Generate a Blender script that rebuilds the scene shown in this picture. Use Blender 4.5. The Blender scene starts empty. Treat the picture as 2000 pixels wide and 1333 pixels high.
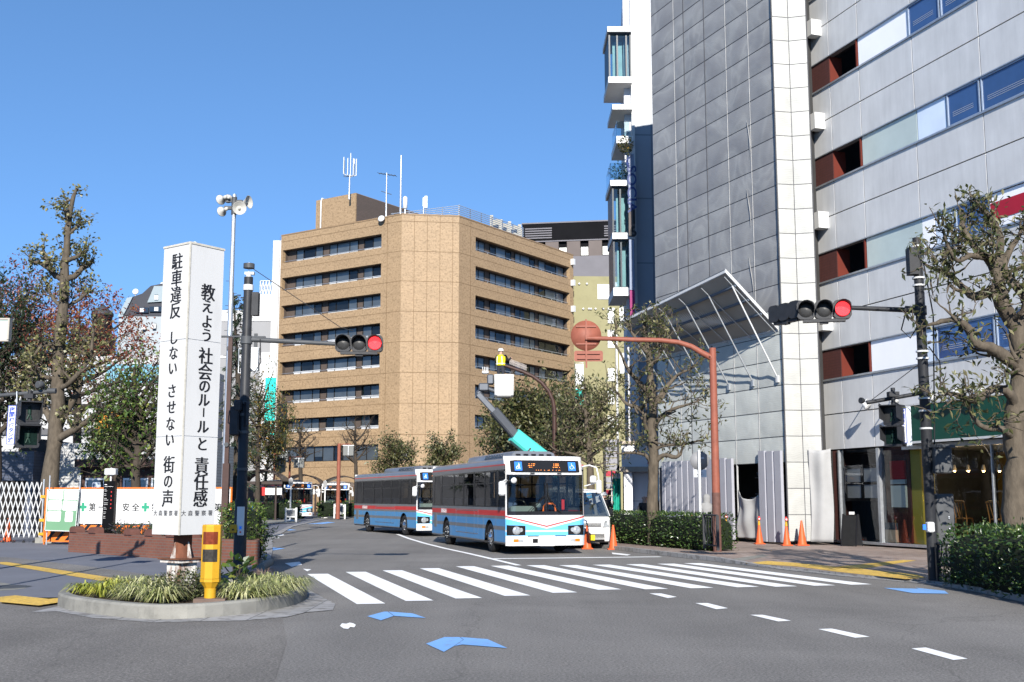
import bpy, bmesh, math, random
from mathutils import Vector, Matrix
C = bpy.context.scene.collection
PI = math.pi
# ------------------------------------------------------------------ camera
F, HC = 2209.0, 1.65
TILT = math.atan(306.5 / F)
ct, st = math.cos(TILT), math.sin(TILT)
cd = bpy.data.cameras.new('camera'); cam = bpy.data.objects.new('camera', cd); C.objects.link(cam)
cam.location = (0, 0, HC); cam.rotation_euler = (PI/2 + TILT, 0, 0)
cd.sensor_width = 36; cd.lens = F / 2000 * 36; cd.clip_end = 3000; cd.clip_start = 0.1
bpy.context.scene.camera = cam
# ------------------------------------------------------------------ light
SUN_EL = math.radians(26)
sdir = Vector((0.03, -1, 0)).normalized() * math.cos(SUN_EL) + Vector((0, 0, math.sin(SUN_EL)))
w = bpy.data.worlds.new('World'); bpy.context.scene.world = w; w.use_nodes = True
nt = w.node_tree; bg = nt.nodes['Background']; sky = nt.nodes.new('ShaderNodeTexSky')
sky.sky_type = 'NISHITA'; sky.sun_disc = False; sky.sun_elevation = SUN_EL
sky.sun_rotation = math.atan2(sdir.x, sdir.y); sky.air_density = 1.0; sky.dust_density = 0.0; sky.ozone_density = 3.0
tc = nt.nodes.new('ShaderNodeTexCoord'); va = nt.nodes.new('ShaderNodeVectorMath'); va.operation = 'ADD'; va.inputs[1].default_value = (0, 0, .30)
nt.links.new(tc.outputs['Generated'], va.inputs[0]); nt.links.new(va.outputs[0], sky.inputs['Vector'])
hs = nt.nodes.new('ShaderNodeHueSaturation'); hs.inputs['Saturation'].default_value = 1.12; hs.inputs['Value'].default_value = 1
nt.links.new(sky.outputs[0], hs.inputs['Color']); nt.links.new(hs.outputs[0], bg.inputs[0]); bg.inputs[1].default_value = 0.131
sl = bpy.data.lights.new('sun', 'SUN'); sl.energy = 4.6; sl.angle = math.radians(0.5); sl.color = (1, 0.95, 0.87)
so = bpy.data.objects.new('sun', sl); C.objects.link(so); so.rotation_euler = sdir.to_track_quat('Z', 'Y').to_euler()
vs = bpy.context.scene.view_settings
vs.view_transform = 'Standard'; vs.look = 'None'; vs.gamma = 1; vs.exposure = 1.2
cy = bpy.context.scene.cycles
cy.max_bounces = 6; cy.diffuse_bounces = 3; cy.glossy_bounces = 3; cy.transmission_bounces = 4; cy.transparent_max_bounces = 12
cy.caustics_reflective = False; cy.caustics_refractive = False
# ------------------------------------------------------------------ helpers
def ray(px, py):
    u = (px-1000)/F; v = -(py-666.5)/F
    return (u, ct - v*st, st + v*ct)
def G(px, py, z=0.0):
    d = ray(px, py); t = (z-HC)/d[2]; return Vector((d[0]*t, d[1]*t, z))
def at(px, py, Y):
    d = ray(px, py); t = Y/d[1]; return Vector((d[0]*t, Y, HC + d[2]*t))
def V(*a): return Vector(a)
rnd = random.Random(7)

def new_mat(name):
    m = bpy.data.materials.new(name); m.use_nodes = True
    nt = m.node_tree; b = nt.nodes['Principled BSDF']
    return m, nt, b
def ramp(nt, fac, stops):
    r = nt.nodes.new('ShaderNodeValToRGB'); e = r.color_ramp.elements
    while len(e) < len(stops): e.new(0.5)
    for i, (p, c) in enumerate(stops): e[i].position = p; e[i].color = (*c, 1)
    nt.links.new(fac, r.inputs[0]); return r.outputs[0]
def coords(nt, kind='Object', scale=(1,1,1), rot=(0,0,0)):
    tc = nt.nodes.new('ShaderNodeTexCoord'); mp = nt.nodes.new('ShaderNodeMapping')
    mp.inputs['Scale'].default_value = scale; mp.inputs['Rotation'].default_value = rot
    nt.links.new(tc.outputs[kind], mp.inputs[0]); return mp.outputs[0]
def noise(nt, vec, scale, detail=4, rough=.55, dist=0):
    n = nt.nodes.new('ShaderNodeTexNoise'); n.inputs['Scale'].default_value = scale
    n.inputs['Detail'].default_value = detail; n.inputs['Roughness'].default_value = rough; n.inputs['Distortion'].default_value = dist
    nt.links.new(vec, n.inputs['Vector']); return n.outputs[0]
def mix(nt, fac, a, b, mode='MIX'):
    n = nt.nodes.new('ShaderNodeMix'); n.data_type = 'RGBA'; n.blend_type = mode
    for s, v in ((n.inputs[0], fac), (n.inputs[6], a), (n.inputs[7], b)):
        if hasattr(v, 'links'): nt.links.new(v, s)
        elif isinstance(v, (int, float)): s.default_value = v
        else: s.default_value = (*v, 1)
    return n.outputs[2]
def bumpn(nt, b, h, strength=.3, dist=.02):
    n = nt.nodes.new('ShaderNodeBump'); n.inputs['Strength'].default_value = strength; n.inputs['Distance'].default_value = dist
    nt.links.new(h, n.inputs['Height']); nt.links.new(n.outputs[0], b.inputs['Normal'])
def dk(c, k): return tuple(x*k for x in c)
def M(name, col, rough=.6, metal=0., var=.12, vs=2., bump=0., bs=60., spec=.2, dirt=0., coat=0., stretch=None, emit=0):
    m, nt, b = new_mat(name)
    b.inputs['Roughness'].default_value = rough; b.inputs['Metallic'].default_value = metal
    b.inputs['Specular IOR Level'].default_value = spec; b.inputs['Coat Weight'].default_value = coat
    v = coords(nt, 'Object', stretch or (1,1,1))
    if var > 0 or dirt > 0:
        c = ramp(nt, noise(nt, v, vs, 5), [(.25, dk(col, 1-var)), (.75, dk(col, 1+var*.6))])
        if dirt > 0:
            d = ramp(nt, noise(nt, v, vs*2.7, 8, .7), [(.5, (1,1,1)), (.75, (1-dirt,)*3)])
            c = mix(nt, 1., c, d, 'MULTIPLY')
        nt.links.new(c, b.inputs['Base Color'])
    else: b.inputs['Base Color'].default_value = (*col, 1)
    if bump > 0: bumpn(nt, b, noise(nt, v, bs, 3), bump)
    if emit:
        b.inputs['Emission Color'].default_value = (*col, 1); b.inputs['Emission Strength'].default_value = emit
    return m
def brickmat(name, c1, c2, mortar, bw, bh, ms=.01, rough=.7, off=.5, flecks=None, bump=.3, grime=.15):
    m, nt, b = new_mat(name)
    v = coords(nt, 'UV')
    t = nt.nodes.new('ShaderNodeTexBrick'); t.offset = off
    t.inputs['Scale'].default_value = 1; t.inputs['Brick Width'].default_value = bw; t.inputs['Row Height'].default_value = bh
    t.inputs['Mortar Size'].default_value = ms; t.inputs['Mortar Smooth'].default_value = .1
    t.inputs['Color1'].default_value = (*c1, 1); t.inputs['Color2'].default_value = (*c2, 1); t.inputs['Mortar'].default_value = (*mortar, 1)
    nt.links.new(v, t.inputs['Vector'])
    c = t.outputs['Color']
    if flecks:
        c = mix(nt, ramp(nt, noise(nt, v, flecks[1], 2, .6), [(.5, (0,0,0)), (.64, (1,1,1))]), c, flecks[0])
    g = ramp(nt, noise(nt, v, .35, 6, .65), [(.3, (1-grime,)*3), (.7, (1.05,)*3)])
    c = mix(nt, 1., c, g, 'MULTIPLY')
    nt.links.new(c, b.inputs['Base Color']); b.inputs['Roughness'].default_value = rough
    if bump: bumpn(nt, b, t.outputs['Fac'], -bump, .01)
    return m
def glass_mat(name, tint=(.3,.33,.34), rough=.02, mixf=.35):
    m, nt, b = new_mat(name)
    out = nt.nodes['Material Output']
    tr = nt.nodes.new('ShaderNodeBsdfTransparent'); tr.inputs[0].default_value = (*tint, 1)
    gl = nt.nodes.new('ShaderNodeBsdfGlossy'); gl.inputs['Roughness'].default_value = rough
    gl.inputs[0].default_value = (.95, .97, 1, 1)
    lw = nt.nodes.new('ShaderNodeFresnel'); lw.inputs[0].default_value = 1.5
    ma = nt.nodes.new('ShaderNodeMath'); ma.operation = 'MULTIPLY_ADD'; ma.inputs[1].default_value = .8; ma.inputs[2].default_value = mixf*.06
    nt.links.new(lw.outputs[0], ma.inputs[0])
    n2 = noise(nt, coords(nt), 1.3, 2)
    bu = nt.nodes.new('ShaderNodeBump'); bu.inputs['Strength'].default_value = .03; bu.inputs['Distance'].default_value = .05
    nt.links.new(n2, bu.inputs['Height']); nt.links.new(bu.outputs[0], gl.inputs['Normal'])
    ms = nt.nodes.new('ShaderNodeMixShader')
    nt.links.new(ma.outputs[0], ms.inputs[0]); nt.links.new(tr.outputs[0], ms.inputs[1]); nt.links.new(gl.outputs[0], ms.inputs[2])
    nt.links.new(ms.outputs[0], out.inputs[0]); return m
def leafmat(name, stops, trans=.35, rough=.45):
    m, nt, b = new_mat(name)
    g = nt.nodes.new('ShaderNodeNewGeometry')
    c = ramp(nt, g.outputs['Random Per Island'], stops)
    nt.links.new(c, b.inputs['Base Color']); b.inputs['Roughness'].default_value = rough
    t = nt.nodes.new('ShaderNodeBsdfTranslucent'); nt.links.new(c, t.inputs[0])
    ms = nt.nodes.new('ShaderNodeMixShader'); ms.inputs[0].default_value = trans
    out = nt.nodes['Material Output']
    nt.links.new(b.outputs[0], ms.inputs[1]); nt.links.new(t.outputs[0], ms.inputs[2]); nt.links.new(ms.outputs[0], out.inputs[0])
    return m

class MB:
    def __init__(s): s.v = []; s.f = []; s.m = []; s.sm = []; s.mi = 0; s.smooth = False
    def face(s, pts, mi=None):
        n = len(s.v); s.v.extend(tuple(p) for p in pts); s.f.append(tuple(range(n, n+len(pts)))); s.m.append(s.mi if mi is None else mi); s.sm.append(s.smooth)
    def mesh(s, verts, faces, smooth=None):
        n = len(s.v); s.v.extend(tuple(p) for p in verts)
        for f in faces: s.f.append(tuple(i+n for i in f)); s.m.append(s.mi); s.sm.append(s.smooth if smooth is None else smooth)
    def ob(s, o, ux, uy, uz):               # oriented box from a corner
        o, ux, uy, uz = Vector(o), Vector(ux), Vector(uy), Vector(uz)
        if ux.cross(uy).dot(uz) < 0: ux, uy = uy, ux
        p = [o, o+ux, o+ux+uy, o+uy]; p += [q+uz for q in p]
        s.mesh(p, [(3,2,1,0),(4,5,6,7),(0,1,5,4),(1,2,6,5),(2,3,7,6),(3,0,4,7)], False)
    def box(s, x0, x1, y0, y1, z0, z1): s.ob((x0,y0,z0), (x1-x0,0,0), (0,y1-y0,0), (0,0,z1-z0))
    def cbox(s, c, sx, sy, sz, rz=0):
        a = Vector((math.cos(rz), math.sin(rz), 0))*sx; b = Vector((-math.sin(rz), math.cos(rz), 0))*sy
        s.ob(Vector(c)-a/2-b/2-V(0,0,sz/2), a, b, (0,0,sz))
    def bevbox(s, c, sx, sy, sz, r=.02, rz=0):     # box with chamfered vertical + horizontal edges
        cx, cy, cz = c; ca, sa = math.cos(rz), math.sin(rz)
        rings = []
        for (z, q) in ((-sz/2, r), (-sz/2+r, 0), (sz/2-r, 0), (sz/2, r)):
            X, Y = sx/2-q, sy/2-q; k = r
            pts = [(-X+k,-Y),(X-k,-Y),(X,-Y+k),(X,Y-k),(X-k,Y),(-X+k,Y),(-X,Y-k),(-X,-Y+k)]
            rings.append([(cx+x*ca-y*sa, cy+x*sa+y*ca, cz+z) for x, y in pts])
        s.loft(rings, cap=True, smooth=False)
    def loft(s, rings, cap=True, closed=True, smooth=True):
        n = len(rings[0]); vs = [p for r in rings for p in r]; fs = []
        for i in range(len(rings)-1):
            for j in range(n if closed else n-1):
                k = (j+1) % n; fs.append((i*n+j, i*n+k, (i+1)*n+k, (i+1)*n+j))
        s.mesh(vs, fs, smooth)
        if cap:
            s.mesh(rings[0], [tuple(reversed(range(n)))], False); s.mesh(rings[-1], [tuple(range(n))], False)
    def tube(s, pts, r, n=8, cap=True, smooth=True):
        pts = [Vector(p) for p in pts]; R = r if isinstance(r, (list, tuple)) else [r]*len(pts)
        rings = []; ref = None
        for i, p in enumerate(pts):
            t = (pts[min(i+1, len(pts)-1)] - pts[max(i-1, 0)])
            if t.length < 1e-9: t = V(0,0,1)
            t.normalize()
            if ref is None: ref = V(1,0,0) if abs(t.x) < .8 else V(0,1,0)
            a = (ref - t*ref.dot(t)); 
            if a.length < 1e-4: a = t.orthogonal()
            a.normalize(); ref = a; b = t.cross(a)
            rings.append([p + (a*math.cos(2*PI*k/n) + b*math.sin(2*PI*k/n))*R[i] for k in range(n)])
        s.loft(rings, cap, True, smooth)
    def cyl(s, c, r, h, n=16, axis='z', r2=None, smooth=True):
        c = Vector(c); d = {'x': V(1,0,0), 'y': V(0,1,0), 'z': V(0,0,1)}[axis] if isinstance(axis, str) else Vector(axis).normalized()
        s.tube([c, c+d*h], [r, r if r2 is None else r2], n, True, smooth)
    def lathe(s, c, prof, n=20, axis=None, smooth=True):      # prof: (r, h) along axis
        c = Vector(c); d = Vector(axis or (0,0,1)).normalized(); a = d.orthogonal().normalized(); b = d.cross(a)
        rings = [[c + d*h + (a*math.cos(2*PI*k/n) + b*math.sin(2*PI*k/n))*max(r, 1e-4) for k in range(n)] for r, h in prof]
        s.loft(rings, True, True, smooth)
    def sph(s, c, r, n=12, m=8, sc=(1,1,1)):
        c = Vector(c); rings = []
        for i in range(m+1):
            th = PI*i/m; rr = max(math.sin(th), 1e-3)
            rings.append([c + V(math.cos(2*PI*k/n)*rr*r*sc[0], math.sin(2*PI*k/n)*rr*r*sc[1], -math.cos(th)*r*sc[2]) for k in range(n)])
        s.loft(rings, False, True, True)
    def prism(s, poly, o, ux, uy, uz):      # 2-D polygon (a,b) -> o + a*ux + b*uy, extruded by uz
        o, ux, uy, uz = Vector(o), Vector(ux), Vector(uy), Vector(uz)
        if ux.cross(uy).dot(uz) < 0: poly = poly[::-1]
        lo = [o + ux*a + uy*b for a, b in poly]; hi = [p+uz for p in lo]; n = len(lo)
        s.mesh(lo+hi, [tuple(reversed(range(n))), tuple(range(n, 2*n))] + [(i, (i+1)%n, n+(i+1)%n, n+i) for i in range(n)], False)
    def build(s, name, mats, parent=None, world=True, auto=0):
        me = bpy.data.meshes.new(name)
        off = Vector((0,0,0))
        if parent is not None and world:
            p = parent
            while p is not None: off = off + p.location; p = p.parent
        vv = [(x-off.x, y-off.y, z-off.z) for x, y, z in s.v] if off.length else s.v
        me.from_pydata(vv, [], s.f)
        for m in (mats if isinstance(mats, (list, tuple)) else [mats]): me.materials.append(m)
        me.polygons.foreach_set('material_index', s.m); me.polygons.foreach_set('use_smooth', s.sm)
        if len(s.f) < 20000:
            uv = me.uv_layers.new(name='UVMap').data; L = []
            for p in me.polygons:
                nx, ny, nz = p.normal; hv = math.hypot(nx, ny)
                if hv < .6:
                    for i in p.vertices: x, y, z = s.v[i]; L += (x, y)
                else:
                    tx, ty = -ny/hv, nx/hv
                    if abs(tx) > abs(ty) and tx < 0 or abs(ty) >= abs(tx) and ty < 0: tx, ty = -tx, -ty
                    for i in p.vertices: x, y, z = s.v[i]; L += (x*tx+y*ty, z)
            uv.foreach_set('uv', L)
        me.validate(); me.update()
        o = bpy.data.objects.new(name, me); C.objects.link(o)
        if parent is not None: o.parent = parent
        return o
def tag(o, label=None, cat=None, group=None, kind=None):
    for k, v in (('label', label), ('category', cat), ('group', group), ('kind', kind)):
        if v: o[k] = v
    return o
def thing(name, label, cat, loc=(0,0,0), rz=0, group=None):
    o = bpy.data.objects.new(name, None); C.objects.link(o); o.empty_display_size = .3
    o.location = loc; o.rotation_euler = (0,0,rz); return tag(o, label, cat, group)
def dup(o, loc=None, rz=None, label=None, group=None, parent=None):
    r = o.copy(); C.objects.link(r)
    if parent is not None: r.parent = parent
    if loc is not None: r.location = loc
    if rz is not None: r.rotation_euler = (0,0,rz)
    if label: r['label'] = label
    if group: r['group'] = group
    for ch in list(o.children): dup(ch, parent=r)
    return r
_dg = None
def text_mesh(txt, size, bold=.0, ext=.002):
    cu = bpy.data.curves.new('lettering', 'FONT'); cu.body = txt; cu.size = size; cu.offset = bold; cu.extrude = ext
    cu.align_x = 'CENTER'; cu.align_y = 'CENTER'; cu.resolution_u = 4
    o = bpy.data.objects.new('lettering', cu); C.objects.link(o)
    dg = bpy.context.evaluated_depsgraph_get(); dg.update()
    me = bpy.data.meshes.new_from_object(o.evaluated_get(dg))
    bpy.data.objects.remove(o); bpy.data.curves.remove(cu)
    return me
def text_into(mb, txt, size, o, ux, uy, bold=0., ext=.002, sx=1., sy=1.):
    """letters centred at o; ux right, uy up in world; they stand proud along ux x uy"""
    me = text_mesh(txt, size, bold, ext); ux, uy = Vector(ux).normalized(), Vector(uy).normalized(); uz = ux.cross(uy); o = Vector(o)
    if len(me.vertices):
        xs = [v.co.x for v in me.vertices]; ys = [v.co.y for v in me.vertices]
        cx, cyy = (min(xs)+max(xs))/2, (min(ys)+max(ys))/2
        mb.mesh([o + ux*((v.co.x-cx)*sx) + uy*((v.co.y-cyy)*sy) + uz*(v.co.z+ext) for v in me.vertices], [tuple(p.vertices) for p in me.polygons], False)
    w = (max(xs)-min(xs), max(ys)-min(ys)) if len(me.vertices) else (0,0)
    bpy.data.meshes.remove(me); return w
def bez(p0, p1, p2, p3, n=10):
    p0, p1, p2, p3 = map(Vector, (p0,p1,p2,p3)); r = []
    for i in range(n+1):
        t = i/n; r.append(p0*(1-t)**3 + p1*3*t*(1-t)**2 + p2*3*t*t*(1-t) + p3*t**3)
    return r
# ------------------------------------------------------------------ shared materials
white_paint = M('white_paint', (.5,.5,.49), .45, var=.06, vs=3, dirt=.08)
black_metal = M('black_metal', (.022,.023,.026), .5, var=.3, vs=6, bump=.1)
grey_metal = M('galvanised_steel', (.42,.44,.46), .4, .7, var=.2, vs=8)
dark_grey = M('dark_grey_paint', (.055,.058,.062), .5, var=.25, vs=5)
white_steel = M('white_steel', (.45,.455,.455), .4, var=.1, vs=4, dirt=.15)
brown_paint = M('brown_paint', (.045,.024,.02), .5, var=.25, vs=5)
red_brown = M('red_brown_paint', (.2,.065,.042), .55, var=.18, vs=4, dirt=.2)
rubber = M('rubber', (.018,.018,.019), .85, var=.2, vs=20)
dark_glass = M('dark_window_glass', (.012,.015,.018), .04, var=.3, vs=.6, spec=.9)
black_void = M('dark_interior', (.012,.011,.01), .9, var=.3, vs=1)
orange_plastic = M('orange_plastic', (.5,.085,.025), .45, var=.12, vs=5, dirt=.15)
yellow_paint = M('yellow_paint', (.42,.23,.015), .45, var=.1, vs=6, dirt=.12)
ink = M('black_lettering', (.01,.01,.012), .5, var=0)
soil = M('soil', (.06,.045,.032), .95, var=.4, vs=6, bump=.6, bs=30)
concrete = M('concrete', (.2,.195,.175), .9, var=.3, vs=1.7, bump=.25, bs=60, dirt=.35)
red_lens = M('red_lens', (1,.05,.06), .3, var=0, emit=1.0)
# ------------------------------------------------------------------ ground
def asphalt_mat(name, a, tint=(1,1,1.02), patch=.24):
    m, nt, b = new_mat(name); v = coords(nt)
    base = tuple(a*t for t in tint)
    sp = ramp(nt, noise(nt, v, 34, 4, .85), [(.36, dk(base,.42)), (.48, base), (.58, dk(base,1.3)), (.68, dk(base,2.5))])
    lg = ramp(nt, noise(nt, v, .22, 6, .6, .6), [(.3, (1-patch,)*3), (.7, (1+patch*.6,)*3)])
    c = mix(nt, 1., sp, lg, 'MULTIPLY')
    wv = coords(nt, 'Object', (.9,.06,1), (0,0,-.29))
    tr = ramp(nt, noise(nt, wv, 1.0, 4, .6), [(.35, (.9,.9,.9)), (.65, (1.07,)*3)])
    c = mix(nt, 1., c, tr, 'MULTIPLY')
    vo = nt.nodes.new('ShaderNodeTexVoronoi'); vo.feature = 'DISTANCE_TO_EDGE'; vo.inputs['Scale'].default_value = .16
    wn = nt.nodes.new('ShaderNodeVectorMath'); wn.operation = 'ADD'
    nn = nt.nodes.new('ShaderNodeTexNoise'); nn.inputs['Scale'].default_value = .9; nn.inputs['Detail'].default_value = 6
    nt.links.new(v, nn.inputs['Vector']); nt.links.new(v, wn.inputs[0]); nt.links.new(nn.outputs['Color'], wn.inputs[1]); nt.links.new(wn.outputs[0], vo.inputs['Vector'])
    ck = ramp(nt, vo.outputs['Distance'], [(.0, (.6,.6,.6)), (.0025, (1,1,1))])
    c = mix(nt, .55, c, ck, 'MULTIPLY')
    nt.links.new(c, b.inputs['Base Color']); b.inputs['Roughness'].default_value = .88; b.inputs['Specular IOR Level'].default_value = .35
    bumpn(nt, b, noise(nt, v, 70, 3, .7), .5, .012); return m
asphalt = asphalt_mat('asphalt', .128, (1.06,1.0,.93))
old_asphalt = asphalt_mat('older_asphalt', .108, (1.1,1.02,.93), .3)
def flat(name, polys, mat, z, kind='structure'):
    mb = MB()
    for p in polys: mb.face([(q[0], q[1], z) for q in p])
    o = mb.build(name, mat)
    bm = bmesh.new(); bm.from_mesh(o.data)
    for f in bm.faces:
        f.normal_update()
        if f.normal.z < 0: f.normal_flip()
    bm.to_mesh(o.data); bm.free()
    return tag(o, kind=kind)
flat('ground', [[(-700,-60),(700,-60),(700,1500),(-700,1500)]], asphalt, 0)
flat('older_road_surface', [[(-30,-8),(-1.0,-8),(-1.9,9),(-2.6,13.4),(-3.3,16.6),(-4.2,17.5),(-7.5,18.6),(-30,19.5)]], old_asphalt, .004)
def line_mat(name, col, wear=.5):
    m, nt, b = new_mat(name); v = coords(nt)
    f = ramp(nt, noise(nt, v, 9, 10, .8), [(.50+.15*(1-wear), (0,0,0)), (.70, (1,1,1))])
    s = ramp(nt, noise(nt, v, 1.5, 5), [(.3, dk(col,.86)), (.7, col)])
    nt.links.new(mix(nt, f, s, (.16,.16,.165)), b.inputs['Base Color']); b.inputs['Roughness'].default_value = .75
    bumpn(nt, b, noise(nt, v, 60, 3), .25, .01); return m
road_white = line_mat('road_marking_white', (.74,.74,.73), .45)
road_blue = line_mat('road_marking_blue', (.15,.33,.64), .8)
yel_mat = brickmat('tactile_paving_yellow', (.62,.4,.06), (.56,.35,.05), (.4,.26,.05), .3, .3, .006, off=0, grime=.25, flecks=((.34,.22,.05), 14))
# zebra crossing
u = V(.277,-.961,0); step = V(.7065,.561,0)
bars = []
S0, S1 = V(-4.45,25.2,0), V(4.6,29.25,0)
for i in range(13):
    a = V(-4.45+.743*i, 25.2+(.66-.027*i)*i, 0)
    far_px = [(600,1122),(675,1118),(747,1115),(820,1111),(890,1107),(958,1106),(1028,1105),(1092,1105),(1157,1104),(1222,1103),(1283,1102),(1335,1101)]
    near_px = [(697,1181),(793,1175),(890,1170),(986,1165),(1080,1159),(1168,1153),(1260,1152),(1350,1150),(1440,1148),(1515,1147),(1590,1145),(1662,1143)]
    if i >= 12: break
    p, q = G(*far_px[i]), G(*near_px[i])
    d = (q-p).normalized(); n = V(-d.y, d.x, 0)
    p2 = G(far_px[i][0]+38+2*(i>5), far_px[i][1]-.6); q2 = G(near_px[i][0]+44, near_px[i][1]-2)
    w = n*.445
    bars.append([p, q, q+w+d*.02, p+w+d*.05])
flat('crosswalk', bars, road_white, .006)
def strip(pts, w, z, name, mat, extra=None):
    polys = []
    for a, b in zip(pts[:-1], pts[1:]):
        a, b = Vector(a), Vector(b); d = (b-a).normalized(); n = V(-d.y, d.x, 0)*w/2
        polys.append([a-n, b-n, b+n, a+n])
    return flat(name, polys+(extra or []), mat, z)
# one smooth lane line with a widening curve, and the stop line
ln = [G(x, y) for x, y in ((776,1044),(800,1053),(830,1062),(870,1072),(912,1081),(955,1091),(1013,1105))]
sm = []
for i in range(len(ln)-1): sm.append(ln[i])
sm.append(ln[-1])
mbv = []
for i, p in enumerate(sm):
    t = (sm[min(i+1, len(sm)-1)]-sm[max(i-1, 0)]).normalized(); mbv.append((p-V(-t.y,t.x,0)*.08, p+V(-t.y,t.x,0)*.08))
flat('lane_line', [[mbv[i][0], mbv[i+1][0], mbv[i+1][1], mbv[i][1]] for i in range(len(mbv)-1)], road_white, .006)
strip([G(953,1092.5), G(1290,1088.5)], .32, .010, 'stop_line', road_white)
for a, b in (((1290,1163),(1300,1166)),):
    pass
ds = []
for (x0,y0),(x1,y1),(x2,y2),(x3,y3) in (((1268,1160),(1291,1160),(1322,1167),(1304,1169)),((1358,1179),(1382,1179),(1422,1189),(1399,1191)),((1465,1202),(1490,1202),(1545,1213.5),(1520,1215)),((1598,1230),(1625,1229),(1699,1245),(1670,1247)),((1780,1268),(1808,1266),(1890,1288),(1862,1290.5))):
    ds.append([G(x0,y0), G(x1,y1), G(x2,y2), G(x3,y3)])
flat('dashed_guide_line', ds, road_white, .006)
def px_flat(name, polys, mat, z): return flat(name, [[G(*p) for p in q] for q in polys], mat, z)
px_flat('blue_direction_arrow', [[(832,1259),(868,1246),(897,1246),(905,1251),(886,1264),(867,1275)],[(899,1246),(952,1250),(991,1267.5),(903,1260.5),(888,1263.4),(906,1251)]], road_blue, .008)
px_flat('blue_direction_arrow', [[(717,1205),(750,1196),(757,1196),(769,1204.5),(744,1213)],[(759,1196),(806,1199.5),(832,1208.5),(770,1204.4)]], road_blue, .008)
px_flat('blue_direction_arrow', [[(1726,1149.5),(1795,1151),(1787,1149),(1845,1155),(1853,1161),(1782,1159.5),(1748,1153.5)]], road_blue, .008)
px_flat('blue_direction_arrow', [[(507,1073),(530,1070),(557,1072),(532,1076)],[(545,1037),(565,1034),(580,1036),(560,1037)],[(600,1024),(640,1020),(655,1021),(630,1024)]], road_blue, .008)
px_flat('worn_white_mark', [[(664,1224),(668,1219),(676,1220),(683,1217.5),(690,1219),(695,1222),(692,1227),(684,1226),(680,1230),(671,1229)],[(536,1047),(552,1044),(556,1046),(540,1049)],[(528,1052),(545,1050),(546,1052)],[(556,1101),(585,1098),(590,1104),(570,1108)],[(592,1112),(608,1113),(600,1117)],[(1195,1080),(1232,1084),(1225,1086),(1196,1083)]], road_white, .008)
# pavements
pave = brickmat('brick_pavement', (.30,.22,.18), (.23,.17,.145), (.15,.12,.1), .2, .1, .008, grime=.45, flecks=((.3,.25,.22), 3))
kerb_stone = brickmat('kerb_stone', (.3,.29,.28), (.25,.245,.24), (.1,.1,.1), .6, .6, .012, off=0, grime=.35, flecks=((.16,.15,.14), 5))
plaza_m = M('coloured_paving', (.125,.13,.15), .85, var=.12, vs=.6, bump=.3, bs=90, dirt=.15)
def slab(name, edge, rest, z, top, side, kw=.18, kz=lambda p: 0.):
    """pavement slab with a kerb band along 'edge'"""
    mb = MB(); e = [Vector((p[0], p[1], 0)) for p in edge]; inn = []
    for i, p in enumerate(e):
        t = (e[min(i+1, len(e)-1)]-e[max(i-1, 0)]).normalized(); inn.append(p + V(t.y*-1, t.x, 0)*kw)
    for i in range(len(e)-1):
        a, b, c, d = e[i], e[i+1], inn[i+1], inn[i]
        ua, ub = V(0,0,z+kz(a)), V(0,0,z+kz(b))
        mb.face([a, b, b+ub, a+ua], 1); mb.face([a+ua, b+ub, c+ub, d+ua], 1); mb.face([d+ua, c+ub, c+V(0,0,z-.001), d+V(0,0,z-.001)], 1)
    mb.face([V(p.x, p.y, z) for p in inn] + [V(p[0], p[1], z) for p in rest], 0)
    o = mb.build(name, [top, side])
    bm = bmesh.new(); bm.from_mesh(o.data); bmesh.ops.recalc_face_normals(bm, faces=bm.faces)
    bm.to_mesh(o.data); bm.free(); return tag(o, kind='structure')
redge = [(8.0,-12),(8.0,10),(8.08,17),(8.2,20.5),(8.05,22.0),(7.75,22.8),(7.0,24.3),(6.2,26.8),(5.33,29.95),(4.2,33.6),(3.35,36.6),(1.0,44.6),(-6.0,69)]
slab('pavement', redge[::-1], [(90,-12),(90,180),(-6,180)], .06, pave, kerb_stone, .18, lambda p: -.035 if 21.5 < p.y < 28 else .06)
px = lambda l, z: [[G(x, y, z) for x, y in q] for q in l]
flat('tactile_strip', px([[(1455,1100),(1500,1096),(1560,1100),(1665,1110),(1790,1122),(1808,1129),(1770,1131.5),(1640,1117.5),(1560,1107)],[(1625,1108),(1765,1094),(1790,1095),(1680,1112)]], 0.064), yel_mat, 0.064)
flat('drain_cover', px([[(1430,1092),(1490,1083),(1502,1086),(1450,1096)]], 0.064), concrete, 0.064)
# left plaza
ledge = [(-20,175),(-16.5,120),(-14.2,86),(-12.6,66),(-9.6,46),(-7.5,36),(-6.3,30),(-5.2,25),(-4.3,22),(-3.75,20),(-3.6,19)]
slab('plaza_pavement', ledge[::-1], [(-40,175),(-40,18.5),(-12,18.0),(-9.5,18.9),(-7.2,19.0),(-4.6,18.6)], .03, plaza_m, kerb_stone, .3)
flat('gutter', px([[(598,1150),(655,1180),(650,1192),(598,1196),(560,1205),(480,1212),(300,1216),(180,1207),(110,1194),(60,1196),(115,1184),(300,1208),(500,1196),(590,1172)]], .009), kerb_stone, .009)
flat('tactile_strip', px([[(0,1098),(14,1098),(262,1135),(262,1140),(210,1137),(0,1102)],[(0,1166),(30,1163),(95,1170),(150,1165),(145,1172),(75,1183),(0,1176)]], .036), yel_mat, .036)
mb = MB(); c = G(10,1147,.03); mb.lathe((c.x, c.y, .03), [(0,.004),(.42,.006),(.45,.004)], 24); tag(mb.build('manhole_cover', dark_grey), kind='structure')
flat('drain_frame', px([[(0,1138),(22,1141),(52,1149),(30,1152),(0,1154)]], .033), concrete, .0325)
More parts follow.
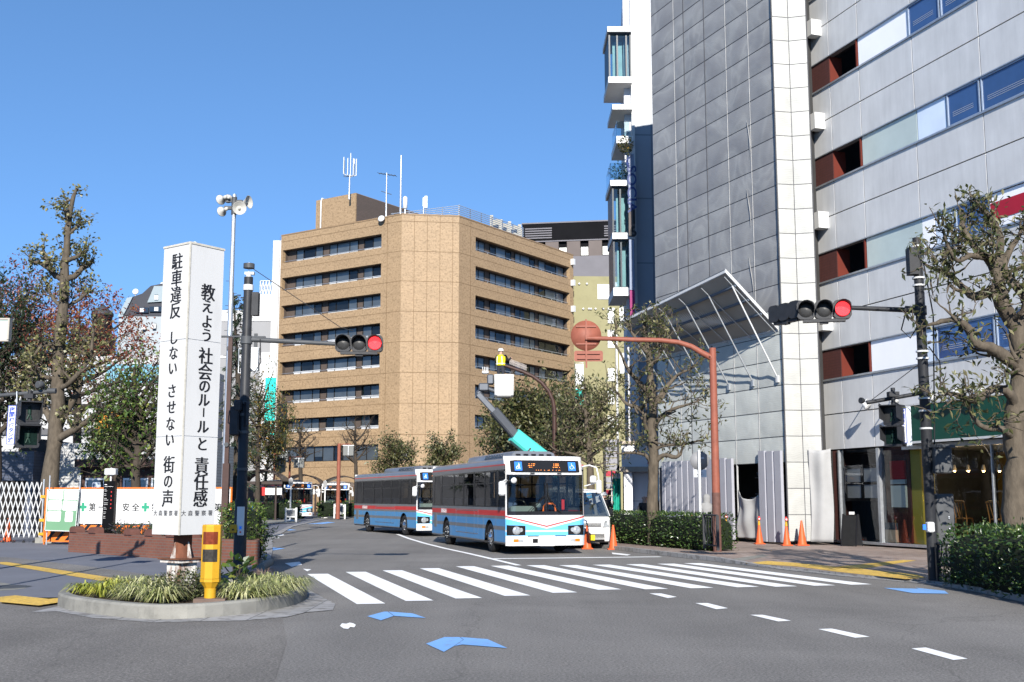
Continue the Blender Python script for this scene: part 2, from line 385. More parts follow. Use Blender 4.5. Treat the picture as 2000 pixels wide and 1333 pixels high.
flat('dark_paving_band', px([[(0,1088),(30,1090),(160,1105),(345,1130),(345,1138),(262,1134),(14,1097),(0,1096)]], .034), asphalt, .034)
# planted island
isl = [(113,1180),(125,1190),(160,1197),(220,1205),(300,1211),(400,1208),(500,1198),(560,1187),(592,1176),(599,1166),(590,1155)]
ring = [G(x, y) for x, y in isl] + [V(-4.0,20.4,0), V(-5.0,21.0,0), V(-6.4,20.6,0), V(-7.3,19.4,0)]
cen = sum(ring, V(0,0,0))/len(ring)
mb = MB(); n = len(ring)
sm = []
for i in range(n):          # Catmull-Rom smoothing
    p0, p1, p2, p3 = ring[i-1], ring[i], ring[(i+1)%n], ring[(i+2)%n]
    for t in (0, .33, .66):
        sm.append(.5*((2*p1)+(p2-p0)*t+(2*p0-5*p1+4*p2-p3)*t*t+(3*p1-p0-3*p2+p3)*t**3))
ring = sm; n = len(ring)
prof = [(0,0),(0,.17),(.025,.2),(.16,.2),(.18,.18),(.18,.1)]
rings = []
for off, z in prof:
    r = []
    for i, p in enumerate(ring):
        t = (ring[(i+1)%n]-ring[i-1]).normalized(); nn = V(-t.y, t.x, 0)
        if nn.dot(cen-p) < 0: nn = -nn
        r.append(p+nn*off+V(0,0,z))
    rings.append(r)
mb.loft(rings, False, True, False)
tag(mb.build('island_kerb', concrete), kind='structure')
mb = MB(); mb.face([V(p.x, p.y, .14) for p in rings[-1]]); tag(mb.build('island_soil', soil), kind='structure')
ISL = [V(p.x, p.y, 0) for p in rings[-1]]

# repair patches and seams in the carriageway
# ------------------------------------------------------------------ tan office building
def Zv(z): return V(0,0,z)
class Wall:
    """vertical wall frame: A ground point, d along, n outward"""
    def __init__(s, A, d, n=None):
        s.A = V(A[0], A[1], 0); s.d = V(d[0], d[1], 0).normalized(); s.n = V(-s.d.y, s.d.x, 0)
        if n is not None and s.n.dot(V(n[0], n[1], 0)) < 0: s.n = -s.n
    def p(s, u, z, o=0): return s.A + s.d*u + s.n*o + Zv(z)
    def box(s, mb, u0, u1, z0, z1, o0, o1): mb.ob(s.p(u0, z0, o0), s.d*(u1-u0), s.n*(o1-o0), Zv(z1-z0))
    def quad(s, mb, u0, u1, z0, z1, o=0, mi=None):
        q = [s.p(u0,z0,o), s.p(u1,z0,o), s.p(u1,z1,o), s.p(u0,z1,o)]
        if (q[1]-q[0]).cross(q[2]-q[0]).dot(s.n) < 0: q.reverse()
        mb.face(q, mi)
    def hit(s, px, py):
        d = Vector(ray(px, py)); o = V(0,0,HC); t = (s.A-o).dot(s.n)/d.dot(s.n); P = o+d*t
        return (P-s.A).dot(s.d), P.z
def frame_ring(mb, W, u0, u1, z0, z1, t, o0, o1):
    W.box(mb, u0, u1, z0, z0+t, o0, o1); W.box(mb, u0, u1, z1-t, z1, o0, o1)
    W.box(mb, u0, u0+t, z0+t, z1-t, o0, o1); W.box(mb, u1-t, u1, z0+t, z1-t, o0, o1)
tan_tile = brickmat('tan_tile', (.275,.188,.105), (.24,.162,.088), (.2,.135,.075), .42, .15, .012, flecks=((.175,.115,.06), 4.2), bump=.15, grime=.1)
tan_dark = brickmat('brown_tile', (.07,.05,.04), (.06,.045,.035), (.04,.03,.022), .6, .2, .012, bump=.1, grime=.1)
soffit = M('dark_soffit', (.06,.05,.045), .8, var=.2)
mullion = M('dark_bronze_frame', (.02,.017,.015), .4, .3, var=.2, vs=3)
sill_white = M('pale_spandrel', (.4,.41,.42), .4, var=.1, vs=1)
blind = M('window_blind', (.42,.43,.43), .6, var=.25, vs=.7)
room_dark = M('dark_room', (.05,.052,.055), .8, var=.6, vs=.4)
win_glass = glass_mat('window_glass', (.72,.76,.78), .02, .1)
tcl = at(785,420,126.3); tcr = at(897,422,127.2)
ROOF = tcl.z
LW = Wall((tcl.x,tcl.y), (-.829,.559), (-.5,-.8)); RW = Wall((tcr.x,tcr.y), (.559,.829), (.8,-.5))
CW = Wall((tcl.x,tcl.y), (tcr.x-tcl.x, tcr.y-tcl.y), (0,-1)); CL = math.hypot(tcr.x-tcl.x, tcr.y-tcl.y)
lu_end = LW.hit(540,800)[0]; ru_end = RW.hit(1121,700)[0]
tan = thing('office_building', 'tan tiled eight storey office building with long recessed window bands and a blank angled corner', 'building', (tcl.x, tcl.y, 0))
# floor bands from the photo (top and bottom of each recess)
def rows(W, pts): return [(W.hit(x0,y0)[1], W.hit(x1,y1)[1]) for (x0,y0),(x1,y1) in pts]
lrows = rows(LW, [((746,457),(746,487)),((746,515),(746,543)),((745,573),(745,601)),((744,631),(744,658)),((744,695),(744,721)),((743,750),(743,779)),((742,809),(742,838))])
rrows = rows(RW, [((929,463),(929,491)),((929,520),(929,548)),((929,577),(929,604)),((929,634),(929,661)),((929,692),(929,719)),((929,750),(929,778)),((929,810),(929,838))])
pitch = (lrows[0][0]-lrows[-1][0])/6
lrows = [(lrows[0][0]-pitch*i, lrows[0][0]-pitch*i-1.62) for i in range(7)]
rpitch = (rrows[0][0]-rrows[-1][0])/6
rrows = [(rrows[0][0]-rpitch*i, rrows[0][0]-rpitch*i-1.62) for i in range(7)]
lu0 = LW.hit(745,480)[0]; lu1 = LW.hit(552,500)[0]
ru0 = RW.hit(929,480)[0]; ru1 = RW.hit(1113,560)[0]
LGF = (LW.hit(735,868)[1], LW.hit(735,899)[1])
DEP = .95
mb = MB()
def band_wall(W, u_end, u0, u1, rws, extra=None, T=.5):
    zs = [ROOF]
    for a, b in rws: zs += [a, b]
    if extra: zs += list(extra)
    zs.append(0)
    for i in range(0, len(zs), 2): W.box(mb, u0, u1, zs[i+1], zs[i], -T, 0)
    W.box(mb, 0.0, u0, 0, ROOF, -T, 0); W.box(mb, u1, u_end, 0, ROOF, -T, 0)
band_wall(LW, lu_end, lu0, lu1, lrows, LGF); band_wall(RW, ru_end, ru0, ru1, rrows)
CW.box(mb, 0, CL, 0, ROOF, -.5, 0.004)
# back block and flat roof
cen_ = (LW.p(lu_end,0)+RW.p(ru_end,0))/2
Lf, Rf = LW.p(lu_end,0,-.2), RW.p(ru_end,0,-.2)
back = Lf + (RW.p(ru_end,0)-tcr*1)*1.0; back.z = 0
mb.prism([(p.x, p.y) for p in (LW.p(.2,0,-3.2), CW.p(CL/2,0,-3.2), RW.p(.2,0,-3.2), RW.p(ru_end-.3,0,-3.2), back, LW.p(lu_end-.3,0,-3.2))], (0,0,0), (1,0,0), (0,1,0), Zv(ROOF-.6))
mb.build('wall', tan_tile, tan)
mb = MB()
for W, e in ((LW, lu_end), (RW, ru_end)):
    W.box(mb, -.02, e, ROOF+.003, ROOF+.16, -.55, .04)
CW.box(mb, -.02, CL+.02, ROOF+.002, ROOF+.165, -.55, .045)
mb.build('parapet', brickmat('parapet_tile', (.2,.13,.07), (.18,.115,.06), (.12,.08,.04), .6, .2, bump=0), tan)
# panel joints
mb = MB()
for k in range(1, 5):
    CW.box(mb, CL*k/4.5-.02, CL*k/4.5+.02, 0, ROOF, 0.004, .012)
for k in range(9):
    z = lrows[0][0]+1.1-pitch*k
    CW.box(mb, 0, CL, z-.025, z+.025, .004, .012); LW.box(mb, 0, lu_end, z-.02, z+.02, 0, .01); RW.box(mb, 0, ru_end, z-.02, z+.02, 0, .01)
for W, u in ((LW, lu0-.9), (LW, lu1+.5), (RW, ru0-1.0)): W.box(mb, u-.02, u+.02, 0, ROOF, .0, .012)
mb.build('joint', M('joint', (.1,.06,.03), .9, var=.1), tan)
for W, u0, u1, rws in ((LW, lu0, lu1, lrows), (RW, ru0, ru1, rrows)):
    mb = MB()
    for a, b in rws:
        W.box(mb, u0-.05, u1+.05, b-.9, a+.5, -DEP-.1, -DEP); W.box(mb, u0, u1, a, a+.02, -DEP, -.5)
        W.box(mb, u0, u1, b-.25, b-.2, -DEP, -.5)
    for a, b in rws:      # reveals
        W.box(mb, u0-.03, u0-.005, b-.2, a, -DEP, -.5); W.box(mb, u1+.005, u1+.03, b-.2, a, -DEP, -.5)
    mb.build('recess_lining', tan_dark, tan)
wrand = random.Random(3)
def window(parent, W, u0, u1, z0, z1, o, panes, mats=None, low=.0, tilt=True):
    """window part with its panes as a sub-part"""
    mb = MB(); t = .07
    us = [u0]; tot = sum(panes)
    for q in panes: us.append(us[-1]+(u1-u0)*q/tot)
    frame_ring(mb, W, u0, u1, z0, z1, t, o, o+.09)
    for x in us[1:-1]: W.box(mb, x-.04, x+.04, z0+t, z1-t, o, o+.085)
    mb.mi = 1
    if low:
        W.box(mb, u0+t, u1-t, z0+low, z0+low+.07, o+.01, o+.1)
    fr = mb.build('window', [mullion, sill_white], parent)
    mb = MB()
    for a, b in zip(us[:-1], us[1:]):
        r = wrand.random(); 
        W.quad(mb, a+.04, b-.04, z0+t, z1-t, o+.03, 0)
        if low: W.quad(mb, a+.04, b-.04, z0+t, z0+low*wrand.uniform(.85,1.25), o+.05, 1)
        k = 2 if r < .75 else 3
        if k == 2: 
            dz = wrand.choice((0, .25, .5, .0)); W.quad(mb, a+.04, b-.04, z0+t+dz, z1-t, o+.015, 2)
    W.quad(mb, u0+.04, u1-.04, z0+t, z1-t, o+.005, 3)
    g = mb.build('pane', [win_glass, sill_white, blind, room_dark], fr)
    return fr
def rowpx(W, xs, y): return [W.hit(x, y)[0] for x in xs]
lg = [rowpx(LW, p, 600) for p in ((567,618),(632,687),(700,746))]
rg = [rowpx(RW, p, 560) for p in ((929,958),(968,1010),(1017,1056),(1063,1112))]
for i, (a, b) in enumerate(lrows):
    for g, pn in zip(lg, ((1,1.7,1),(1,1.7,1.1),(1,1.7))): window(tan, LW, g[0], g[1], b-.12, a-.02, -DEP, pn, low=.48 if i != 2 else .3)
for i, (a, b) in enumerate(rrows):
    for g, pn in zip(rg, ((1.4,1),(1,1.7,1),(1,1.7,1),(1,1.7,1.2))): window(tan, RW, g[0], g[1], b-.12, a-.05, -DEP, pn)
gu = rowpx(LW, (548,580,610,648,690,741), 885)
for a, b in zip(gu[:-1], gu[1:]): window(tan, LW, a-.02, b+.02, LGF[1], LGF[0], -.4, (1,1.3))
for a, b in rrows:
    mb = MB(); RW.box(mb, ru0, ru1, b+.28, b+.33, -.3, -.25)
    k = ru0+.4
    while k < ru1: RW.box(mb, k, k+.05, b, b+.28, -.3, -.25); k += 2.4
    mb.build('handrail', grey_metal, tan)
for a, b in lrows:
    mb = MB(); LW.box(mb, lu0, lu1, b+.22, b+.255, -.3, -.26); mb.build('handrail', grey_metal, tan)
# penthouse
PW = Wall((at(695,377,133).x, 133), (-.829,.559), (-.5,-.8)); pe = PW.hit(617,420)[0]; ph = at(695,377,133).z
PR = Wall((at(695,377,133).x, 133), (.559,.829), (.8,-.5))
mb = MB(); PW.box(mb, 0, pe, ROOF-1, ph, -11, 0); mb.build('penthouse', tan_tile, tan)
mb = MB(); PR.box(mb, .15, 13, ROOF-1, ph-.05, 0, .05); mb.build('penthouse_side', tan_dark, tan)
mb = MB(); u = PW.hit(628,430)[0]; mb.tube([PW.p(u, ROOF-1, .15), PW.p(u, ph-.3, .15), PW.p(u, ph+.15, 0), PW.p(u, ph+.15, -.3)], .09); mb.build('downpipe', white_steel, tan)
# roof louvre screen
mb = MB()
sA = at(897,400,131); SW1 = Wall((sA.x, sA.y), (-.9,.43), (-.4,-.9)); SW2 = Wall((sA.x, sA.y), (.559,.829), (.8,-.5))
zt = sA.z
for W, ln_ in ((SW1, 9.5), (SW2, 14)):
    for k in range(9): W.box(mb, 0, ln_, zt-.13-.24*k, zt-.05-.24*k, -.06, 0)
    u = 0
    while u <= ln_: W.box(mb, u, u+.09, ROOF-.5, zt, -.14, -.06); u += 2.3
mb.build('louvre_screen', grey_metal, tan)
for (x, y) in ((1111,512),(1112,553),(1113,604)):
    mb = MB(); u, z = RW.hit(x+3, y); RW.box(mb, ru_end-.7, ru_end-.3, z-.4, z+.4, .0, .5); mb.build('vent_box', white_steel, tan)
# rooftop things
def mast(name, label, cat, px, py0, py1, Y, r, extra=None):
    b = at(px, py0, Y); t_ = at(px, py1, Y); o = thing(name, label, cat, (b.x, b.y, b.z))
    mb = MB(); mb.tube([b, V(b.x, Y, t_.z)], [r, r*.6], 8); mb.build('pole', grey_metal, o)
    if extra: extra(o, b, V(b.x, Y, t_.z))
    return o
def cluster(o, b, t):
    for k in range(7):
        a = 2*PI*k/7; c = t+V(math.cos(a)*.78, math.sin(a)*.6, -.1+.15*math.sin(k*2)); h = 2.1
        if k == 2: c.x = t.x; h = 3.1
        mb = MB(); mb.tube([c, c+Zv(h)], .06, 8); mb.tube([c, t-Zv(.2)], .05, 5); mb.build('whip', white_steel, o)
mast('cluster_antenna', 'cluster of white whip aerials on a mast on the penthouse wall', 'antenna', 682, 390, 342, 132.5, .12, cluster)
def yagi(o, b, t):
    mb = MB(); mb.tube([t+V(-1.0,.5,.1), t+V(1.1,-.5,-.5)], .05, 5)
    for k in range(6):
        c = t+V(-1.0,.5,.1).lerp(V(1.1,-.5,-.5), k/5) ; mb.tube([c+V(-.1,-.4,0), c+V(.1,.4,0)], .03, 4)
    mb.tube([t+V(-.6,0,-2.2), t+V(.6,0,-2.6)], .04, 5); mb.build('yagi', dark_grey, o)
    mb = MB(); c = t+V(-.5,-.5,-5.6); mb.lathe(c, [(.05,.2),(.35,.1),(.45,-.05),(.3,-.02),(.02,.05)], 16, (-.3,-.9,.3)); mb.build('dish', white_paint, o)
mast('television_antenna', 'thin television aerial with small white dish at the roof edge', 'antenna', 754, 425, 338, 128, .1, yagi)
mast('whip_antenna', 'tallest white whip aerial rising from the tan roof', 'antenna', 782, 420, 304, 127.6, .13)
def canister(o, b, t):
    mb = MB(); mb.lathe(t-Zv(.4), [(.1,0),(.26,.1),(.26,1.35),(.1,1.5)], 12); mb.build('radome', white_paint, o)
mast('canister_antenna', 'short white canister aerial on the tan parapet', 'antenna', 791, 420, 402, 127.2, .1, canister)
def panelant(o, b, t):
    mb = MB(); mb.cbox(t+V(.3,0,-.6), .35, .3, 1.5); mb.cbox(t+V(0,0,-.6), .2, .2, 1.1); mb.build('panel', white_steel, o)
mast('panel_antenna', 'small white panel aerial on a post behind the louvre screen', 'antenna', 827, 425, 386, 134, .1, panelant)
b = at(752, 432, 129); mb = MB(); mb.cbox(b+Zv(.0), 2.8, 1.0, .55, -.6); mb.cbox(b+Zv(.33), 3.0, 1.1, .09, -.6)
tag(mb.build('rooftop_unit', white_steel), 'low white rooftop unit beside the brown penthouse wall', 'equipment')

# ------------------------------------------------------------------ buildings right of the office block
olive = M('olive_render', (.205,.19,.105), .85, var=.08, vs=.4, dirt=.12)
charcoal = M('charcoal_cladding', (.006,.006,.007), .7, var=.25, vs=.5, spec=.03)
taupe = M('taupe_panel', (.1,.082,.075), .7, var=.1, vs=.5)
greyp = M('grey_ribbed_cladding', (.11,.105,.115), .6, var=.1, vs=.6)
curtain = M('white_curtain', (.62,.62,.58), .8, var=.15, vs=2)
OB = Wall((at(1090,700,150).x, 150), (1,.05), (0,-1))
o = thing('apartment_building', 'olive green block with white framed windows behind the tan building', 'building', OB.p(8,0))
zt = OB.hit(1150,540)[1]; e = OB.hit(1400,500)[0]
mb = MB(); OB.box(mb, 0, e, 0, zt, -14, 0); mb.build('wall', olive, o)
for (x0,y0,x1,y1) in ((1167,556,1190,585),(1190,552,1215,584),(1187,602,1200,632),(1187,645,1200,680),(1187,720,1200,745),(1187,760,1200,790),(1187,812,1200,835),(1210,600,1230,640),(1210,690,1230,730)):
    (a, c), (b2, d) = OB.hit(x0,y1), OB.hit(x1,y0); mb = MB()
    frame_ring(mb, OB, a, b2, c, d, .12, 0, .1); OB.box(mb, (a+b2)/2-.05, (a+b2)/2+.05, c, d, .03, .09); f = mb.build('window', white_steel, o)
    mb = MB(); OB.quad(mb, a+.1, b2-.1, c+.1, d-.1, .04); mb.build('pane', curtain, f)
mb = MB(); u = OB.hit(1204,700)[0]; mb.tube([OB.p(u,0,.2), OB.p(u,zt-8,.2)], .16); mb.build('downpipe', white_steel, o)
mb = MB()
for x in (1131,1146,1139,1150,1154,1163,1178): 
    for y in ((555,) if x in (1131,1146) else (604,)):
        u, z = OB.hit(x, y); mb.sph(OB.p(u,z,.12), .16, 8, 5)
mb.build('vent', white_paint, o)
DB = Wall((at(1020,470,185).x, 185), (1,-.16), (0,-1))
o = thing('apartment_building', 'dark topped block with taupe piers and grey cladding rising behind the olive block', 'building', DB.p(15,0))
def dz(x, y): return DB.hit(x, y)[1]
e = DB.hit(1420,450)[0]; z1, z2, z3, z4 = dz(1150,540), dz(1150,500), dz(1150,470), dz(1150,434)
mb = MB(); DB.box(mb, 0, e, 0, z2, -20, 0); mb.build('wall', greyp, o)
mb = MB(); DB.box(mb, 0, e, z3+.0, z4, -20, 0); DB.box(mb, 0, e, z2, z3, -20, -.6); mb.build('dark_storey', charcoal, o)
mb = MB(); DB.box(mb, -.1, e, z4, z4+.22, -20, .12); DB.box(mb, 0, e, z3+.0, z3+.2, .0, .1); mb.build('coping', greyp, o)
for k in range(14):
    mb = MB(); DB.box(mb, k*3.6+.3, k*3.6+2.5, z2, z3, -.6, 0); mb.build('pier', taupe, o)
    mb = MB(); DB.box(mb, k*3.6+2.6, k*3.6+3.8, z2+.2, z2+1.6, -.6, -.4); mb.build('window', curtain, o)
mb = MB()
NL = int((z4-z3-1.0)/.4)
for u in (.5, DB.hit(1180,440)[0]):
    mb = MB()
    for k in range(NL): DB.box(mb, u, u+4.5, z3+.6+.4*k, z3+.8+.4*k, .0, .08)
    mb.build('louvre', greyp, o)
cream = M('cream_concrete', (.3,.28,.23), .85, var=.1, vs=.4)
p = at(985,470,240); o = thing('apartment_building', 'cream apartment block far behind the tan roof', 'building', (p.x, p.y, 0))
zt = at(985,437,240).z; mb = MB()
for k, (x0, x1, y) in enumerate(((957,975,429),(975,992,437),(992,1012,441),(1012,1024,447))):
    a, b2 = at(x0,y,240), at(x1,y,240); mb.box(a.x, b2.x, 240, 260, 0, a.z)
    mb.box(a.x, a.x+.7, 239.4, 240, a.z-7, a.z+.8)
mb.build('wall', cream, o)
mb = MB()
for k, (x0, x1, y) in enumerate(((962,974,440),(977,990,445),(995,1010,449))):
    a, b2 = at(x0,y,239.9), at(x1,y+5,239.9); mb.box(a.x, b2.x, 239.8, 239.95, b2.z, a.z)
mb.build('window', dark_glass, o)

# ------------------------------------------------------------------ glass box + balcony building
teal_glass = M('teal_window_glass', (.1,.19,.22), .05, var=.3, vs=.5, spec=.9)
GB = Wall((at(1240,500,55.4).x, 55.4), (-1,0), (0,-1))
slabw = M('white_render', (.5,.5,.49), .6, var=.05, vs=1, dirt=.06)
o = thing('balcony_building', 'narrow white building with stacked glass bays and planted balconies', 'building', GB.p(0,0))
mb = MB(); mb.prism([(GB.p(.35,0).x,56.2),(GB.p(-.05,0).x,56.2),(GB.p(-.05,0).x+1,64),(GB.p(.35,0).x+.6,64)], (0,0,4), (1,0,0), (0,1,0), Zv(24)); mb.build('wall', M('off_white_wall', (.5,.5,.52), .8, var=.1), o)  # even off-white wall colour, faintly bluish
def gz(y, x=1215): return GB.hit(x, y)[1]
def gu(x, y=400): return GB.hit(x, y)[0]
mb = MB(); dark_l = MB(); gl = MB(); rail = MB()
for (xl, y0, y1) in ((1186,52,62),(1188,150,162),(1196,204,214),(1204,266,280),(1192,352,363),(1196,455,467),(1198,562,578)):
    mb = MB(); GB.box(mb, -.0, gu(xl, y0), gz(y1), gz(y0), -3, 0.0); mb.build('balcony_slab', slabw, o)
for (xl, xr, y0, y1) in ((1189,1232,62,150),(1196,1226,363,455),(1198,1226,467,562)):
    a, b2, c, d = gu(xr), gu(xl, y0), gz(y1), gz(y0)
    mb = MB(); a = -.0; frame_ring(mb, GB, a, b2, c, d, .08, -.35, -.2)
    for f_ in (.22,.62): GB.box(mb, a+(b2-a)*f_-.04, a+(b2-a)*f_+.04, c, d, -.33, -.23)
    mb.ob(GB.p(b2-.06, c, -.35), GB.d*.06, GB.n*-2.4, Zv(d-c))
    f_ = mb.build('window', M('blue_black_frame', (.02,.03,.04), .4, var=.1), o)
    mb = MB(); GB.quad(mb, a+.1, b2-.1, c+.08, d-.08, -.28); mb.build('pane', glass_mat('teal_pane', (.45,.62,.66), .02, .8), f_)
    mb = MB(); GB.box(mb, a+(b2-a)*.35, b2-.25, c+.15, d-.2, -.9, -.85); mb.build('curtain', curtain, f_)
clear = glass_mat('clear_rail_glass', (.75,.85,.88), .02, .6)
for (xl, xr, y0, y1) in ((1207,1232,236,266),(1194,1226,318,352)):
    mb = MB(); GB.box(mb, gu(xr), gu(xl), gz(y1), gz(y0), -.1, -.07); mb.ob(GB.p(gu(xl), gz(y1), -.1), GB.d*.03, GB.n*-2.4, Zv(gz(y0)-gz(y1))); mb.build('glass_railing', clear, o)
bp = o
# blue-grey panel tower
bluep = brickmat('pale_blue_panel', (.2,.222,.252), (.194,.216,.246), (.12,.135,.16), 1.5, 3.35, .04, rough=.35, off=0, bump=.05, grime=.06)
BB = Wall((at(1240,500,56).x+.08, 56), (1,.06), (0,-1))
o = thing('panel_tower', 'tall pale blue panelled tower half shaded by the netted building', 'building', BB.p(4,0))
mb = MB(); mb.prism([(BB.p(0,0).x,BB.p(0,0).y),(BB.p(9,0).x,BB.p(9,0).y),(BB.p(10,0).x,70),(BB.p(0,0).x+1.7,70)], (0,0,4), (1,0,0), (0,1,0), Zv(25)); mb.build('wall', bluep, o)
mb = MB(); BB.box(mb, -.16, -.003, 4, 29, -.3, .12); mb.build('corner_trim', white_steel, o)
mb = MB(); BB.box(mb, 0.1, 9, .12, 4, -6, -2.5); mb.build('shop_recess', dark_grey, o)
# blade signs on its left edge
sg = M('blade_sign_face', (.16,.19,.26), .5, var=.08); navy = M('navy_lettering', (.02,.035,.12), .5, var=0)
a, b2 = at(1226,303,55), at(1239,408,55)
mb = MB(); mb.box(a.x, b2.x-.0, 54.8, 55.1, b2.z, a.z); s_ = mb.build('blade_sign', sg)
tag(s_, 'tall pale blade sign with navy vertical letters and a swirl beside the panel tower', 'sign')
mb = MB(); cx = (a.x+b2.x)/2
text_into(mb, 'SOCIA', .62, (cx+.02, 54.79, at(1233,370,54.8).z), (0,0,-1), (1,0,0), .01, sx=1.35)
for k in range(3):
    c = V(cx+.02, 54.79, at(1233,318,54.8).z); r = .3-.07*k
    mb.tube([c+V(math.cos(t)*r*.8-.04*k, 0, math.sin(t)*r+.04*k) for t in [1.6+.32*i for i in range(10)]], [.015+.03*math.sin(PI*i/9) for i in range(10)], 5)
mb.build('lettering', navy, s_, True)
a, b2 = at(1227,410,55), at(1240,462,55)
mb = MB(); mb.box(a.x, b2.x, 54.8, 55.1, b2.z, a.z); s_ = tag(mb.build('blade_sign', taupe), 'brown grey blade sign with a black number below the navy lettered sign', 'sign')
mb = MB(); text_into(mb, '6', .75, (a.x+.2, 54.79, at(1234,452,54.8).z), (1,0,0), (0,0,1), .02); mb.box(a.x+.2, b2.x, 54.76, 54.8, at(1234,440,55).z, at(1234,412,55).z); mb.build('lettering', ink, s_)
mag = M('magenta_panel', (.2,.01,.09), .5, var=.1)
a, b2 = at(1228,470,55), at(1240,645,55)
mb = MB(); mb.box(a.x, b2.x, 54.8, 55.1, at(1230,568,55).z, a.z); mb.mi = 1; mb.box(a.x, b2.x, 54.8, 55.1, b2.z, at(1230,569,55).z)
tag(mb.build('blade_sign', [sg, mag]), 'lowest blade sign on the panel tower, grey above and magenta below', 'sign')
# white shop at the foot of the tower
shopw = brickmat('white_shop_panel', (.66,.66,.68), (.64,.64,.66), (.3,.3,.32), 1.6, 1.5, .02, rough=.4, off=0, bump=.05, grime=.1)
SP = Wall((at(1214,900,55).x, 55), (1,-.15), (0,-1))
o = thing('shop_building', 'low white panelled shop with a stone fascia at the foot of the panel tower', 'shop', SP.p(2,0))
def sz(y, x=1240): return SP.hit(x, y)[1]
mb = MB(); SP.box(mb, 0, 6, sz(920), sz(868), -3, 0); SP.box(mb, 0.1, 6, .12, sz(922), -3, -.9); SP.box(mb, 0.1, .5, .12, sz(922), -.9, -.1); mb.build('wall', shopw, o)
mb = MB(); SP.box(mb, -.1, 6.1, sz(868), sz(862), -3, .15); SP.box(mb, -.1, 6.1, sz(922), sz(912), -.5, .12); mb.build('fascia', M('beige_stone', (.4,.34,.28), .8, var=.2), o)
mb = MB(); SP.box(mb, 1.7, 2.0, .9, 3.2, -.93, -.84); SP.box(mb, 3.3, 5.6, .3, 3.0, -.93, -.83); mb.build('door_glass', dark_glass, o)
mb = MB(); u0 = SP.hit(1284,900)[0]; mb.prism([(u0-.5, sz(905)), (u0+.25, sz(885)), (u0+.55, sz(862)), (u0+.7, sz(912)), (u0+.4, sz(925))], SP.p(0,0,.02), SP.d, Zv(1), SP.n*.06); mb.build('red_sign', M('red_sign', (.42,.02,.03), .4, var=.1), o)
mb = MB(); SP.box(mb, 2.8, 4.2, .75, 1.15, -.8, -.76); mb.build('red_band', M('red_band', (.35,.02,.03), .4, var=.1), o)
# striped directory pylon + teal banners
b = at(1192,1000,60); t_ = at(1192,858,60)
mb = MB(); x0, x1 = at(1184,940,60).x, at(1206,940,60).x
N = 14
for k in range(N):
    z0, z1 = .12+(t_.z-.12)*k/N, .12+(t_.z-.12)*(k+1)/N; mb.mi = 1 if k in (5, 8) else 0; mb.box(x0, x1, 60, 60.5, z0+.03, z1-.03)
mb.mi = 2; mb.box(x0-.12, x0-.01, 60.05, 60.4, .12, t_.z); mb.box(x1+.01, x1+.12, 60.05, 60.4, .12, t_.z)
tag(mb.build('directory_sign', [M('grey_sign_slat', (.2,.2,.23), .5, var=.1), M('red_sign_slat', (.3,.02,.04), .5, var=.1), black_metal]), 'tall grey slatted tenant sign with two dark red slats', 'sign')
tealm = M('turquoise_banner', (.02,.5,.43), .7, var=.1, vs=3); greenb = M('green_banner', (.01,.24,.17), .7, var=.15, vs=3)
def banner(x0, y0, x1, y1, Y, split, m, label, swap=False):
    a, b2, s_ = at(x0,y0,Y), at(x1,y1,Y), at(x0,split,Y)
    mb = MB(); N = 8
    for (za, zb, mi) in ((a.z, s_.z, 0), (s_.z, b2.z, 1)):
        mb.mi = mi
        for k in range(N):
            xa, xb = a.x+(b2.x-a.x)*k/N, a.x+(b2.x-a.x)*(k+1)/N; ya, yb = Y+.05*math.sin(k*1.3), Y+.05*math.sin(k*1.3+1.3)
            mb.ob((xa,ya,zb), (xb-xa,yb-ya,0), (0,.02,0), (0,0,za-zb))
    mb.mi = 2; mb.tube([(a.x-.06,Y+.04,.1), (a.x-.06,Y+.04,a.z+.15), (b2.x,Y+.04,a.z+.1)], .035, 6)
    return tag(mb.build('banner', [white_paint, m, white_steel]), label, 'banner')
banner(1124,711,1141,852,110,760,tealm, 'large hanging banner, white above turquoise, on the right end of the tan building')
banner(520,700,536,850,128,738,tealm, 'tall turquoise and white banner at the left end of the tan building')
banner(1197,925,1213,1000,57,935,greenb, 'green shop banner on a white pole beside the slatted tenant sign')

# ------------------------------------------------------------------ netted building (scaffold sheets) with canopy
LA = V(9.6,39.2,0); nd = V(-.387,.922,0).normalized()
NW = Wall((LA.x, LA.y), (nd.x, nd.y), (-1,-.4))
NH = 24.6; NLEN = 8.95
def net_mat(name, lo, hi, sc, rough=.6, moire=True):
    m, nt, b = new_mat(name); v = coords(nt, 'Object')
    n1 = noise(nt, v, sc, 3, .5, 1.6); 
    c = ramp(nt, n1, [(.32, lo), (.5, tuple((x+y)/2 for x, y in zip(lo, hi))), (.56, hi), (.62, tuple(.6*x+.4*y for x, y in zip(lo, hi))), (.75, lo)])
    wv = nt.nodes.new('ShaderNodeTexWave'); wv.bands_direction = 'Z'; wv.inputs['Scale'].default_value = 5; wv.inputs['Distortion'].default_value = 6; wv.inputs['Detail'].default_value = 1
    nt.links.new(v, wv.inputs['Vector'])
    c2 = mix(nt, .10, c, wv.outputs['Color'], 'MULTIPLY')
    d = ramp(nt, noise(nt, v, .5, 5), [(.3, (.88,)*3), (.7, (1.06,)*3)])
    c2 = mix(nt, 1., c2, d, 'MULTIPLY')
    nt.links.new(c2, b.inputs['Base Color']); b.inputs['Roughness'].default_value = rough
    b.inputs['Sheen Weight'].default_value = .1
    bumpn(nt, b, noise(nt, v, 3.2, 4, .6), .25, .05); return m
net_dark = net_mat('grey_mesh_sheet', (.165,.165,.17), (.235,.235,.23), .42)
net_low = net_mat('pale_grey_sheet', (.38,.395,.375), (.43,.445,.42), .5)
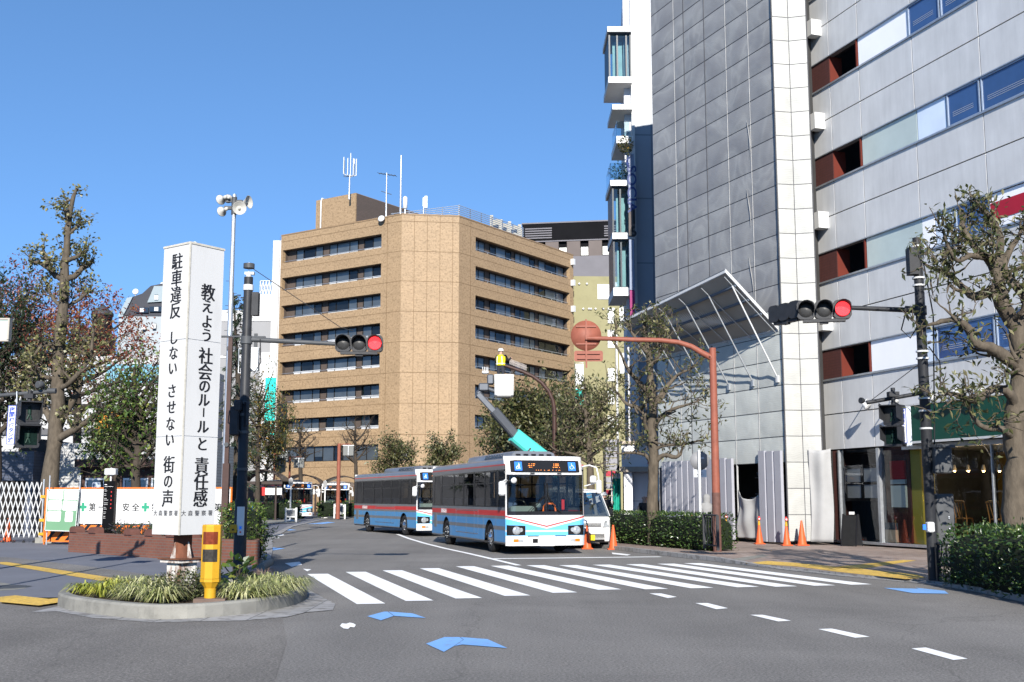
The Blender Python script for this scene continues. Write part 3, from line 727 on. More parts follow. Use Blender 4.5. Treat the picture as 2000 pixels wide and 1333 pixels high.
net_white = net_mat('white_mesh_sheet', (.30,.30,.285), (.34,.34,.32), .8)
seam = M('sheet_seam', (.06,.06,.065), .8, var=.2); lace = M('pale_lacing', (.3,.3,.3), .7, var=.2)
o = thing('netted_building', 'tall building wrapped in grey mesh scaffold sheets with a white sheeted corner', 'building', (LA.x, LA.y, 0))
us = [.2, 1.75, 3.25, 4.75, 6.3, 7.1, NLEN]
nr = random.Random(11)
def sheet(mb, W, u0, u1, z0, z1, o0, bulge, n=5):
    ph, am = nr.random()*6, nr.uniform(.5, 1)*bulge
    g = [[W.p(u0+(u1-u0)*i/n, z0+(z1-z0)*j/n, o0 + am*math.sin(PI*i/n)*math.sin(PI*j/n)*(1+.5*math.sin(ph+i*1.7+j)) + nr.uniform(-.15,.15)*bulge*(0<i<n and 0<j<n)) for i in range(n+1)] for j in range(n+1)]
    vs_ = [p for r in g for p in r]; fs = [(j*(n+1)+i, j*(n+1)+i+1, (j+1)*(n+1)+i+1, (j+1)*(n+1)+i) for j in range(n) for i in range(n)]
    if (vs_[1]-vs_[0]).cross(vs_[n+1]-vs_[0]).dot(W.n) < 0: fs = [f[::-1] for f in fs]
    mb.mesh(vs_, fs, True)
ZB = [.18+.9*k for k in range(28)]
up, lowm, sm_, lc = MB(), MB(), MB(), MB()
for i in range(len(us)-1):
    for k in range(3, len(ZB)-1):
        t = lowm if ZB[k] < 8.2 else up
        sheet(t, NW, us[i]+.012, us[i+1]-.012, ZB[k]+.012, ZB[k+1]-.012, 0, .045)
for k in range(3, len(ZB)): NW.box(sm_, .2, NLEN, ZB[k]-.008, ZB[k]+.008, -.05, .012)
for i, u in enumerate(us[1:-1]): NW.box(lc if i in (1, 4, 0) else sm_, u-.009, u+.009, .2, NH, -.05, .018)
# wrinkled vertical folds next to the right seam
up.build('mesh_sheet', net_dark, o); lowm.build('lower_sheet', net_low, o)
sm_.build('seam', seam, o); lc.build('lacing', lace, o)
mb = MB()
for k in range(3):
    z0 = 9.0+2.6*k; u = 1.95+.06*math.sin(k*2.1)
    mb.tube([NW.p(u+.12*math.sin(z*1.9+k), z, .03) for z in [z0+.25*j for j in range(7)]], [.004,.012,.02,.024,.02,.012,.004], 6)
mb.build('fold', net_dark, o)
# white corner: two narrow sheets with a slight fold
pxx = lambda px, Y: V((px-1000)/F*(Y*ct-.22), Y, 0)
WA, WB, WC = pxx(1541,39.3), pxx(1575,39.42), pxx(1613,39.25)
mb = MB(); s2_ = MB()
Wa = Wall((WA.x,WA.y), tuple((WB-WA)[:2]), (0,-1)); Wb = Wall((WB.x,WB.y), tuple((WC-WB)[:2]), (0,-1))
la, lb = (WB-WA).length, (WC-WB).length
for k in range(0, len(ZB)-1):
    for W, L_ in ((Wa, la), (Wb, lb)):
        if k < 3 and W is Wb and False: continue
        sheet(mb, W, .012, L_-.012, ZB[k]+.01, ZB[k+1]-.01, 0, .03, 4)
        W.box(s2_, 0, L_, ZB[k]-.011, ZB[k]+.011, -.03, .006)
Wa.box(s2_, -.02, .02, .15, NH, -.03, .01); Wb.box(s2_, -.012, .012, .15, NH, -.03, .008); Wb.box(s2_, lb-.02, lb+.02, .15, NH, -.2, .01)
mb.build('white_sheet', net_white, o); s2_.build('seam', seam, o)
# solid core behind the sheets (opening left at the foot)
mb = MB(); core = [NW.p(.25,0,-.35), NW.p(NLEN-.02,0,-.35), NW.p(NLEN-.02,0,-6), V(16,44,0), V(11.3,40.7,0), V(10.7,39.6,0), V(10.0,39.75,0)]
mb.prism([(p.x, p.y) for p in core], (0,0,3.3), (1,0,0), (0,1,0), Zv(NH-3.3))
mb.prism([(p.x, p.y) for p in (NW.p(.25,0,-2), NW.p(NLEN-.02,0,-2), NW.p(NLEN-.02,0,-6), V(16,44,0), V(11.3,40.7,0))], (0,0,0), (1,0,0), (0,1,0), Zv(3.3))
mb.build('core', M('dark_core', (.05,.05,.05), .9, var=.2), o)
mb = MB(); NW.box(mb, NLEN-.001, NLEN+.03, .2, NH, -2.2, 0.0); mb.build('end_sheet', net_dark, o)
mb = MB()    # scaffold in the dark opening
for u in (1.95, 2.5, 3.1):
    mb.tube([NW.p(u,.12,-.9), NW.p(u,3.3,-.9)], .025, 6)
for z in (.6,1.2,1.8,2.4): mb.tube([NW.p(1.7,z,-.9), NW.p(3.4,z,-.9)], .022, 6)
mb.tube([NW.p(1.9,.4,-.85), NW.p(3.2,2.6,-.85)], .02, 6)
for z in (1.35,1.5,1.62): mb.tube([NW.p(3.2,z,-.5), NW.p(2.7,z+.05,-.45)], .03, 6)
mb.build('scaffold', grey_metal, o)
# temporary hoarding boards
hoard = M('pale_hoarding', (.27,.27,.30), .5, var=.06, vs=1.5, dirt=.1)
def hoarding(u0, u1, z1, w_, label):
    t = thing('hoarding', label, 'hoarding', NW.p(u0,.12,.1)); k = u0
    while k < u1-.05:
        e_ = min(k+w_, u1); mb = MB()
        prof = [(k, 0), (k+.05, .05), (e_-.05, .05), (e_, 0), (e_, -.03), (k, -.03)]
        mb.prism(prof, NW.p(0,.13,.12), NW.d, NW.n, Zv(z1-.13+nr.uniform(-.02,.02))); mb.build('board', hoard, t); k = e_+.012
    return t
hoarding(3.32, 8.5, 3.12, .43, 'long row of pale grey hoarding boards left of the dark opening')
hoarding(.3, 1.72, 3.3, .46, 'short run of pale hoarding boards right of the dark opening')
# sagging cloth in the opening, hung cloth on the white corner
cloth = M('grey_cloth', (.27,.27,.27), .85, var=.1, vs=2, bump=.2, bs=12)
def cloth_sheet(name, label, W, u0, u1, z0, z1, o0, sag, folds, seed):
    mb = MB(); n, m_ = 26, 26; r = random.Random(seed); ph = [r.random()*6 for _ in range(6)]
    g = []
    for j in range(m_+1):
        for i in range(n+1):
            a, b_ = i/n, j/m_
            top = z1 - sag*math.sin(PI*a)**.8
            z = z0+(top-z0)*b_
            off = o0 + .05*math.sin(folds*a*6+ph[0]+1.5*b_) + .035*math.sin(folds*a*11+ph[1]-2*b_) + .03*math.sin(b_*9+ph[2]+3*a)
            u = u0+(u1-u0)*a + .05*math.sin(b_*5+ph[3])*(1-b_)
            g.append(W.p(u, z, off))
    fs = [(j*(n+1)+i, j*(n+1)+i+1, (j+1)*(n+1)+i+1, (j+1)*(n+1)+i) for j in range(m_) for i in range(n)]
    mb.mesh(g, fs, True); ob_ = mb.build(name, cloth)
    md = ob_.modifiers.new('thick', 'SOLIDIFY'); md.thickness = .01
    return tag(ob_, label, 'cloth')
cloth_sheet('cloth_screen', 'grey cloth sagging across the dark opening between the hoardings', NW, 1.75, 3.2, .2, 1.95, .02, .35, 1.2, 4)
cloth_sheet('cloth_screen', 'tall grey cloth hanging over the foot of the white corner', Wb, .18, lb+.28, .16, 3.35, .13, .08, .8, 5)
# canopy
o = thing('canopy', 'large corrugated metal canopy with diagonal struts projecting from the netted building', 'canopy', NW.p(4,7.6))
corr = M('corrugated_soffit', (.34,.31,.265), .6, var=.15, vs=1); corrt = M('canopy_top', (.5,.5,.5), .5, .3, var=.1)
CU0, CU1 = .42, 8.1
TZ = at(1420,532,38.8).z
def cpt(u, t, o_=0): return NW.p(u, 7.6+(TZ-7.6-.09*(u-.42))*t+o_, .06+2.1*t)
tipn = (cpt(0,1)-cpt(0,0)).normalized(); cn = tipn.cross(NW.d).normalized()
if cn.z > 0: cn = -cn
mb = MB(); NR = 64
for k in range(NR):
    a = CU0+(CU1-CU0)*k/NR; b_ = CU0+(CU1-CU0)*(k+.5)/NR; c_ = CU0+(CU1-CU0)*(k+1)/NR
    for (x0, x1, y0, y1) in ((a, b_, 0, -.05), (b_, c_, -.05, 0)):
        mb.face([cpt(x0,0,y0), cpt(x1,0,y1), cpt(x1,1,y1), cpt(x0,1,y0)])
    
mb.build('soffit', corr, o)
mb = MB(); mb.face([cpt(CU0,0,.1), cpt(CU1,0,.1), cpt(CU1,1,.1), cpt(CU0,1,.1)]); mb.build('roof_sheet', corrt, o)
mb = MB()
for u in (CU0-.04, CU1): mb.ob(cpt(u,-.01,-.06), NW.d*.05, cpt(u,1.01)-cpt(u,-.01), Zv(.14))
mb.ob(cpt(CU0,1.0,-.06), cpt(CU1,1.0)-cpt(CU0,1.0), tipn*.04, Zv(.09)); mb.ob(cpt(CU0,-.03,-.06), cpt(CU1,-.03)-cpt(CU0,-.03), tipn*.05, Zv(.14))
mb.build('edge_trim', white_steel, o)
for t in (.3,.55,.8):
    mb = MB(); mb.ob(cpt(CU0,t,-.14), cpt(CU1,t)-cpt(CU0,t), tipn*.06, Zv(.05)); mb.build('purlin', M('blue_grey_purlin', (.1,.12,.15), .6, var=.1) if t == .3 else bpy.data.materials['blue_grey_purlin'], o)
for u in (.5, 2.0, 3.55, 5.05, 6.5, 7.95):
    mb = MB(); mb.tube([cpt(u,.0,-.16), cpt(u,1.0,-.16)], .022, 6); mb.build('rafter', grey_metal, o)
    mb = MB(); mb.tube([cpt(u,.85,-.18), NW.p(u, 5.85, .06)], .03, 8); NW.box(mb, u-.06, u+.06, 5.68, 5.92, .02, .1); mb.build('strut', white_steel if u < 1 else grey_metal, o)

# ------------------------------------------------------------------ grey panel building on the right
GA = V(11.26,40.4,0)
GW = Wall((GA.x, GA.y), (.3125,-.9499), (-1,-.3))
def panel_mat(name, col):
    m, nt, b = new_mat(name); v = coords(nt, 'UV')
    st_ = nt.nodes.new('ShaderNodeMapping'); st_.inputs['Scale'].default_value = (3,.3,1); nt.links.new(v, st_.inputs[0])
    a = ramp(nt, noise(nt, st_.outputs[0], 1.2, 5, .65), [(.3, dk(col,.86)), (.65, col)])
    d = ramp(nt, noise(nt, v, .8, 6, .6), [(.3, (.9,)*3), (.7, (1.04,)*3)])
    nt.links.new(mix(nt, 1., a, d, 'MULTIPLY'), b.inputs['Base Color']); b.inputs['Roughness'].default_value = .5
    b.inputs['Specular IOR Level'].default_value = .4; return m
panel = panel_mat('grey_metal_panel', (.53,.53,.525)); gap_m = M('panel_gap', (.025,.025,.028), .9, var=.1)
maroon = brickmat('maroon_tile', (.075,.021,.017), (.064,.018,.014), (.04,.013,.011), .1, .1, .006, off=0, bump=.1, grime=.1)
maroon_b = M('red_brown_reveal', (.1,.02,.013), .5, var=.12, vs=2)
grey = thing('grey_building', 'grey metal panelled building with maroon recesses above a corner cafe', 'building', (GA.x, GA.y, 0))
U0, U1 = -.35, 17.5; GH = 27
rz_ = [(5.85,6.9),(9.4,10.45),(12.98,14.05),(16.58,17.62),(20.2,21.25),(23.8,24.85)]
mb, gp = MB(), MB()
edges = [-.35, .98, 2.72, 5.56, 8.6, 11.6, 14.6, 17.5]
bands = [(3.33, rz_[0][0])] + [(rz_[i][1], rz_[i+1][0]) for i in range(5)] + [(24.85, 27)]
for z0, z1 in bands:
    zm = (z0+z1)/2
    for a, b_ in ((z0, zm), (zm, z1)):
        us_ = edges if not (b_ == z1) else edges
        for i in range(len(us_)-1):
            GW.box(mb, us_[i]+.019, us_[i+1]-.019, a+.019, b_-.019, -.12, 0)
    GW.box(gp, U0, U1, z0+.005, z1-.005, -.3, -.04)
mb.build('cladding', panel, grey); gp.build('panel_gap', gap_m, grey)
mb = MB()
for z0, z1 in rz_:
    GW.box(mb, U0, U1, z0-.06, z0+.002, -.2, .05); GW.box(mb, U0, U1, z1-.002, z1+.035, -.2, .02)
mb.build('sill', grey_metal, grey)
mb = MB(); GW.box(mb, U0, U1, 3.3, GH-.05, -9, -3.2); GW.box(mb, 2.7, U1, 3.4, GH-.1, -3.3, -.32); mb.build('core', black_void, grey)
def one(W, name, m, par, *a):
    mb = MB(); W.box(mb, *a); return mb.build(name, m, par)
for z0, z1 in rz_:
    one(GW, 'maroon_pier', maroon, grey, U0, .95, z0+.002, z1-.002, -.55, -.02); one(GW, 'recess_reveal', maroon_b, grey, .952, .97, z0+.002, z1-.002, -.54, -.03)
    one(GW, 'red_jamb', maroon_b, grey, 2.56, 2.62, z0+.002, z1-.002, -.2, -.01); one(GW, 'recess_floor', mullion, grey, 1.0, 2.55, z0-.0, z0+.03, -2, -.1)
# panels and windows in each window band
pw = M('white_infill_panel', (.8,.8,.82), .45, var=.05, vs=1); pg = M('pale_green_glass', (.42,.48,.45), .25, var=.12, vs=1, spec=.7); pb = M('pale_blue_panel_glass', (.6,.68,.78), .12, var=.1, vs=1, spec=.7)
bluew = M('blue_window_glass', (.035,.08,.2), .03, var=.35, vs=.5, spec=1.); redp = M('crimson_panel', (.34,.015,.03), .35, var=.1, vs=1)
infill = {0: [(2.66,5.2,pw),(5.25,6.0,pb),(6.0,8.5,bluew),(8.6,11,bluew)], 1: [(2.66,5.56,pg),(5.58,6.16,pw),(6.2,7.1,pb),(7.15,8.6,bluew),(8.62,11.6,redp)],
          2: [(2.66,5.56,pg),(5.6,6.95,pb),(7.05,8.45,bluew),(8.55,11.5,bluew)], 3: [(2.66,5.34,pw),(5.42,6.9,bluew),(7.0,8.6,bluew),(8.7,11,bluew)], 4: [(2.66,6,pw),(6,9,bluew)], 5: [(2.66,9,pw)]}
for r_, lst in infill.items():
    z0, z1 = rz_[r_]
    for a, b_, m_ in lst:
        mb = MB(); ws = m_ is bluew
        if m_ is redp:
            GW.box(mb, a, b_, z0+.02, z1-.02, -.12, -.045); f_ = mb.build('sign_panel', pw, grey); mb = MB(); GW.box(mb, a+.003, b_, z0+.25, z1-.28, -.044, -.03); mb.build('red_stripe', redp, f_); continue
        GW.box(mb, a, b_, z0+.005, z1-.005, -.14, -.05)
        if not ws: mb.build('infill_panel', m_, grey)
        else:
            f_ = mb.build('window', m_, grey)
            mb = MB(); frame_ring(mb, GW, a-.02, b_+.02, z0+.003, z1-.003, .05, -.05, -.015); mb.build('frame', M('window_frame_blue', (.3,.36,.45), .4, .3, var=.1) if 'window_frame_blue' not in bpy.data.materials else bpy.data.materials['window_frame_blue'], f_)
            mb = MB()
            for q in range(3): GW.box(mb, a+.2, b_-.3, z0+.3+.06*q, z0+.31+.06*q, -.049, -.045)
            mb.build('blind_line', white_steel, f_)
for z in (19.0, 15.42, 11.71, 7.98, 22.6): one(GW, 'wall_light_box', slabw, grey, .2, .57, z-.42, z+.18, .0, .42)
mb = MB(); GW.box(mb, -.5, -.35, .12, GH, -1, .0); mb.build('dark_joint', gap_m, grey)
# ground floor: cafe front
oak = M('warm_wood', (.42,.2,.06), .45, var=.2, vs=9, stretch=(1,1,.2))
one(GW, 'maroon_wall', maroon, grey, -.33, .55, .2, 3.3, -.5, -.03); one(GW, 'maroon_wall', maroon, grey, 2.85, 4.1, .2, 3.3, -.55, -.25)
mb = MB(); GW.box(mb, .55, .62, .2, 3.3, -.2, .02); GW.box(mb, 2.72, 2.85, .2, 3.3, -.2, .0); GW.box(mb, 8.05, 8.1, .2, 3.3, -.1, -.02); GW.box(mb, 4.1, 17, 3.18, 3.32, -.2, .02); GW.box(mb, -.35, 17.4, .12, .2, -.6, .1); mb.build('shopfront_frame', grey_metal, grey)
mb = MB(); GW.quad(mb, .62, 2.72, .2, 3.3, -.08); GW.quad(mb, 4.1, 8.05, .2, 3.2, -.06); GW.quad(mb, 8.1, 17, .2, 3.2, -.06); GW.quad(mb, 2.85, 4.1, .2, 3.2, -.12); mb.build('shopfront_glass', glass_mat('cafe_glass', (.85,.87,.86), .015, .1), grey)
mb = MB(); frame_ring(mb, GW, .75, 2.7, 1.55, 2.75, .1, -.2, -.1); GW.box(mb, 1.68, 1.82, 1.6, 2.7, -.2, -.1); GW.box(mb, .8, 2.66, 2.1, 2.18, -.2, -.1); mb.build('door_frame', ink, grey)
mb = MB(); GW.box(mb, .86, 1.67, 2.19, 2.66, -.19, -.13); GW.box(mb, .86, 1.67, 1.64, 2.09, -.19, -.13); GW.box(mb, 1.83, 2.6, 2.19, 2.66, -.19, -.13); GW.box(mb, 1.83, 2.6, 1.64, 2.09, -.19, -.13); mb.build('notice_sheet', white_paint, grey)
mb = MB(); GW.box(mb, 3.2, 3.95, 2.25, 2.85, -.24, -.17); mb.build('red_poster', M('red_poster', (.42,.01,.02), .4, var=.08), grey)
mb = MB(); GW.box(mb, 3.2, 3.95, 1.35, 2.05, -.24, -.17); GW.box(mb, 3.2, 3.95, 2.1, 2.24, -.24, -.17); mb.build('pale_poster', M('pale_green_poster', (.55,.63,.6), .5, var=.05), grey)
mb = MB(); GW.box(mb, 2.87, 3.4, .22, .62, -.24, -.13); mb.mi = 1; GW.box(mb, 2.87, 3.4, .63, .85, -.24, -.13); mb.build('low_sign', [M('beige_sign', (.55,.46,.34), .6, var=.08), M('slate_sign', (.06,.08,.1), .6, var=.1)], grey)
mb = MB()
GW.box(mb, .6, 2.8, .15, 3.3, -3.5, -3.3); mb.mi = 1; GW.box(mb, 2.7, 17, .15, 3.3, -5, -4.8); GW.box(mb, 16.9, 17.1, .15, 3.3, -8, -.3); GW.box(mb, 7.9, 8.1, .15, 3.2, -4.9, -2.2); mb.mi = 2; GW.box(mb, 4.1, 4.6, .15, 3.3, -.8, -.3)
mb.mi = 3; GW.box(mb, -.3, 17.4, .1, .15, -8, -.3); mb.mi = 0; GW.box(mb, -.3, 17.4, 3.22, 3.3, -8, -.35); GW.box(mb, 2.75, 2.84, .15, 3.3, -4.8, -.3)
mb.build('interior', [M('dim_wall', (.07,.075,.075), .8, var=.3), M('ochre_wall', (.3,.2,.035), .8, var=.2), M('olive_pillar', (.42,.36,.06), .7, var=.1), M('dark_floor', (.06,.05,.045), .5, var=.2)], grey)
# green awning board
green = M('dark_green_awning', (.004,.034,.022), .55, var=.12, vs=2, dirt=.1)
aw = thing('awning', 'dark green shop awning with white edging over the cafe window', 'awning', GW.p(6,3.3))
mb = MB(); mb.ob(GW.p(4.2,3.34,.02), GW.d*12.5, GW.n*.5, Zv(.03)); mb.face([GW.p(4.2,3.38,.5), GW.p(16.7,3.38,.5), GW.p(16.7,4.55,.05), GW.p(4.2,4.55,.05)]); mb.face([GW.p(4.2,3.38,.5), GW.p(4.2,4.55,.05), GW.p(4.2,3.38,.02)])
mb.build('fabric', green, aw)
mb = MB(); mb.ob(GW.p(4.18,3.32,.5), GW.d*12.55, GW.n*.03, Zv(.07)); mb.ob(GW.p(4.18,4.55,.03), GW.d*12.55, GW.n*.05, Zv(.05)); mb.build('edging', white_steel, aw)
for k, u in enumerate((2.9, 4.35, 6.2, 7.35, 8.35)):
    t = thing('flood_light', ['white flood lamp on a wall bracket left of the green awning', 'white flood lamp over the left end of the green awning', 'white flood lamp behind the traffic pole above the awning', 'white flood lamp among the tree leaves above the awning', 'white flood lamp over the right end of the green awning'][k], 'lamp', GW.p(u,4.7), group='flood lamps above the green awning')
    mb = MB(); mb.tube([GW.p(u-.5,4.95,.02), GW.p(u-.1,4.75,.5)], .018, 6); mb.build('arm', white_steel, t)
    mb = MB(); mb.lathe(GW.p(u-.1,4.78,.5), [(.03,-.02),(.06,.05),(.13,.22),(.14,.26),(.02,.24)], 12, GW.d*.7+Zv(-.5)-GW.n*.3); mb.build('lamp_head', white_paint, t)
glow = M('warm_bulb', (1,.72,.36), .4, var=0, emit=5.0); shade = M('lamp_shade', (.7,.6,.42), .5, var=0)
for k, x in enumerate((1864, 1891, 1921, 1952)):
    u = GW.hit(x, 905)[0]; Pp = Wall((GW.p(0,0,-1.6).x, GW.p(0,0,-1.6).y), GW.d[:2], GW.n[:2]); u, z = Pp.hit(x, 916)
    c = Pp.p(u, z)
    t = thing('pendant_lamp', ['leftmost lit pendant lamp in the cafe', 'lit pendant lamp second from the left in the cafe', 'lit pendant lamp third from the left in the cafe', 'lit pendant lamp nearest the tree trunk in the cafe'][k], 'lamp', c, group='lit pendant lamps in the cafe')
    mb = MB(); mb.tube([c+Zv(.12), c+Zv(3.2-c.z)], .008, 5); mb.build('cord', ink, t)
    mb = MB(); mb.lathe(c, [(.07,-.06),(.035,.12),(.01,.13)], 12); mb.build('lamp_shade', shade, t)
    mb = MB(); mb.sph(c-Zv(.06), .045, 10, 6); mb.build('bulb', glow, t)
    pl_ = bpy.data.lights.new('bulb_light', 'POINT'); pl_.energy = 6; pl_.color = (1, .7, .38); pl_.shadow_soft_size = .05
    po = bpy.data.objects.new('bulb_light', pl_); C.objects.link(po); po.parent = t; po.location = (0, 0, -.16)
def cafe_chair(label):
    t = thing('cafe_chair', label, 'chair', (0,0,0), 0, 'bentwood chairs in the cafe window')
    mb = MB(); mb.lathe((0,0,.44), [(.19,0),(.2,.015),(.19,.035)], 18); mb.build('seat', oak, t)
    for x, y in ((-.15,-.15),(.15,-.15)):
        mb = MB(); mb.tube([(x*.9,y*.9,.44), (x*1.15,y*1.15,0)], [.018,.014], 7); mb.build('leg', oak, t)
    for x in (-.16,.16):
        mb = MB(); mb.tube([(x*1.1,.2,0),(x,.17,.45),(x*1.05,.22,.7),(x*1.02,.27,.88)], .016, 7); mb.build('leg', oak, t)
    mb = MB(); mb.tube([(-.17,.27,.88),(-.1,.285,.91),(.1,.285,.91),(.17,.27,.88)], .03, 7)
    for x in (-.06,0,.06): mb.tube([(x*.6,.18,.46),(x,.23,.66),(x*1.6,.275,.89)], .011, 6)
    mb.build('backrest', oak, t)
    mb = MB(); mb.tube([(.14*math.cos(a),.14*math.sin(a),.22) for a in [k*PI/8 for k in range(17)]], .009, 6); mb.build('ring_stretcher', oak, t)
    return t
Pc = Wall((GW.p(0,0,-.9).x, GW.p(0,0,-.9).y), GW.d[:2], GW.n[:2])
ch = cafe_chair('wooden cafe chair behind the window beside the grey control box'); u = Pc.hit(1885,1020)[0]; ch.location = Pc.p(u,.5); ch.rotation_euler.z = 2.2; ch.scale = (1.15,)*3
c2 = dup(ch, None, 2.2, 'wooden cafe chair behind the window beside the tree trunk'); u = Pc.hit(1952,1020)[0]; c2.location = Pc.p(u,.5)
mb = MB(); GW.box(mb, 4.7, 16, .15, .5, -2.5, -.35); tag(mb.build('window_platform', M('dark_platform', (.04,.04,.04), .6, var=.2)), 'dark raised platform under the chairs inside the cafe window', 'platform')
# ------------------------------------------------------------------ trees
bark = M('bark', (.082,.067,.05), .95, var=.45, vs=9, bump=.8, bs=22, stretch=(1,1,.35))
bark_dark = M('dark_bark', (.045,.036,.028), .95, var=.4, vs=9, bump=.7, bs=22, stretch=(1,1,.35))
lf_olive = leafmat('evergreen_leaf', [(0,(.025,.036,.012)),(.3,(.055,.068,.022)),(.65,(.105,.108,.04)),(.88,(.155,.145,.06)),(1,(.21,.19,.1))])
lf_green = leafmat('green_leaf', [(0,(.025,.055,.014)),(.5,(.065,.115,.022)),(.85,(.12,.17,.03)),(1,(.2,.21,.045))])
lf_dark = leafmat('dark_leaf', [(0,(.008,.018,.008)),(.6,(.022,.04,.014)),(1,(.055,.075,.022))])
lf_ginkgo = leafmat('ginkgo_leaf', [(0,(.08,.09,.03)),(.5,(.16,.16,.06)),(.85,(.24,.21,.085)),(1,(.3,.27,.16))])
lf_red = leafmat('autumn_leaf', [(0,(.08,.02,.014)),(.5,(.19,.045,.026)),(.8,(.27,.09,.04)),(1,(.22,.16,.06))])
lf_hedge = leafmat('hedge_leaf', [(0,(.012,.03,.008)),(.5,(.028,.06,.012)),(.85,(.055,.1,.02)),(1,(.12,.15,.05))], .25, .32)
lf_needle = leafmat('needle_leaf', [(0,(.02,.035,.02)),(.6,(.04,.06,.035)),(1,(.075,.095,.055))])
lf_yellow = leafmat('yellowing_leaf', [(0,(.03,.05,.015)),(.5,(.07,.085,.02)),(.8,(.16,.12,.025)),(1,(.28,.14,.02))])
def rvec(r): 
    while True:
        v = V(r.uniform(-1,1), r.uniform(-1,1), r.uniform(-1,1))
        if .05 < v.length < 1: return v.normalized()
class Leaves:
    def __init__(s): s.v = []; s.f = []
    def leaf(s, p, d, n, L, w):
        a = d*L; b = d.cross(n)
        if b.length < 1e-3: b = d.orthogonal()
        b = b.normalized()*w/2; k = len(s.v); c = n*(-L*.12)
        s.v += [p, p+a*.5+b, p+a+c, p+a*.5-b]; s.f.append((k,k+1,k+2,k+3))
    def clump(s, r, c, rad, n, L, w, flat=.85, out=.5):
        for _ in range(n):
            q = rvec(r); p = c+V(q.x*rad, q.y*rad, q.z*rad*flat)*(r.random()**.5)
            d = (q*out+rvec(r)).normalized()
            s.leaf(p, d, (V(0,0,1)+rvec(r)*.8).normalized(), L*r.uniform(.7,1.25), w*r.uniform(.7,1.2))
    def build(s, name, mat, parent):
        me = bpy.data.meshes.new(name); off = parent.location if parent else V(0,0,0)
        me.from_pydata([tuple(p-off) for p in s.v], [], s.f); me.materials.append(mat)
        o = bpy.data.objects.new(name, me); C.objects.link(o); o.parent = parent; return o
def limb(mb, pts, r0, r1, r, n=8, jit=.0, sub=3):
    """smooth knobbly limb through pts; returns the refined points"""
    P_ = [Vector(p) for p in pts]; out = []
    for i in range(len(P_)-1):
        p0, p1, p2, p3 = P_[max(i-1,0)], P_[i], P_[i+1], P_[min(i+2, len(P_)-1)]
        for k in range(sub):
            t = k/sub; q = .5*((2*p1)+(p2-p0)*t+(2*p0-5*p1+4*p2-p3)*t*t+(3*p1-p0-3*p2+p3)*t**3)
            out.append(q+rvec(r)*jit*(i+k > 0))
    out.append(P_[-1]); m = len(out)-1
    rad = [(r0+(r1-r0)*(i/m))*r.uniform(.9,1.13) for i in range(m+1)]
    mb.tube(out, rad, n); return out, rad
def twigs(mb, lv, r, p, d, L, rad, depth, cfg):
    """recursive gnarled pollard growth ending in knuckles with leaf clusters"""
    n = cfg.get('seg', 4); q = Vector(p); dd = Vector(d).normalized(); pts = [q.copy()]
    for i in range(n):
        dd = (dd + rvec(r)*cfg['wig'] + V(0,0,cfg['up'])).normalized(); q = q+dd*L/n; pts.append(q.copy())
    rr = [rad*(1-.45*i/n) for i in range(n+1)]
    mb.tube(pts, rr, 6 if depth > 0 else 5)
    if depth <= 0:
        if cfg.get('knob'): mb.sph(pts[-1], rad*cfg['knob'], 6, 4)
        if lv is not None and r.random() < cfg.get('leafy', 1): 
            lv.clump(r, pts[-1]+dd*cfg['lr']*.4, cfg['lr']*r.uniform(.7,1.3), int(cfg['ln']*r.uniform(.6,1.4)), cfg['ll'], cfg['lw'])
            if cfg.get('shoots'):
                for _ in range(cfg['shoots']):
                    e = pts[-1]+(dd+rvec(r)*.7+V(0,0,.4)).normalized()*cfg['lr']*r.uniform(1.,2.0); mb.tube([pts[-1], (pts[-1]+e)/2+rvec(r)*.03, e], [.012,.01,.006], 4); lv.clump(r, e, cfg['lr']*.45, max(3, int(cfg['ln']*.3)), cfg['ll'], cfg['lw'])
        return
    for k in range(cfg['fork']):
        i = n if k == 0 else r.randint(max(1,n-2), n)
        nd_ = (dd*.7+rvec(r)*cfg['spread']).normalized()
        twigs(mb, lv, r, pts[i], nd_, L*cfg['shr']*r.uniform(.75,1.2), rr[i]*(.85 if k == 0 else .7), depth-1, cfg)
        if lv is not None and cfg.get('mid') and r.random() < cfg['mid']: lv.clump(r, pts[i], cfg['lr']*.8, int(cfg['ln']*.5), cfg['ll'], cfg['lw'])
def tree(label, base, limbs, cfg, leaf, seed, brk=bark, group=None, Y=None, name='tree', extra=None):
    """limbs: list of (pixel polyline [(px,py,dy)], r0, r1, n side twigs, twig length)"""
    r = random.Random(seed); o = thing(name, label, 'tree', base, 0, group)
    mb = MB(); lv = Leaves()
    for li, (pl, r0, r1, nt_, tl) in enumerate(limbs):
        pts = [at(x, y, Y+dy) for x, y, dy in pl]
        if li == 0 and pts[0].z > base[2]: pts[0] = V(pts[0].x, pts[0].y, base[2])
        out, rad = limb(mb, pts, r0, r1, r, 9, r0*.12)
        if nt_:
            m = len(out)-1
            for k in range(nt_):
                i = min(m, int(m*(cfg.get('from', .3)+(1-cfg.get('from', .3))*(k+.6)/nt_)))
                dd = rvec(r); dd.z = dd.z*.5+.3; twigs(mb, lv, r, out[i], dd, tl*r.uniform(.7,1.2), rad[i]*.55, cfg['depth'], cfg)
            twigs(mb, lv, r, out[-1], (out[-1]-out[-2]), tl*.7, rad[-1], cfg['depth'], cfg)
    if extra: extra(mb, lv, r)
    mb.build('trunk', brk, o); 
    if lv.f: lv.build('crown', leaf, o)
    return o
near = dict(wig=.38, up=.08, spread=.8, fork=2, shr=.7, depth=2, lr=.19, ln=6, ll=.15, lw=.062, knob=1.5, shoots=2, mid=.5, leafy=.95, seg=3)
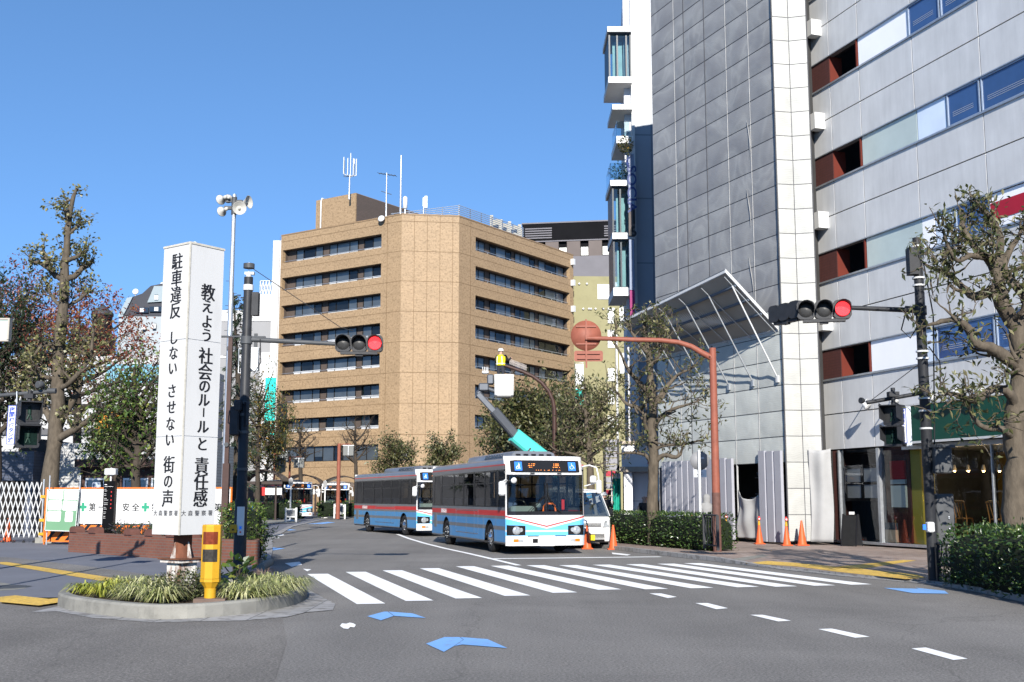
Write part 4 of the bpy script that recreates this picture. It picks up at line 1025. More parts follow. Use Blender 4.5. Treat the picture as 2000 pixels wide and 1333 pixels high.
# the pollarded tree on the right edge (traced limb by limb)
tree('gnarled pollarded tree with a thick trunk at the right edge above the hedge', G(1990,1120,.06), [
    ([(1992,1120,0),(1985,1000,0),(1987,900,0),(1983,830,0),(1988,760,.05),(1995,700,.1),(1985,640,.1),(1960,600,0)], .25, .12, 3, .45),
    ([(1985,800,0),(1972,770,-.2),(1940,760,-.4),(1905,782,-.6),(1872,773,-.7)], .1, .05, 3, .4),
    ([(1992,720,0),(1950,690,-.2),(1935,680,-.3),(1905,670,-.4),(1890,640,-.4),(1860,625,-.3),(1830,632,-.2)], .12, .04, 4, .4),
    ([(1960,600,0),(1938,570,.1),(1905,580,.3),(1880,560,.4),(1850,535,.4),(1825,525,.3)], .11, .035, 4, .4),
    ([(1960,600,0),(1950,540,.1),(1930,505,.1),(1900,480,.1),(1880,440,.2)], .12, .04, 4, .4),
    ([(1945,535,.1),(1955,480,.2),(1945,440,.2),(1935,425,.1)], .09, .04, 3, .38),
    ([(1990,740,0),(2005,690,.2),(2010,600,.4),(1985,560,.4),(1960,520,.6),(1985,470,.6)], .13, .05, 4, .45),
    ([(1985,860,0),(1960,840,-.3),(1920,835,-.5),(1900,815,-.6)], .08, .03, 2, .35),
    ([(1990,640,.1),(2020,570,.2),(2030,480,.3)], .11, .05, 5, .5),
    ([(1930,505,.1),(1895,500,-.2),(1870,510,-.3),(1850,480,-.4)], .06, .03, 3, .35),
    ], near, lf_olive, 5, Y=20.6)
# main street tree in front of the netted building
mid = dict(near, lr=.25, ln=6, ll=.17, lw=.07, shoots=2, mid=.45)
tree('pollarded street tree with knuckled branches standing in front of the canopy', G(1276,1045,.06), [
    ([(1276,1040,0),(1275,940,0),(1277,880,0),(1273,840,0),(1276,790,0),(1270,745,0),(1268,700,.1),(1262,660,.1)], .2, .09, 4, .75),
    ([(1277,905,0),(1295,890,-.2),(1320,893,-.4),(1330,885,-.5)], .09, .05, 2, .4),
    ([(1277,880,0),(1300,870,-.2),(1335,868,-.3),(1370,860,-.4)], .07, .03, 3, .5),
    ([(1272,905,0),(1262,890,.3),(1240,885,.4),(1220,885,.5)], .08, .04, 2, .4),
    ([(1274,840,0),(1290,815,-.3),(1315,800,-.4),(1345,790,-.6)], .09, .04, 4, .7),
    ([(1272,830,0),(1250,800,.2),(1225,790,.3),(1208,770,.4)], .09, .04, 4, .6),
    ([(1276,790,0),(1300,760,.2),(1320,735,.3),(1340,725,.3)], .09, .04, 4, .7),
    ([(1270,770,0),(1245,745,-.2),(1225,720,-.3),(1212,690,-.4)], .09, .04, 4, .7),
    ([(1268,720,0),(1290,690,0),(1300,660,.1)], .07, .04, 4, .6),
    ([(1265,690,0),(1245,665,.1),(1230,645,.1)], .07, .035, 4, .55),
    ], mid, lf_olive, 8, Y=38.5)
far = dict(near, lr=.45, ln=14, ll=.22, lw=.1, shoots=1, mid=.7, depth=2, knob=1.3)
def crown_tree(label, px, pyb, pyt, Y, wpx, leaf, seed, dens=1., cfg=None, trunk_r=.17, brk=bark_dark, split=.35, group=None, name='tree', n=7, zb=.03):
    c = dict(cfg or far); c['ln'] = max(2, int(c['ln']*dens)); r = random.Random(seed)
    ytop = pyb+(pyt-pyb)*.86; ys = pyb+(pyt-pyb)*split; L = [([(px,pyb,0),(px+r.uniform(-3,3),ys,0),(px+r.uniform(-6,6),(ys+ytop)/2,0),(px+r.uniform(-8,8),ytop,0)], trunk_r, trunk_r*.3, 5, abs(pyb-pyt)/F*Y*.14)]
    for k in range(n):
        f = k/max(1,n-1); y0 = ys+(ytop-ys)*f*.75; sgn = 1 if k % 2 else -1; wd = wpx*.42*(1-.35*f)*r.uniform(.75,1.1)
        dy = r.uniform(-1,1)*wpx/F*Y*.35
        L.append(([(px,y0,0),(px+sgn*wd*.5,y0+(pyt-pyb)*.07,dy*.5),(px+sgn*wd,y0+(pyt-pyb)*r.uniform(.08,.2),dy)], trunk_r*.45, trunk_r*.18, 4, abs(pyb-pyt)/F*Y*.12))
    p = at(px, pyb, Y); return tree(label, V(p.x, Y, zb), L, c, leaf, seed, brk, group, Y, name)
# trees between the buses and the office block
crown_tree('dense green tree under the lift bucket behind the nearest bus', 1060, 965, 765, 62, 190, lf_olive, 21, 1.15, dict(far, lr=.75, ll=.26, lw=.13, mid=1.0, depth=2), .22, n=11)
crown_tree('bushy green tree to the left of the dense tree below the lift boom', 1000, 965, 810, 66, 75, lf_olive, 24, .9, dict(far, lr=.7, ll=.26, lw=.13, mid=1.0), .18, n=9)
crown_tree('knuckled street tree between the dense tree and the tenant sign', 1150, 990, 745, 52, 130, lf_olive, 22, .6, dict(far, lr=.4, ll=.2, lw=.09), .2, bark, n=9)
crown_tree('sparse street tree close to the right end of the tan building', 1112, 985, 770, 57, 80, lf_olive, 27, .6, dict(far, lr=.42, ll=.22, lw=.09), .18, bark, n=7)
bare = dict(far, leafy=.0, mid=0, shoots=0, knob=1.6, fork=3, spread=.9)
crown_tree('bare pruned tree in front of the left windows of the tan building', 590, 975, 815, 100, 60, None, 31, 1, bare, .22, bark_dark, .4)
crown_tree('bare pruned tree beside the red brown lamp post at the bus terminal', 697, 970, 812, 100, 70, None, 32, 1, bare, .22, bark_dark, .4)
ball = dict(far, shr=.5, lr=.42, ln=10, ll=.26, lw=.13, mid=.6, leafy=.9, knob=1.2, fork=3, up=.02, spread=1.0)
crown_tree('round clipped tree above the second bus', 773, 985, 856, 96, 58, lf_olive, 33, .45, ball, .16, bark_dark, .3, n=9)
crown_tree('round clipped tree above the rear roof of the nearest bus', 866, 985, 852, 96, 56, lf_olive, 34, .45, ball, .16, bark_dark, .3, n=9)
# trees by the bus shelters
crown_tree('knuckled tree with yellowing leaves at the left end of the bus shelters', 503, 1000, 735, 82, 95, lf_yellow, 35, .7, far, .22, bark_dark, .38, n=10)
crown_tree('small leafy tree behind the black traffic pole', 520, 1000, 830, 90, 60, lf_yellow, 36, 1.2, far, .16, bark_dark, .4)
# conifer behind the sign pillar
def conifer(label, px, pyb, pyt, Y, wpx, seed):
    r = random.Random(seed); b = at(px, pyb, Y); t_ = at(px, pyt, Y); o = thing('conifer_tree', label, 'tree', V(b.x, Y, .03)); mb = MB(); lv = Leaves()
    mb.tube([V(b.x,Y,.03), V(b.x+.1,Y,(b.z+t_.z)/2), t_], [.25,.16,.03], 8); H_ = t_.z
    for k in range(70):
        f = .2+.8*k/70; z = H_*f; L = wpx/F*Y*.55*(1.12-f)**.7*r.uniform(.6,1.15); a = k*2.4+r.random()
        d = V(math.cos(a), math.sin(a), -.18); p0 = V(b.x, Y, z); p1 = p0+d*L*.6+V(0,0,.05); p2 = p0+d*L+V(0,0,-.12*L)
        mb.tube([p0,p1,p2], [.04,.025,.008], 4)
        for i in range(44):
            q = p0.lerp(p2, r.uniform(.25,1.02)); lv.leaf(q+rvec(r)*.06, (d+rvec(r)*.75+V(0,0,-.5)).normalized(), rvec(r), r.uniform(.25,.5), .045)
    mb.build('trunk', bark_dark, o); lv.build('crown', lf_needle, o)
conifer('drooping dark conifer between the white sign pillar and the black traffic pole', 456, 1000, 572, 60, 85, 41)
# left side: ginkgo, cherry, evergreens
gk = dict(wig=.25, up=.12, spread=.8, fork=2, shr=.6, depth=1, lr=.3, ln=13, ll=.14, lw=.12, knob=1.9, shoots=2, mid=.7, leafy=.95, seg=3); gk['from'] = .35
tree('tall pruned ginkgo with a bare spire and yellow green leaf tufts', at(92,1000,44)*1.0 - V(0,0,at(92,1000,44).z-.03), [
    ([(92,1005,0),(97,940,0),(108,850,0),(112,790,0),(116,700,0),(121,620,0),(126,540,0),(130,470,0),(135,420,0),(145,380,0)], .34, .08, 9, .42),
    ([(124,545,0),(105,535,.3),(92,510,.3),(88,498,.3)], .13, .08, 3, .3), ([(105,530,0),(80,515,-.2),(68,512,-.2)], .1, .06, 3, .3),
    ([(125,545,0),(145,540,.2),(160,525,.2),(172,520,.3)], .14, .08, 3, .3), ([(128,510,0),(148,503,-.2),(160,495,-.3)], .1, .06, 3, .3),
    ([(134,440,0),(128,412,0)], .09, .07, 2, .25), ([(131,460,0),(150,445,0),(155,440,0)], .06, .05, 2, .25),
    ([(120,600,0),(105,585,.3),(98,572,.3)], .08, .05, 3, .35), ([(120,605,0),(148,590,.3),(168,575,.2)], .09, .05, 3, .4),
    ([(108,850,0),(130,800,.5),(150,770,.6),(158,740,.7)], .2, .09, 6, .5), ([(110,860,0),(145,840,-.4),(180,815,-.6),(205,795,-.8)], .17, .07, 6, .5),
    ([(108,845,0),(88,800,.4),(70,790,.6),(50,770,.8)], .16, .07, 6, .5), ([(116,700,0),(140,680,.4),(165,690,.6)], .1, .05, 5, .5), ([(116,690,0),(90,670,-.4),(70,690,-.6)], .1, .05, 5, .5),
    ([(114,760,0),(140,745,-.5),(175,700,-.7),(182,650,-.7)], .12, .05, 7, .5), ([(112,740,0),(80,735,-.4),(60,720,-.6)], .1, .05, 5, .5),
    ], gk, lf_ginkgo, 51, bark, Y=44)
ch_ = dict(wig=.22, up=.14, spread=.6, fork=2, shr=.8, depth=3, lr=.5, ln=12, ll=.2, lw=.1, mid=.35, leafy=.9, seg=3)
crown_tree('red leaved autumn tree behind the tall ginkgo', 150, 900, 600, 58, 300, lf_red, 52, .95, ch_, .25, bark_dark, .3, n=12, name='cherry_tree')
crown_tree('smaller red leaved tree at the far left beside the evergreen', 45, 900, 560, 62, 190, lf_red, 53, 1.0, ch_, .2, bark_dark, .3, n=9, name='cherry_tree')
ev = dict(far, lr=.55, ln=22, ll=.2, lw=.1, mid=.9, depth=2)
crown_tree('dark evergreen tree filling the left edge of the view', -10, 1000, 560, 47, 170, lf_dark, 54, .55, ev, .25, bark_dark, .3, n=14)
crown_tree('green evergreen with layered branches left of the white sign pillar', 268, 985, 705, 43, 105, lf_green, 55, .26, ev, .22, bark_dark, .22, n=12)
crown_tree('low leafy evergreen overhanging the black information post', 225, 985, 800, 46, 110, lf_green, 56, .25, dict(ev, lr=.42), .18, bark_dark, .3, n=8)
# ------------------------------------------------------------------ hedges and shrubs
core_m = M('hedge_core', (.008,.013,.006), .95, var=.4, vs=6, bump=.5, bs=14)
def hedge(label, pts, width, z0, h, seed, L=.07, dens=420, leaf=lf_hedge, name='hedge', cat='hedge', spk=.05, group=None):
    r = random.Random(seed); pts = [Vector((p[0], p[1], 0)) for p in pts]; o = thing(name, label, cat, (pts[0].x, pts[0].y, z0), 0, group)
    mb = MB(); lv = Leaves()
    ln = sum((b-a).length for a, b in zip(pts[:-1], pts[1:])); n = max(4, int(ln/.35)); path = []
    for i in range(n+1):
        s = ln*i/n; 
        for a, b in zip(pts[:-1], pts[1:]):
            if s <= (b-a).length+1e-6: path.append(a.lerp(b, s/(b-a).length)); break
            s -= (b-a).length
    rings = []
    for i, p in enumerate(path):
        t = (path[min(i+1,len(path)-1)]-path[max(i-1,0)]).normalized(); nn = V(-t.y,t.x,0); w = width/2-.07+r.uniform(-.04,.04); hh = h-.08+r.uniform(-.05,.04)
        if i in (0, len(path)-1): w *= .8; hh *= .92
        rings.append([p+nn*a*w+V(0,0,z0+b*hh) for a, b in ((-1,.05),(-1.02,.5),(-.95,.9),(-.6,1),(.0,1.02),(.6,1),(.95,.9),(1.02,.5),(1,.05))])
    mb.loft(rings, True, True, True); mb.build('branches', core_m, o)
    for i in range(len(path)-1):
        t = (path[i+1]-path[i]); tn = t.normalized(); nn = V(-tn.y,tn.x,0)
        for _ in range(int(dens*t.length*(h*2+width)*.55)):
            k = r.random(); side = r.choice((-1,1)); p = path[i]+t*r.random()
            if r.random() < width/(2*h+width): p = p+nn*r.uniform(-.5,.5)*width+V(0,0,z0+h+r.uniform(-.05,spk)*(1+(r.random()<.12))); d = (V(0,0,1)+rvec(r)*1.0)
            else: p = p+nn*side*(width/2+r.uniform(-.06,.05))+V(0,0,z0+h*k); d = nn*side+V(0,0,.5)+rvec(r)*.9
            lv.leaf(p, d.normalized(), (V(0,0,.6)+nn*side*.5+rvec(r)*.6).normalized(), L*r.uniform(.7,1.4), L*.48)
    for e, s in ((path[0], -1), (path[-1], 1)):
        t = (path[1]-path[0]).normalized() if s < 0 else (path[-1]-path[-2]).normalized(); nn = V(-t.y,t.x,0)
        for _ in range(int(dens*width*h)): 
            p = e+t*s*r.uniform(-.05,.06)+nn*r.uniform(-.5,.5)*width+V(0,0,z0+h*r.random()); lv.leaf(p, (t*s+V(0,0,.5)+rvec(r)*.9).normalized(), rvec(r), L*r.uniform(.7,1.4), L*.48)
    lv.build('foliage', leaf, o); return o
hA, hB = G(1212,1062,.12), G(1402,1078,.12); dd_ = V(-.28,.96,0)
hedge('clipped hedge along the kerb between the white van and the red brown pole', [V(3.6,43.0,0), V(4.55,39.9,0), V(6.35,34.7,0)], 1.0, .06, 1.06, 61, .085, 330)
hedge('glossy hedge behind black railings in the bottom right corner', [V(8.72,21.6,0), V(8.72,18.5,0), V(8.7,15,0)], 1.3, .06, .98, 62, .085, 420, spk=.12)
b0 = G(503,1100,.0); hedge('rounded bright green bush at the right end of the brick planter', [V(b0.x-.25,29.2,0), V(b0.x-.95,31.2,0)], .95, .05, 1.35, 63, .08, 420, lf_green, 'bush', 'bush', .1)
for k, (x0, x1, Y, hh, lb) in enumerate(((500,583,84,1.25,'low hedge along the bus shelter platform'),(623,655,92,1.2,'low hedge beside the red brown lamp post at the terminal'),(672,720,97,1.2,'low hedge behind the rear bus at the terminal'))):
    a, b = at(x0,1000,Y), at(x1,1000,Y); hedge(lb, [(a.x,Y),(b.x,Y+.5)], 1.2, .1, hh, 70+k, .17, 60, lf_hedge)
hedge('dark hedge under the trees behind the nearest bus', [at(1040,980,58)[:2], at(1185,980,58)[:2]], 1.4, .12, 1.6, 75, .16, 60, lf_dark)
# plants on the island and in the planter
def blades(mb, r, c, n, L, w, droop, col=0):
    for _ in range(n):
        a = r.random()*2*PI; d = V(math.cos(a), math.sin(a), 0); l = L*r.uniform(.6,1.15); up = r.uniform(.5,1.0); b = d.cross(V(0,0,1))*w/2
        p0 = c+d*r.uniform(0,.06); p1 = p0+d*l*.28+V(0,0,l*.5*up); p2 = p0+d*l*.62+V(0,0,l*.55*up-.02); p3 = p0+d*l*.9+V(0,0,l*(.55*up-droop))
        k = len(mb.v); mb.mesh([p0-b, p0+b, p1-b*.9, p1+b*.9, p2-b*.7, p2+b*.7, p3], [(0,1,3,2),(2,3,5,4),(4,5,6)], False)
lf_striped = leafmat('striped_grass_leaf', [(0,(.1,.13,.04)),(.3,(.24,.26,.09)),(.6,(.42,.42,.2)),(1,(.52,.5,.3))], .3)
lf_lime = leafmat('lime_grass_leaf', [(0,(.1,.14,.02)),(.5,(.28,.3,.04)),(1,(.42,.4,.07))], .3)
lf_cover = leafmat('ground_cover_leaf', [(0,(.02,.03,.01)),(.5,(.05,.06,.02)),(.85,(.1,.11,.04)),(1,(.28,.27,.14))], .25)
def grass_clump(pos, L, n, mat, seed, label, group='variegated grass clumps on the island'):
    r = random.Random(seed); o = thing('ornamental_grass', label, 'plant', pos, 0, group); mb = MB(); blades(mb, r, Vector(pos), n, L, .02, .28); mb.build('foliage', mat, o); return o
gc = [(165,1160,.35,lf_lime),(200,1166,.42,lf_lime),(222,1158,.4,lf_lime),(250,1172,.42,lf_striped),(285,1175,.5,lf_striped),(300,1160,.5,lf_striped),(270,1158,.45,lf_striped),(318,1178,.45,lf_striped),
      (450,1172,.45,lf_striped),(480,1174,.5,lf_striped),(510,1170,.5,lf_striped),(540,1166,.5,lf_striped),(560,1158,.5,lf_striped),(575,1150,.42,lf_striped),(500,1155,.5,lf_striped),(530,1148,.5,lf_striped),(235,1150,.4,lf_striped)]
words = ['leftmost lime green grass tuft on the island','second lime green grass tuft from the left on the island','lime green grass tuft farthest right on the island']
for k, (x, y, L, m) in enumerate(gc):
    side = 'left' if x < 400 else 'right'
    rank = 1+sum(1 for g in gc if g[3] is m and (g[0] < 400) == (x < 400) and g[0] < x)
    o_ = ['first','second','third','fourth','fifth','sixth','seventh','eighth','ninth'][rank-1]
    grass_clump(G(x, y, .15), L*1.05, 150, m, 100+k, words[rank-1] if m is lf_lime else f'striped pale grass tuft, {o_} from the left on the {side} part of the island')
def shrub(label, pos, rad, h, n, leaf, L, w, seed, name='shrub', cat='plant', stems=6):
    r = random.Random(seed); o = thing(name, label, cat, pos); mb = MB(); lv = Leaves(); pos = Vector(pos)
    for k in range(stems):
        a = 2*PI*k/stems+r.random(); e = pos+V(math.cos(a)*rad*.6, math.sin(a)*rad*.6, h*r.uniform(.6,.95)); mb.tube([pos, (pos+e)/2+rvec(r)*.04, e], [.012,.009,.005], 5)
    for _ in range(n):
        q = rvec(r); p = pos+V(q.x*rad, q.y*rad, h*.5+q.z*h*.5)*1.0*(1); p = pos+(p-pos)*(r.random()**.35); d = V(q.x,q.y,.3)+rvec(r)*.7
        lv.leaf(p, d.normalized(), (V(0,0,1)+rvec(r)*.6).normalized(), L*r.uniform(.7,1.3), w*r.uniform(.8,1.2))
    mb.build('stem', bark_dark, o); lv.build('foliage', leaf, o); return o
shrub('low dark flowering cover below the white sign pillar', G(350,1172,.15), .55, .42, 1500, lf_cover, .05, .035, 81)
shrub('small leafy cover between the sign pillar and the yellow box', G(385,1168,.15), .42, .45, 1100, lf_cover, .05, .035, 82)
shrub('broad leaved bright green plant beside the yellow box', G(462,1150,.15), .34, .5, 90, lf_green, .17, .13, 83, stems=9)
lf_pink = leafmat('pinkish_grass', [(0,(.14,.09,.07)),(1,(.26,.18,.14))])
r_ = random.Random(5); p_ = G(512,1138,.15); o_ = thing('feathery_grass', 'pinkish feathery grass tuft behind the striped grasses', 'plant', p_); mb = MB(); blades(mb, r_, p_, 260, .5, .006, .05); mb.build('foliage', lf_pink, o_)
# ------------------------------------------------------------------ buses
def paint(name, c, **k): return M(name, c, .35, var=.05, vs=1.5, spec=.35, coat=.08, dirt=.06, **k)
silver = M('silver_body_paint', (.2,.205,.215), .28, .55, var=.1, vs=1.5)
bus_blue = paint('bus_blue', (.055,.21,.42)); bus_sky = paint('bus_sky_blue', (.1,.36,.62)); bus_red = paint('bus_red', (.46,.02,.018)); bus_grey = paint('bus_grey', (.13,.135,.14)); bus_white = paint('bus_white', (.5,.5,.5)); bus_pale = paint('bus_pale_grey', (.42,.42,.44))
bus_black = M('bus_black_gloss', (.012,.012,.013), .15, var=.1); tint = glass_mat('bus_side_glass', (.42,.43,.43), .015, .1); wind = glass_mat('windscreen_glass', (.68,.73,.7), .01, .0)
chrome = M('chrome', (.75,.75,.76), .15, 1., var=.08, vs=10); amber = M('amber_lens', (.6,.13,.01), .25, var=.1); lampw = M('headlight_glass', (.33,.35,.37), .08, .3, var=.5, vs=16)
blue_sign = M('blue_pictogram_plate', (.02,.13,.55), .4, var=0, emit=.15); led = M('amber_led', (1,.3,.05), .5, var=0, emit=.7); white_mark = M('white_lettering', (.6,.6,.6), .5, var=0)
seat_m = M('seat_fabric', (.05,.07,.12), .9, var=.3); inter = M('bus_interior', (.1,.105,.105), .8, var=.3, vs=2); dash_m = M('dashboard', (.16,.19,.19), .6, var=.15)
BL, BW = 10.3, 1.225
def yf(x, z):
    s = 0 if z < 1.13 else (z-1.13)*.06 if z < 2.35 else .073+(z-2.35)*.32
    c = max(0., abs(x)-.98)/.245; return -s-.16*c*c
XS = [-1.225,-1.19,-1.13,-1.05,-.95,-.75,-.5,-.25,0,.25,.5,.75,.95,1.05,1.13,1.19,1.225]
def front_zone(mb, zl, zh, off=0., x0=-1.225, x1=1.225, nz=1, mi=None):
    xs = sorted(set([x0, x1]+[x for x in XS if x0 < x < x1]))
    for a, b in zip(xs[:-1], xs[1:]):
        for k in range(nz):
            q = []
            for x, t in ((a,k),(b,k),(b,k+1),(a,k+1)):
                lo = zl(x) if callable(zl) else zl; hi = zh(x) if callable(zh) else zh; z = lo+(hi-lo)*t/nz; q.append((x, yf(x,z)+off, z))
            mb.face(q[::-1], mi)
ARCH = ((-1.95,.57),(-7.85,.57))
def side_zone(mb, sx, y0, y1, z0, z1, off=0., mi=None, arch=True):
    ys = {y0, y1}
    if arch:
        for c, R_ in ARCH:
            for k in range(17): ys.add(max(min(y1,y0), min(max(y0,y1), c-R_*math.cos(PI*k/16))))
    ys = sorted(ys)
    def zb(y):
        b = z0
        for c, R_ in ARCH:
            if arch and abs(y-c) < R_: b = max(b, .42+math.sqrt(R_*R_-(y-c)**2)*1.0)
        return min(max(b, z0), z1)
    for a, b in zip(ys[:-1], ys[1:]):
        if zb(a) >= z1-1e-4 and zb(b) >= z1-1e-4: continue
        q = [(sx*(BW+off),a,zb(a)),(sx*(BW+off),b,zb(b)),(sx*(BW+off),b,z1),(sx*(BW+off),a,z1)]
        mb.face(q if sx > 0 else q[::-1], mi)
def pict(mb, c, s, kind, ux=(1,0,0), uz=(0,0,1), n=(0,1,0)):
    """white pictogram strokes on a blue plate: c centre, s half size"""
    c, ux, uz, n = Vector(c), Vector(ux), Vector(uz), Vector(n)*.004
    P_ = lambda a, b: c+ux*a*s+uz*b*s+n
    if kind == 'wheelchair':
        mb.sph(P_(-.05,.68), s*.13, 8, 5); mb.tube([P_(-.08,.5),P_(-.02,.05),P_(.35,.05),P_(.55,-.5),P_(.72,-.45)], s*.08, 5); mb.tube([P_(-.05,.28),P_(.3,.28)], s*.06, 5)
        mb.tube([P_(-.12+.45*math.cos(a),-.28+.45*math.sin(a)) for a in [2.2+.33*k for k in range(13)]], s*.06, 5)
    else:
        mb.sph(P_(.2,.72), s*.13, 8, 5); mb.tube([P_(.2,.5),P_(.18,-.1)], s*.17, 6); mb.tube([P_(.2,-.1),P_(.42,-.75)], s*.09, 5); mb.tube([P_(.15,-.1),P_(.02,-.75)], s*.09, 5); mb.tube([P_(.15,.35),P_(-.25,-.05)], s*.06, 5)
        mb.tube([P_(-.25,-.05),P_(-.6,-.5)], s*.12, 5); mb.tube([P_(-.62,-.72),P_(-.2,-.72)], s*.08, 5)
WIN = [(-9.85,-8.85),(-8.66,-6.76),(-6.70,-5.39),(-5.33,-3.90),(-3.84,-2.57),(-2.51,-1.10),(-.95,-.2)]
SILL, HEAD = 1.37, 2.49
def make_bus():
    t = thing('bus', '', 'bus')
    mb = MB()      # painted shell, 0 blue 1 grey 2 red 3 silver 4 white 5 black 6 sky
    for sx in (1, -1):
        for z0, z1, mi in ((.36,.70,0),(.70,.82,1),(.82,1.03,0),(1.03,1.12,1),(1.12,1.28,2),(1.28,SILL,1)): side_zone(mb, sx, -BL+.08, -.16, z0, z1, 0, mi)
        side_zone(mb, sx, -BL+.08, -.16, .325, .36, .004, 3)
        for z0, z1, mi in ((HEAD,2.61,3),(2.61,2.65,2)): side_zone(mb, sx, -BL+.08, -.16, z0, z1, 0, mi, False)
        ys = [-BL+.08]+[v for w_ in WIN for v in w_]+[-.16]
        for a, b in zip(ys[::2], ys[1::2]):
            if b-a > .02: side_zone(mb, sx, a, b, SILL, HEAD, -.002, 5, False)
    # roof arch
    mb.mi = 3; prof = [(1.225,2.65),(1.2,2.74),(1.12,2.81),(.9,2.855),(.45,2.88),(0,2.885)]; prof = prof+[(-x,z) for x, z in prof[-2::-1]]
    r0 = [(x, -BL+.08, z) for x, z in prof]; r1 = [(x, yf(x,min(z,2.62))-.12*(abs(x) < 1.2), z) for x, z in prof]
    mb.loft([r0, [(x,-5,z) for x, z in prof], r1], False, False, True)
    mb.mi = 4; mb.box(-1.2, 1.2, -BL, -BL+.08, .36, 2.83); mb.mi = 5; mb.box(-1.2, 1.2, -BL+.1, -.2, .28, .34)
    for sx in (-1, 1):       # wheel boxes
        for c, R_ in ARCH:
            mb.ob((sx*.62, c-R_, .3), (sx*.02,0,0), (0,2*R_,0), (0,0,.75))
            pts = [(sx*.64, c-R_*math.cos(PI*k/16), .42+R_*math.sin(PI*k/16)) for k in range(17)]; q = [(sx*(BW-.001), y, z) for _, y, z in pts]
            mb.loft([pts, q], False, False, True)
    mb.build('body', [bus_blue, bus_grey, bus_red, silver, bus_white, bus_black, bus_sky], t, False)
    # front
    mb = MB()
    vl = lambda x: .80+.25*min(abs(x), 1.2)**1.0*.95; ul = lambda x: vl(x)+.035
    front_zone(mb, .26, .55, .02, mi=0); front_zone(mb, .55, .66, 0, mi=1); front_zone(mb, .66, .72, 0.0, mi=2); front_zone(mb, .72, lambda x: vl(x)-.05, 0, mi=1); front_zone(mb, lambda x: vl(x)-.05, vl, 0, mi=0)
    front_zone(mb, vl, ul, .002, mi=3); front_zone(mb, ul, 1.15, 0, mi=2)
    for a, b in ((-1.225,-1.185),(1.185,1.225)): front_zone(mb, 1.15, 2.34, 0, a, b, 4, mi=0)
    front_zone(mb, 2.33, 2.88, 0, nz=5, mi=0)
    mb.face([(x, yf(x,.55)+.02, .55) for x in XS], 0); mb.face([(x, yf(x,.55), .553) for x in XS], 0); mb.face([(x, yf(x,.26)+.02, .26) for x in XS][::-1], 0)
    mb.mi = 0; mb.loft([[(x, yf(x,2.88), 2.88) for x in XS], [(x*.95, yf(x,2.88)-.2, 2.9) for x in XS], [(x*.9,-.7,2.87) for x in XS]], False, False, True)
    front_zone(mb, .715, .72, .002, -.75, .75, mi=4)
    mb.build('front_panel', [bus_white, bus_sky, bus_pale, bus_red, bus_black], t, False)
    mb = MB(); front_zone(mb, 1.15, 1.26, .006, -1.19, 1.19, mi=0); front_zone(mb, 2.3, 2.34, .006, -1.19, 1.19, mi=0)
    for a, b in ((-1.19,-1.15),(1.15,1.19)): front_zone(mb, 1.26, 2.3, .006, a, b, 4, mi=0)
    mb.box(-.012,.012, yf(0,1.2)-.01, yf(0,1.2)+.0, 1.26, 1.27)
    s_ = mb.build('windscreen_surround', bus_black, t, False)
    mb = MB(); front_zone(mb, 1.26, 2.3, 0, -1.15, 1.15, 4); mb.build('windscreen', wind, t, False)
    mb = MB(); front_zone(mb, 1.26, 2.3, .003, -.014, .014, 4); mb.build('centre_post', bus_black, t, False)
    for k in (-1, 1):
        mb = MB(); x0 = .5*k+.05; mb.tube([(x0, yf(0,1.2)+.03, 1.2), (x0-.3*k, yf(0,1.45)+.035, 1.5), (.045*k, yf(0,1.8)+.03, 1.72)], .012, 5); mb.tube([(.04*k, yf(0,1.4)+.03, 1.3), (.045*k, yf(0,2.1)+.03, 2.1)], .014, 5); mb.tube([(x0+.07, yf(0,1.2)+.03, 1.22), (.06*k, yf(0,1.8)+.03, 1.73)], .007, 4); mb.build('wiper', bus_black, t, False)
    # destination sign
    mb = MB(); pr = [(-1.04,2.47),(-1.08,2.52),(-1.08,2.7),(-1.04,2.76),(1.04,2.76),(1.08,2.7),(1.08,2.52),(1.04,2.47)]
    front_zone(mb, lambda x: 2.40+.04*max(0,(abs(x)-1.0))*10*.5, lambda x: 2.765-.04*max(0,(abs(x)-1.0))*10*.5, .014, -1.08, 1.08, 3)
    ds_ = mb.build('destination_sign', bus_black, t, False)
    for xx, kind in ((.84,'stroller'),(-.84,'wheelchair')):
        mb = MB(); zc = 2.585; n_ = V(0,1,.3).normalized(); up_ = V(0,-.3,1).normalized(); cpt_ = V(xx, yf(xx,zc)+.022, zc)
        mb.prism([(-.115,-.135),(.115,-.135),(.115,.135),(-.115,.135)], cpt_, (1,0,0), up_, n_*.006); mb.mi = 1; pict(mb, cpt_+n_*.006, .115, kind, (-1,0,0), up_, n_); mb.build('pictogram', [blue_sign, white_mark], ds_, False)
    mb = MB(); r = random.Random(9)
    for bx, wd, n_ in ((.42,.2,3),(-.35,.2,3)):
        for row in range(3):
            for k in range(9):
                if r.random() < .5: x = bx-wd*.5+wd*k/8; z = 2.655-.05*row; mb.box(x-.008, x+.008, yf(x,z)+.015, yf(x,z)+.019, z-.008, z+.008)
    for k in range(24):
        if r.random() < .4: x = .4-.85*k/23; z = 2.47; mb.box(x-.008, x+.008, yf(x,z)+.017, yf(x,z)+.022, z-.007, z+.007)
    mb.build('led_display', led, ds_, False)
    for k in (-.42, .42):
        mb = MB(); mb.cbox((k, yf(0,2.36)+.02, 2.375), .14, .03, .025); mb.build('marker_lamp', bus_black, t, False)
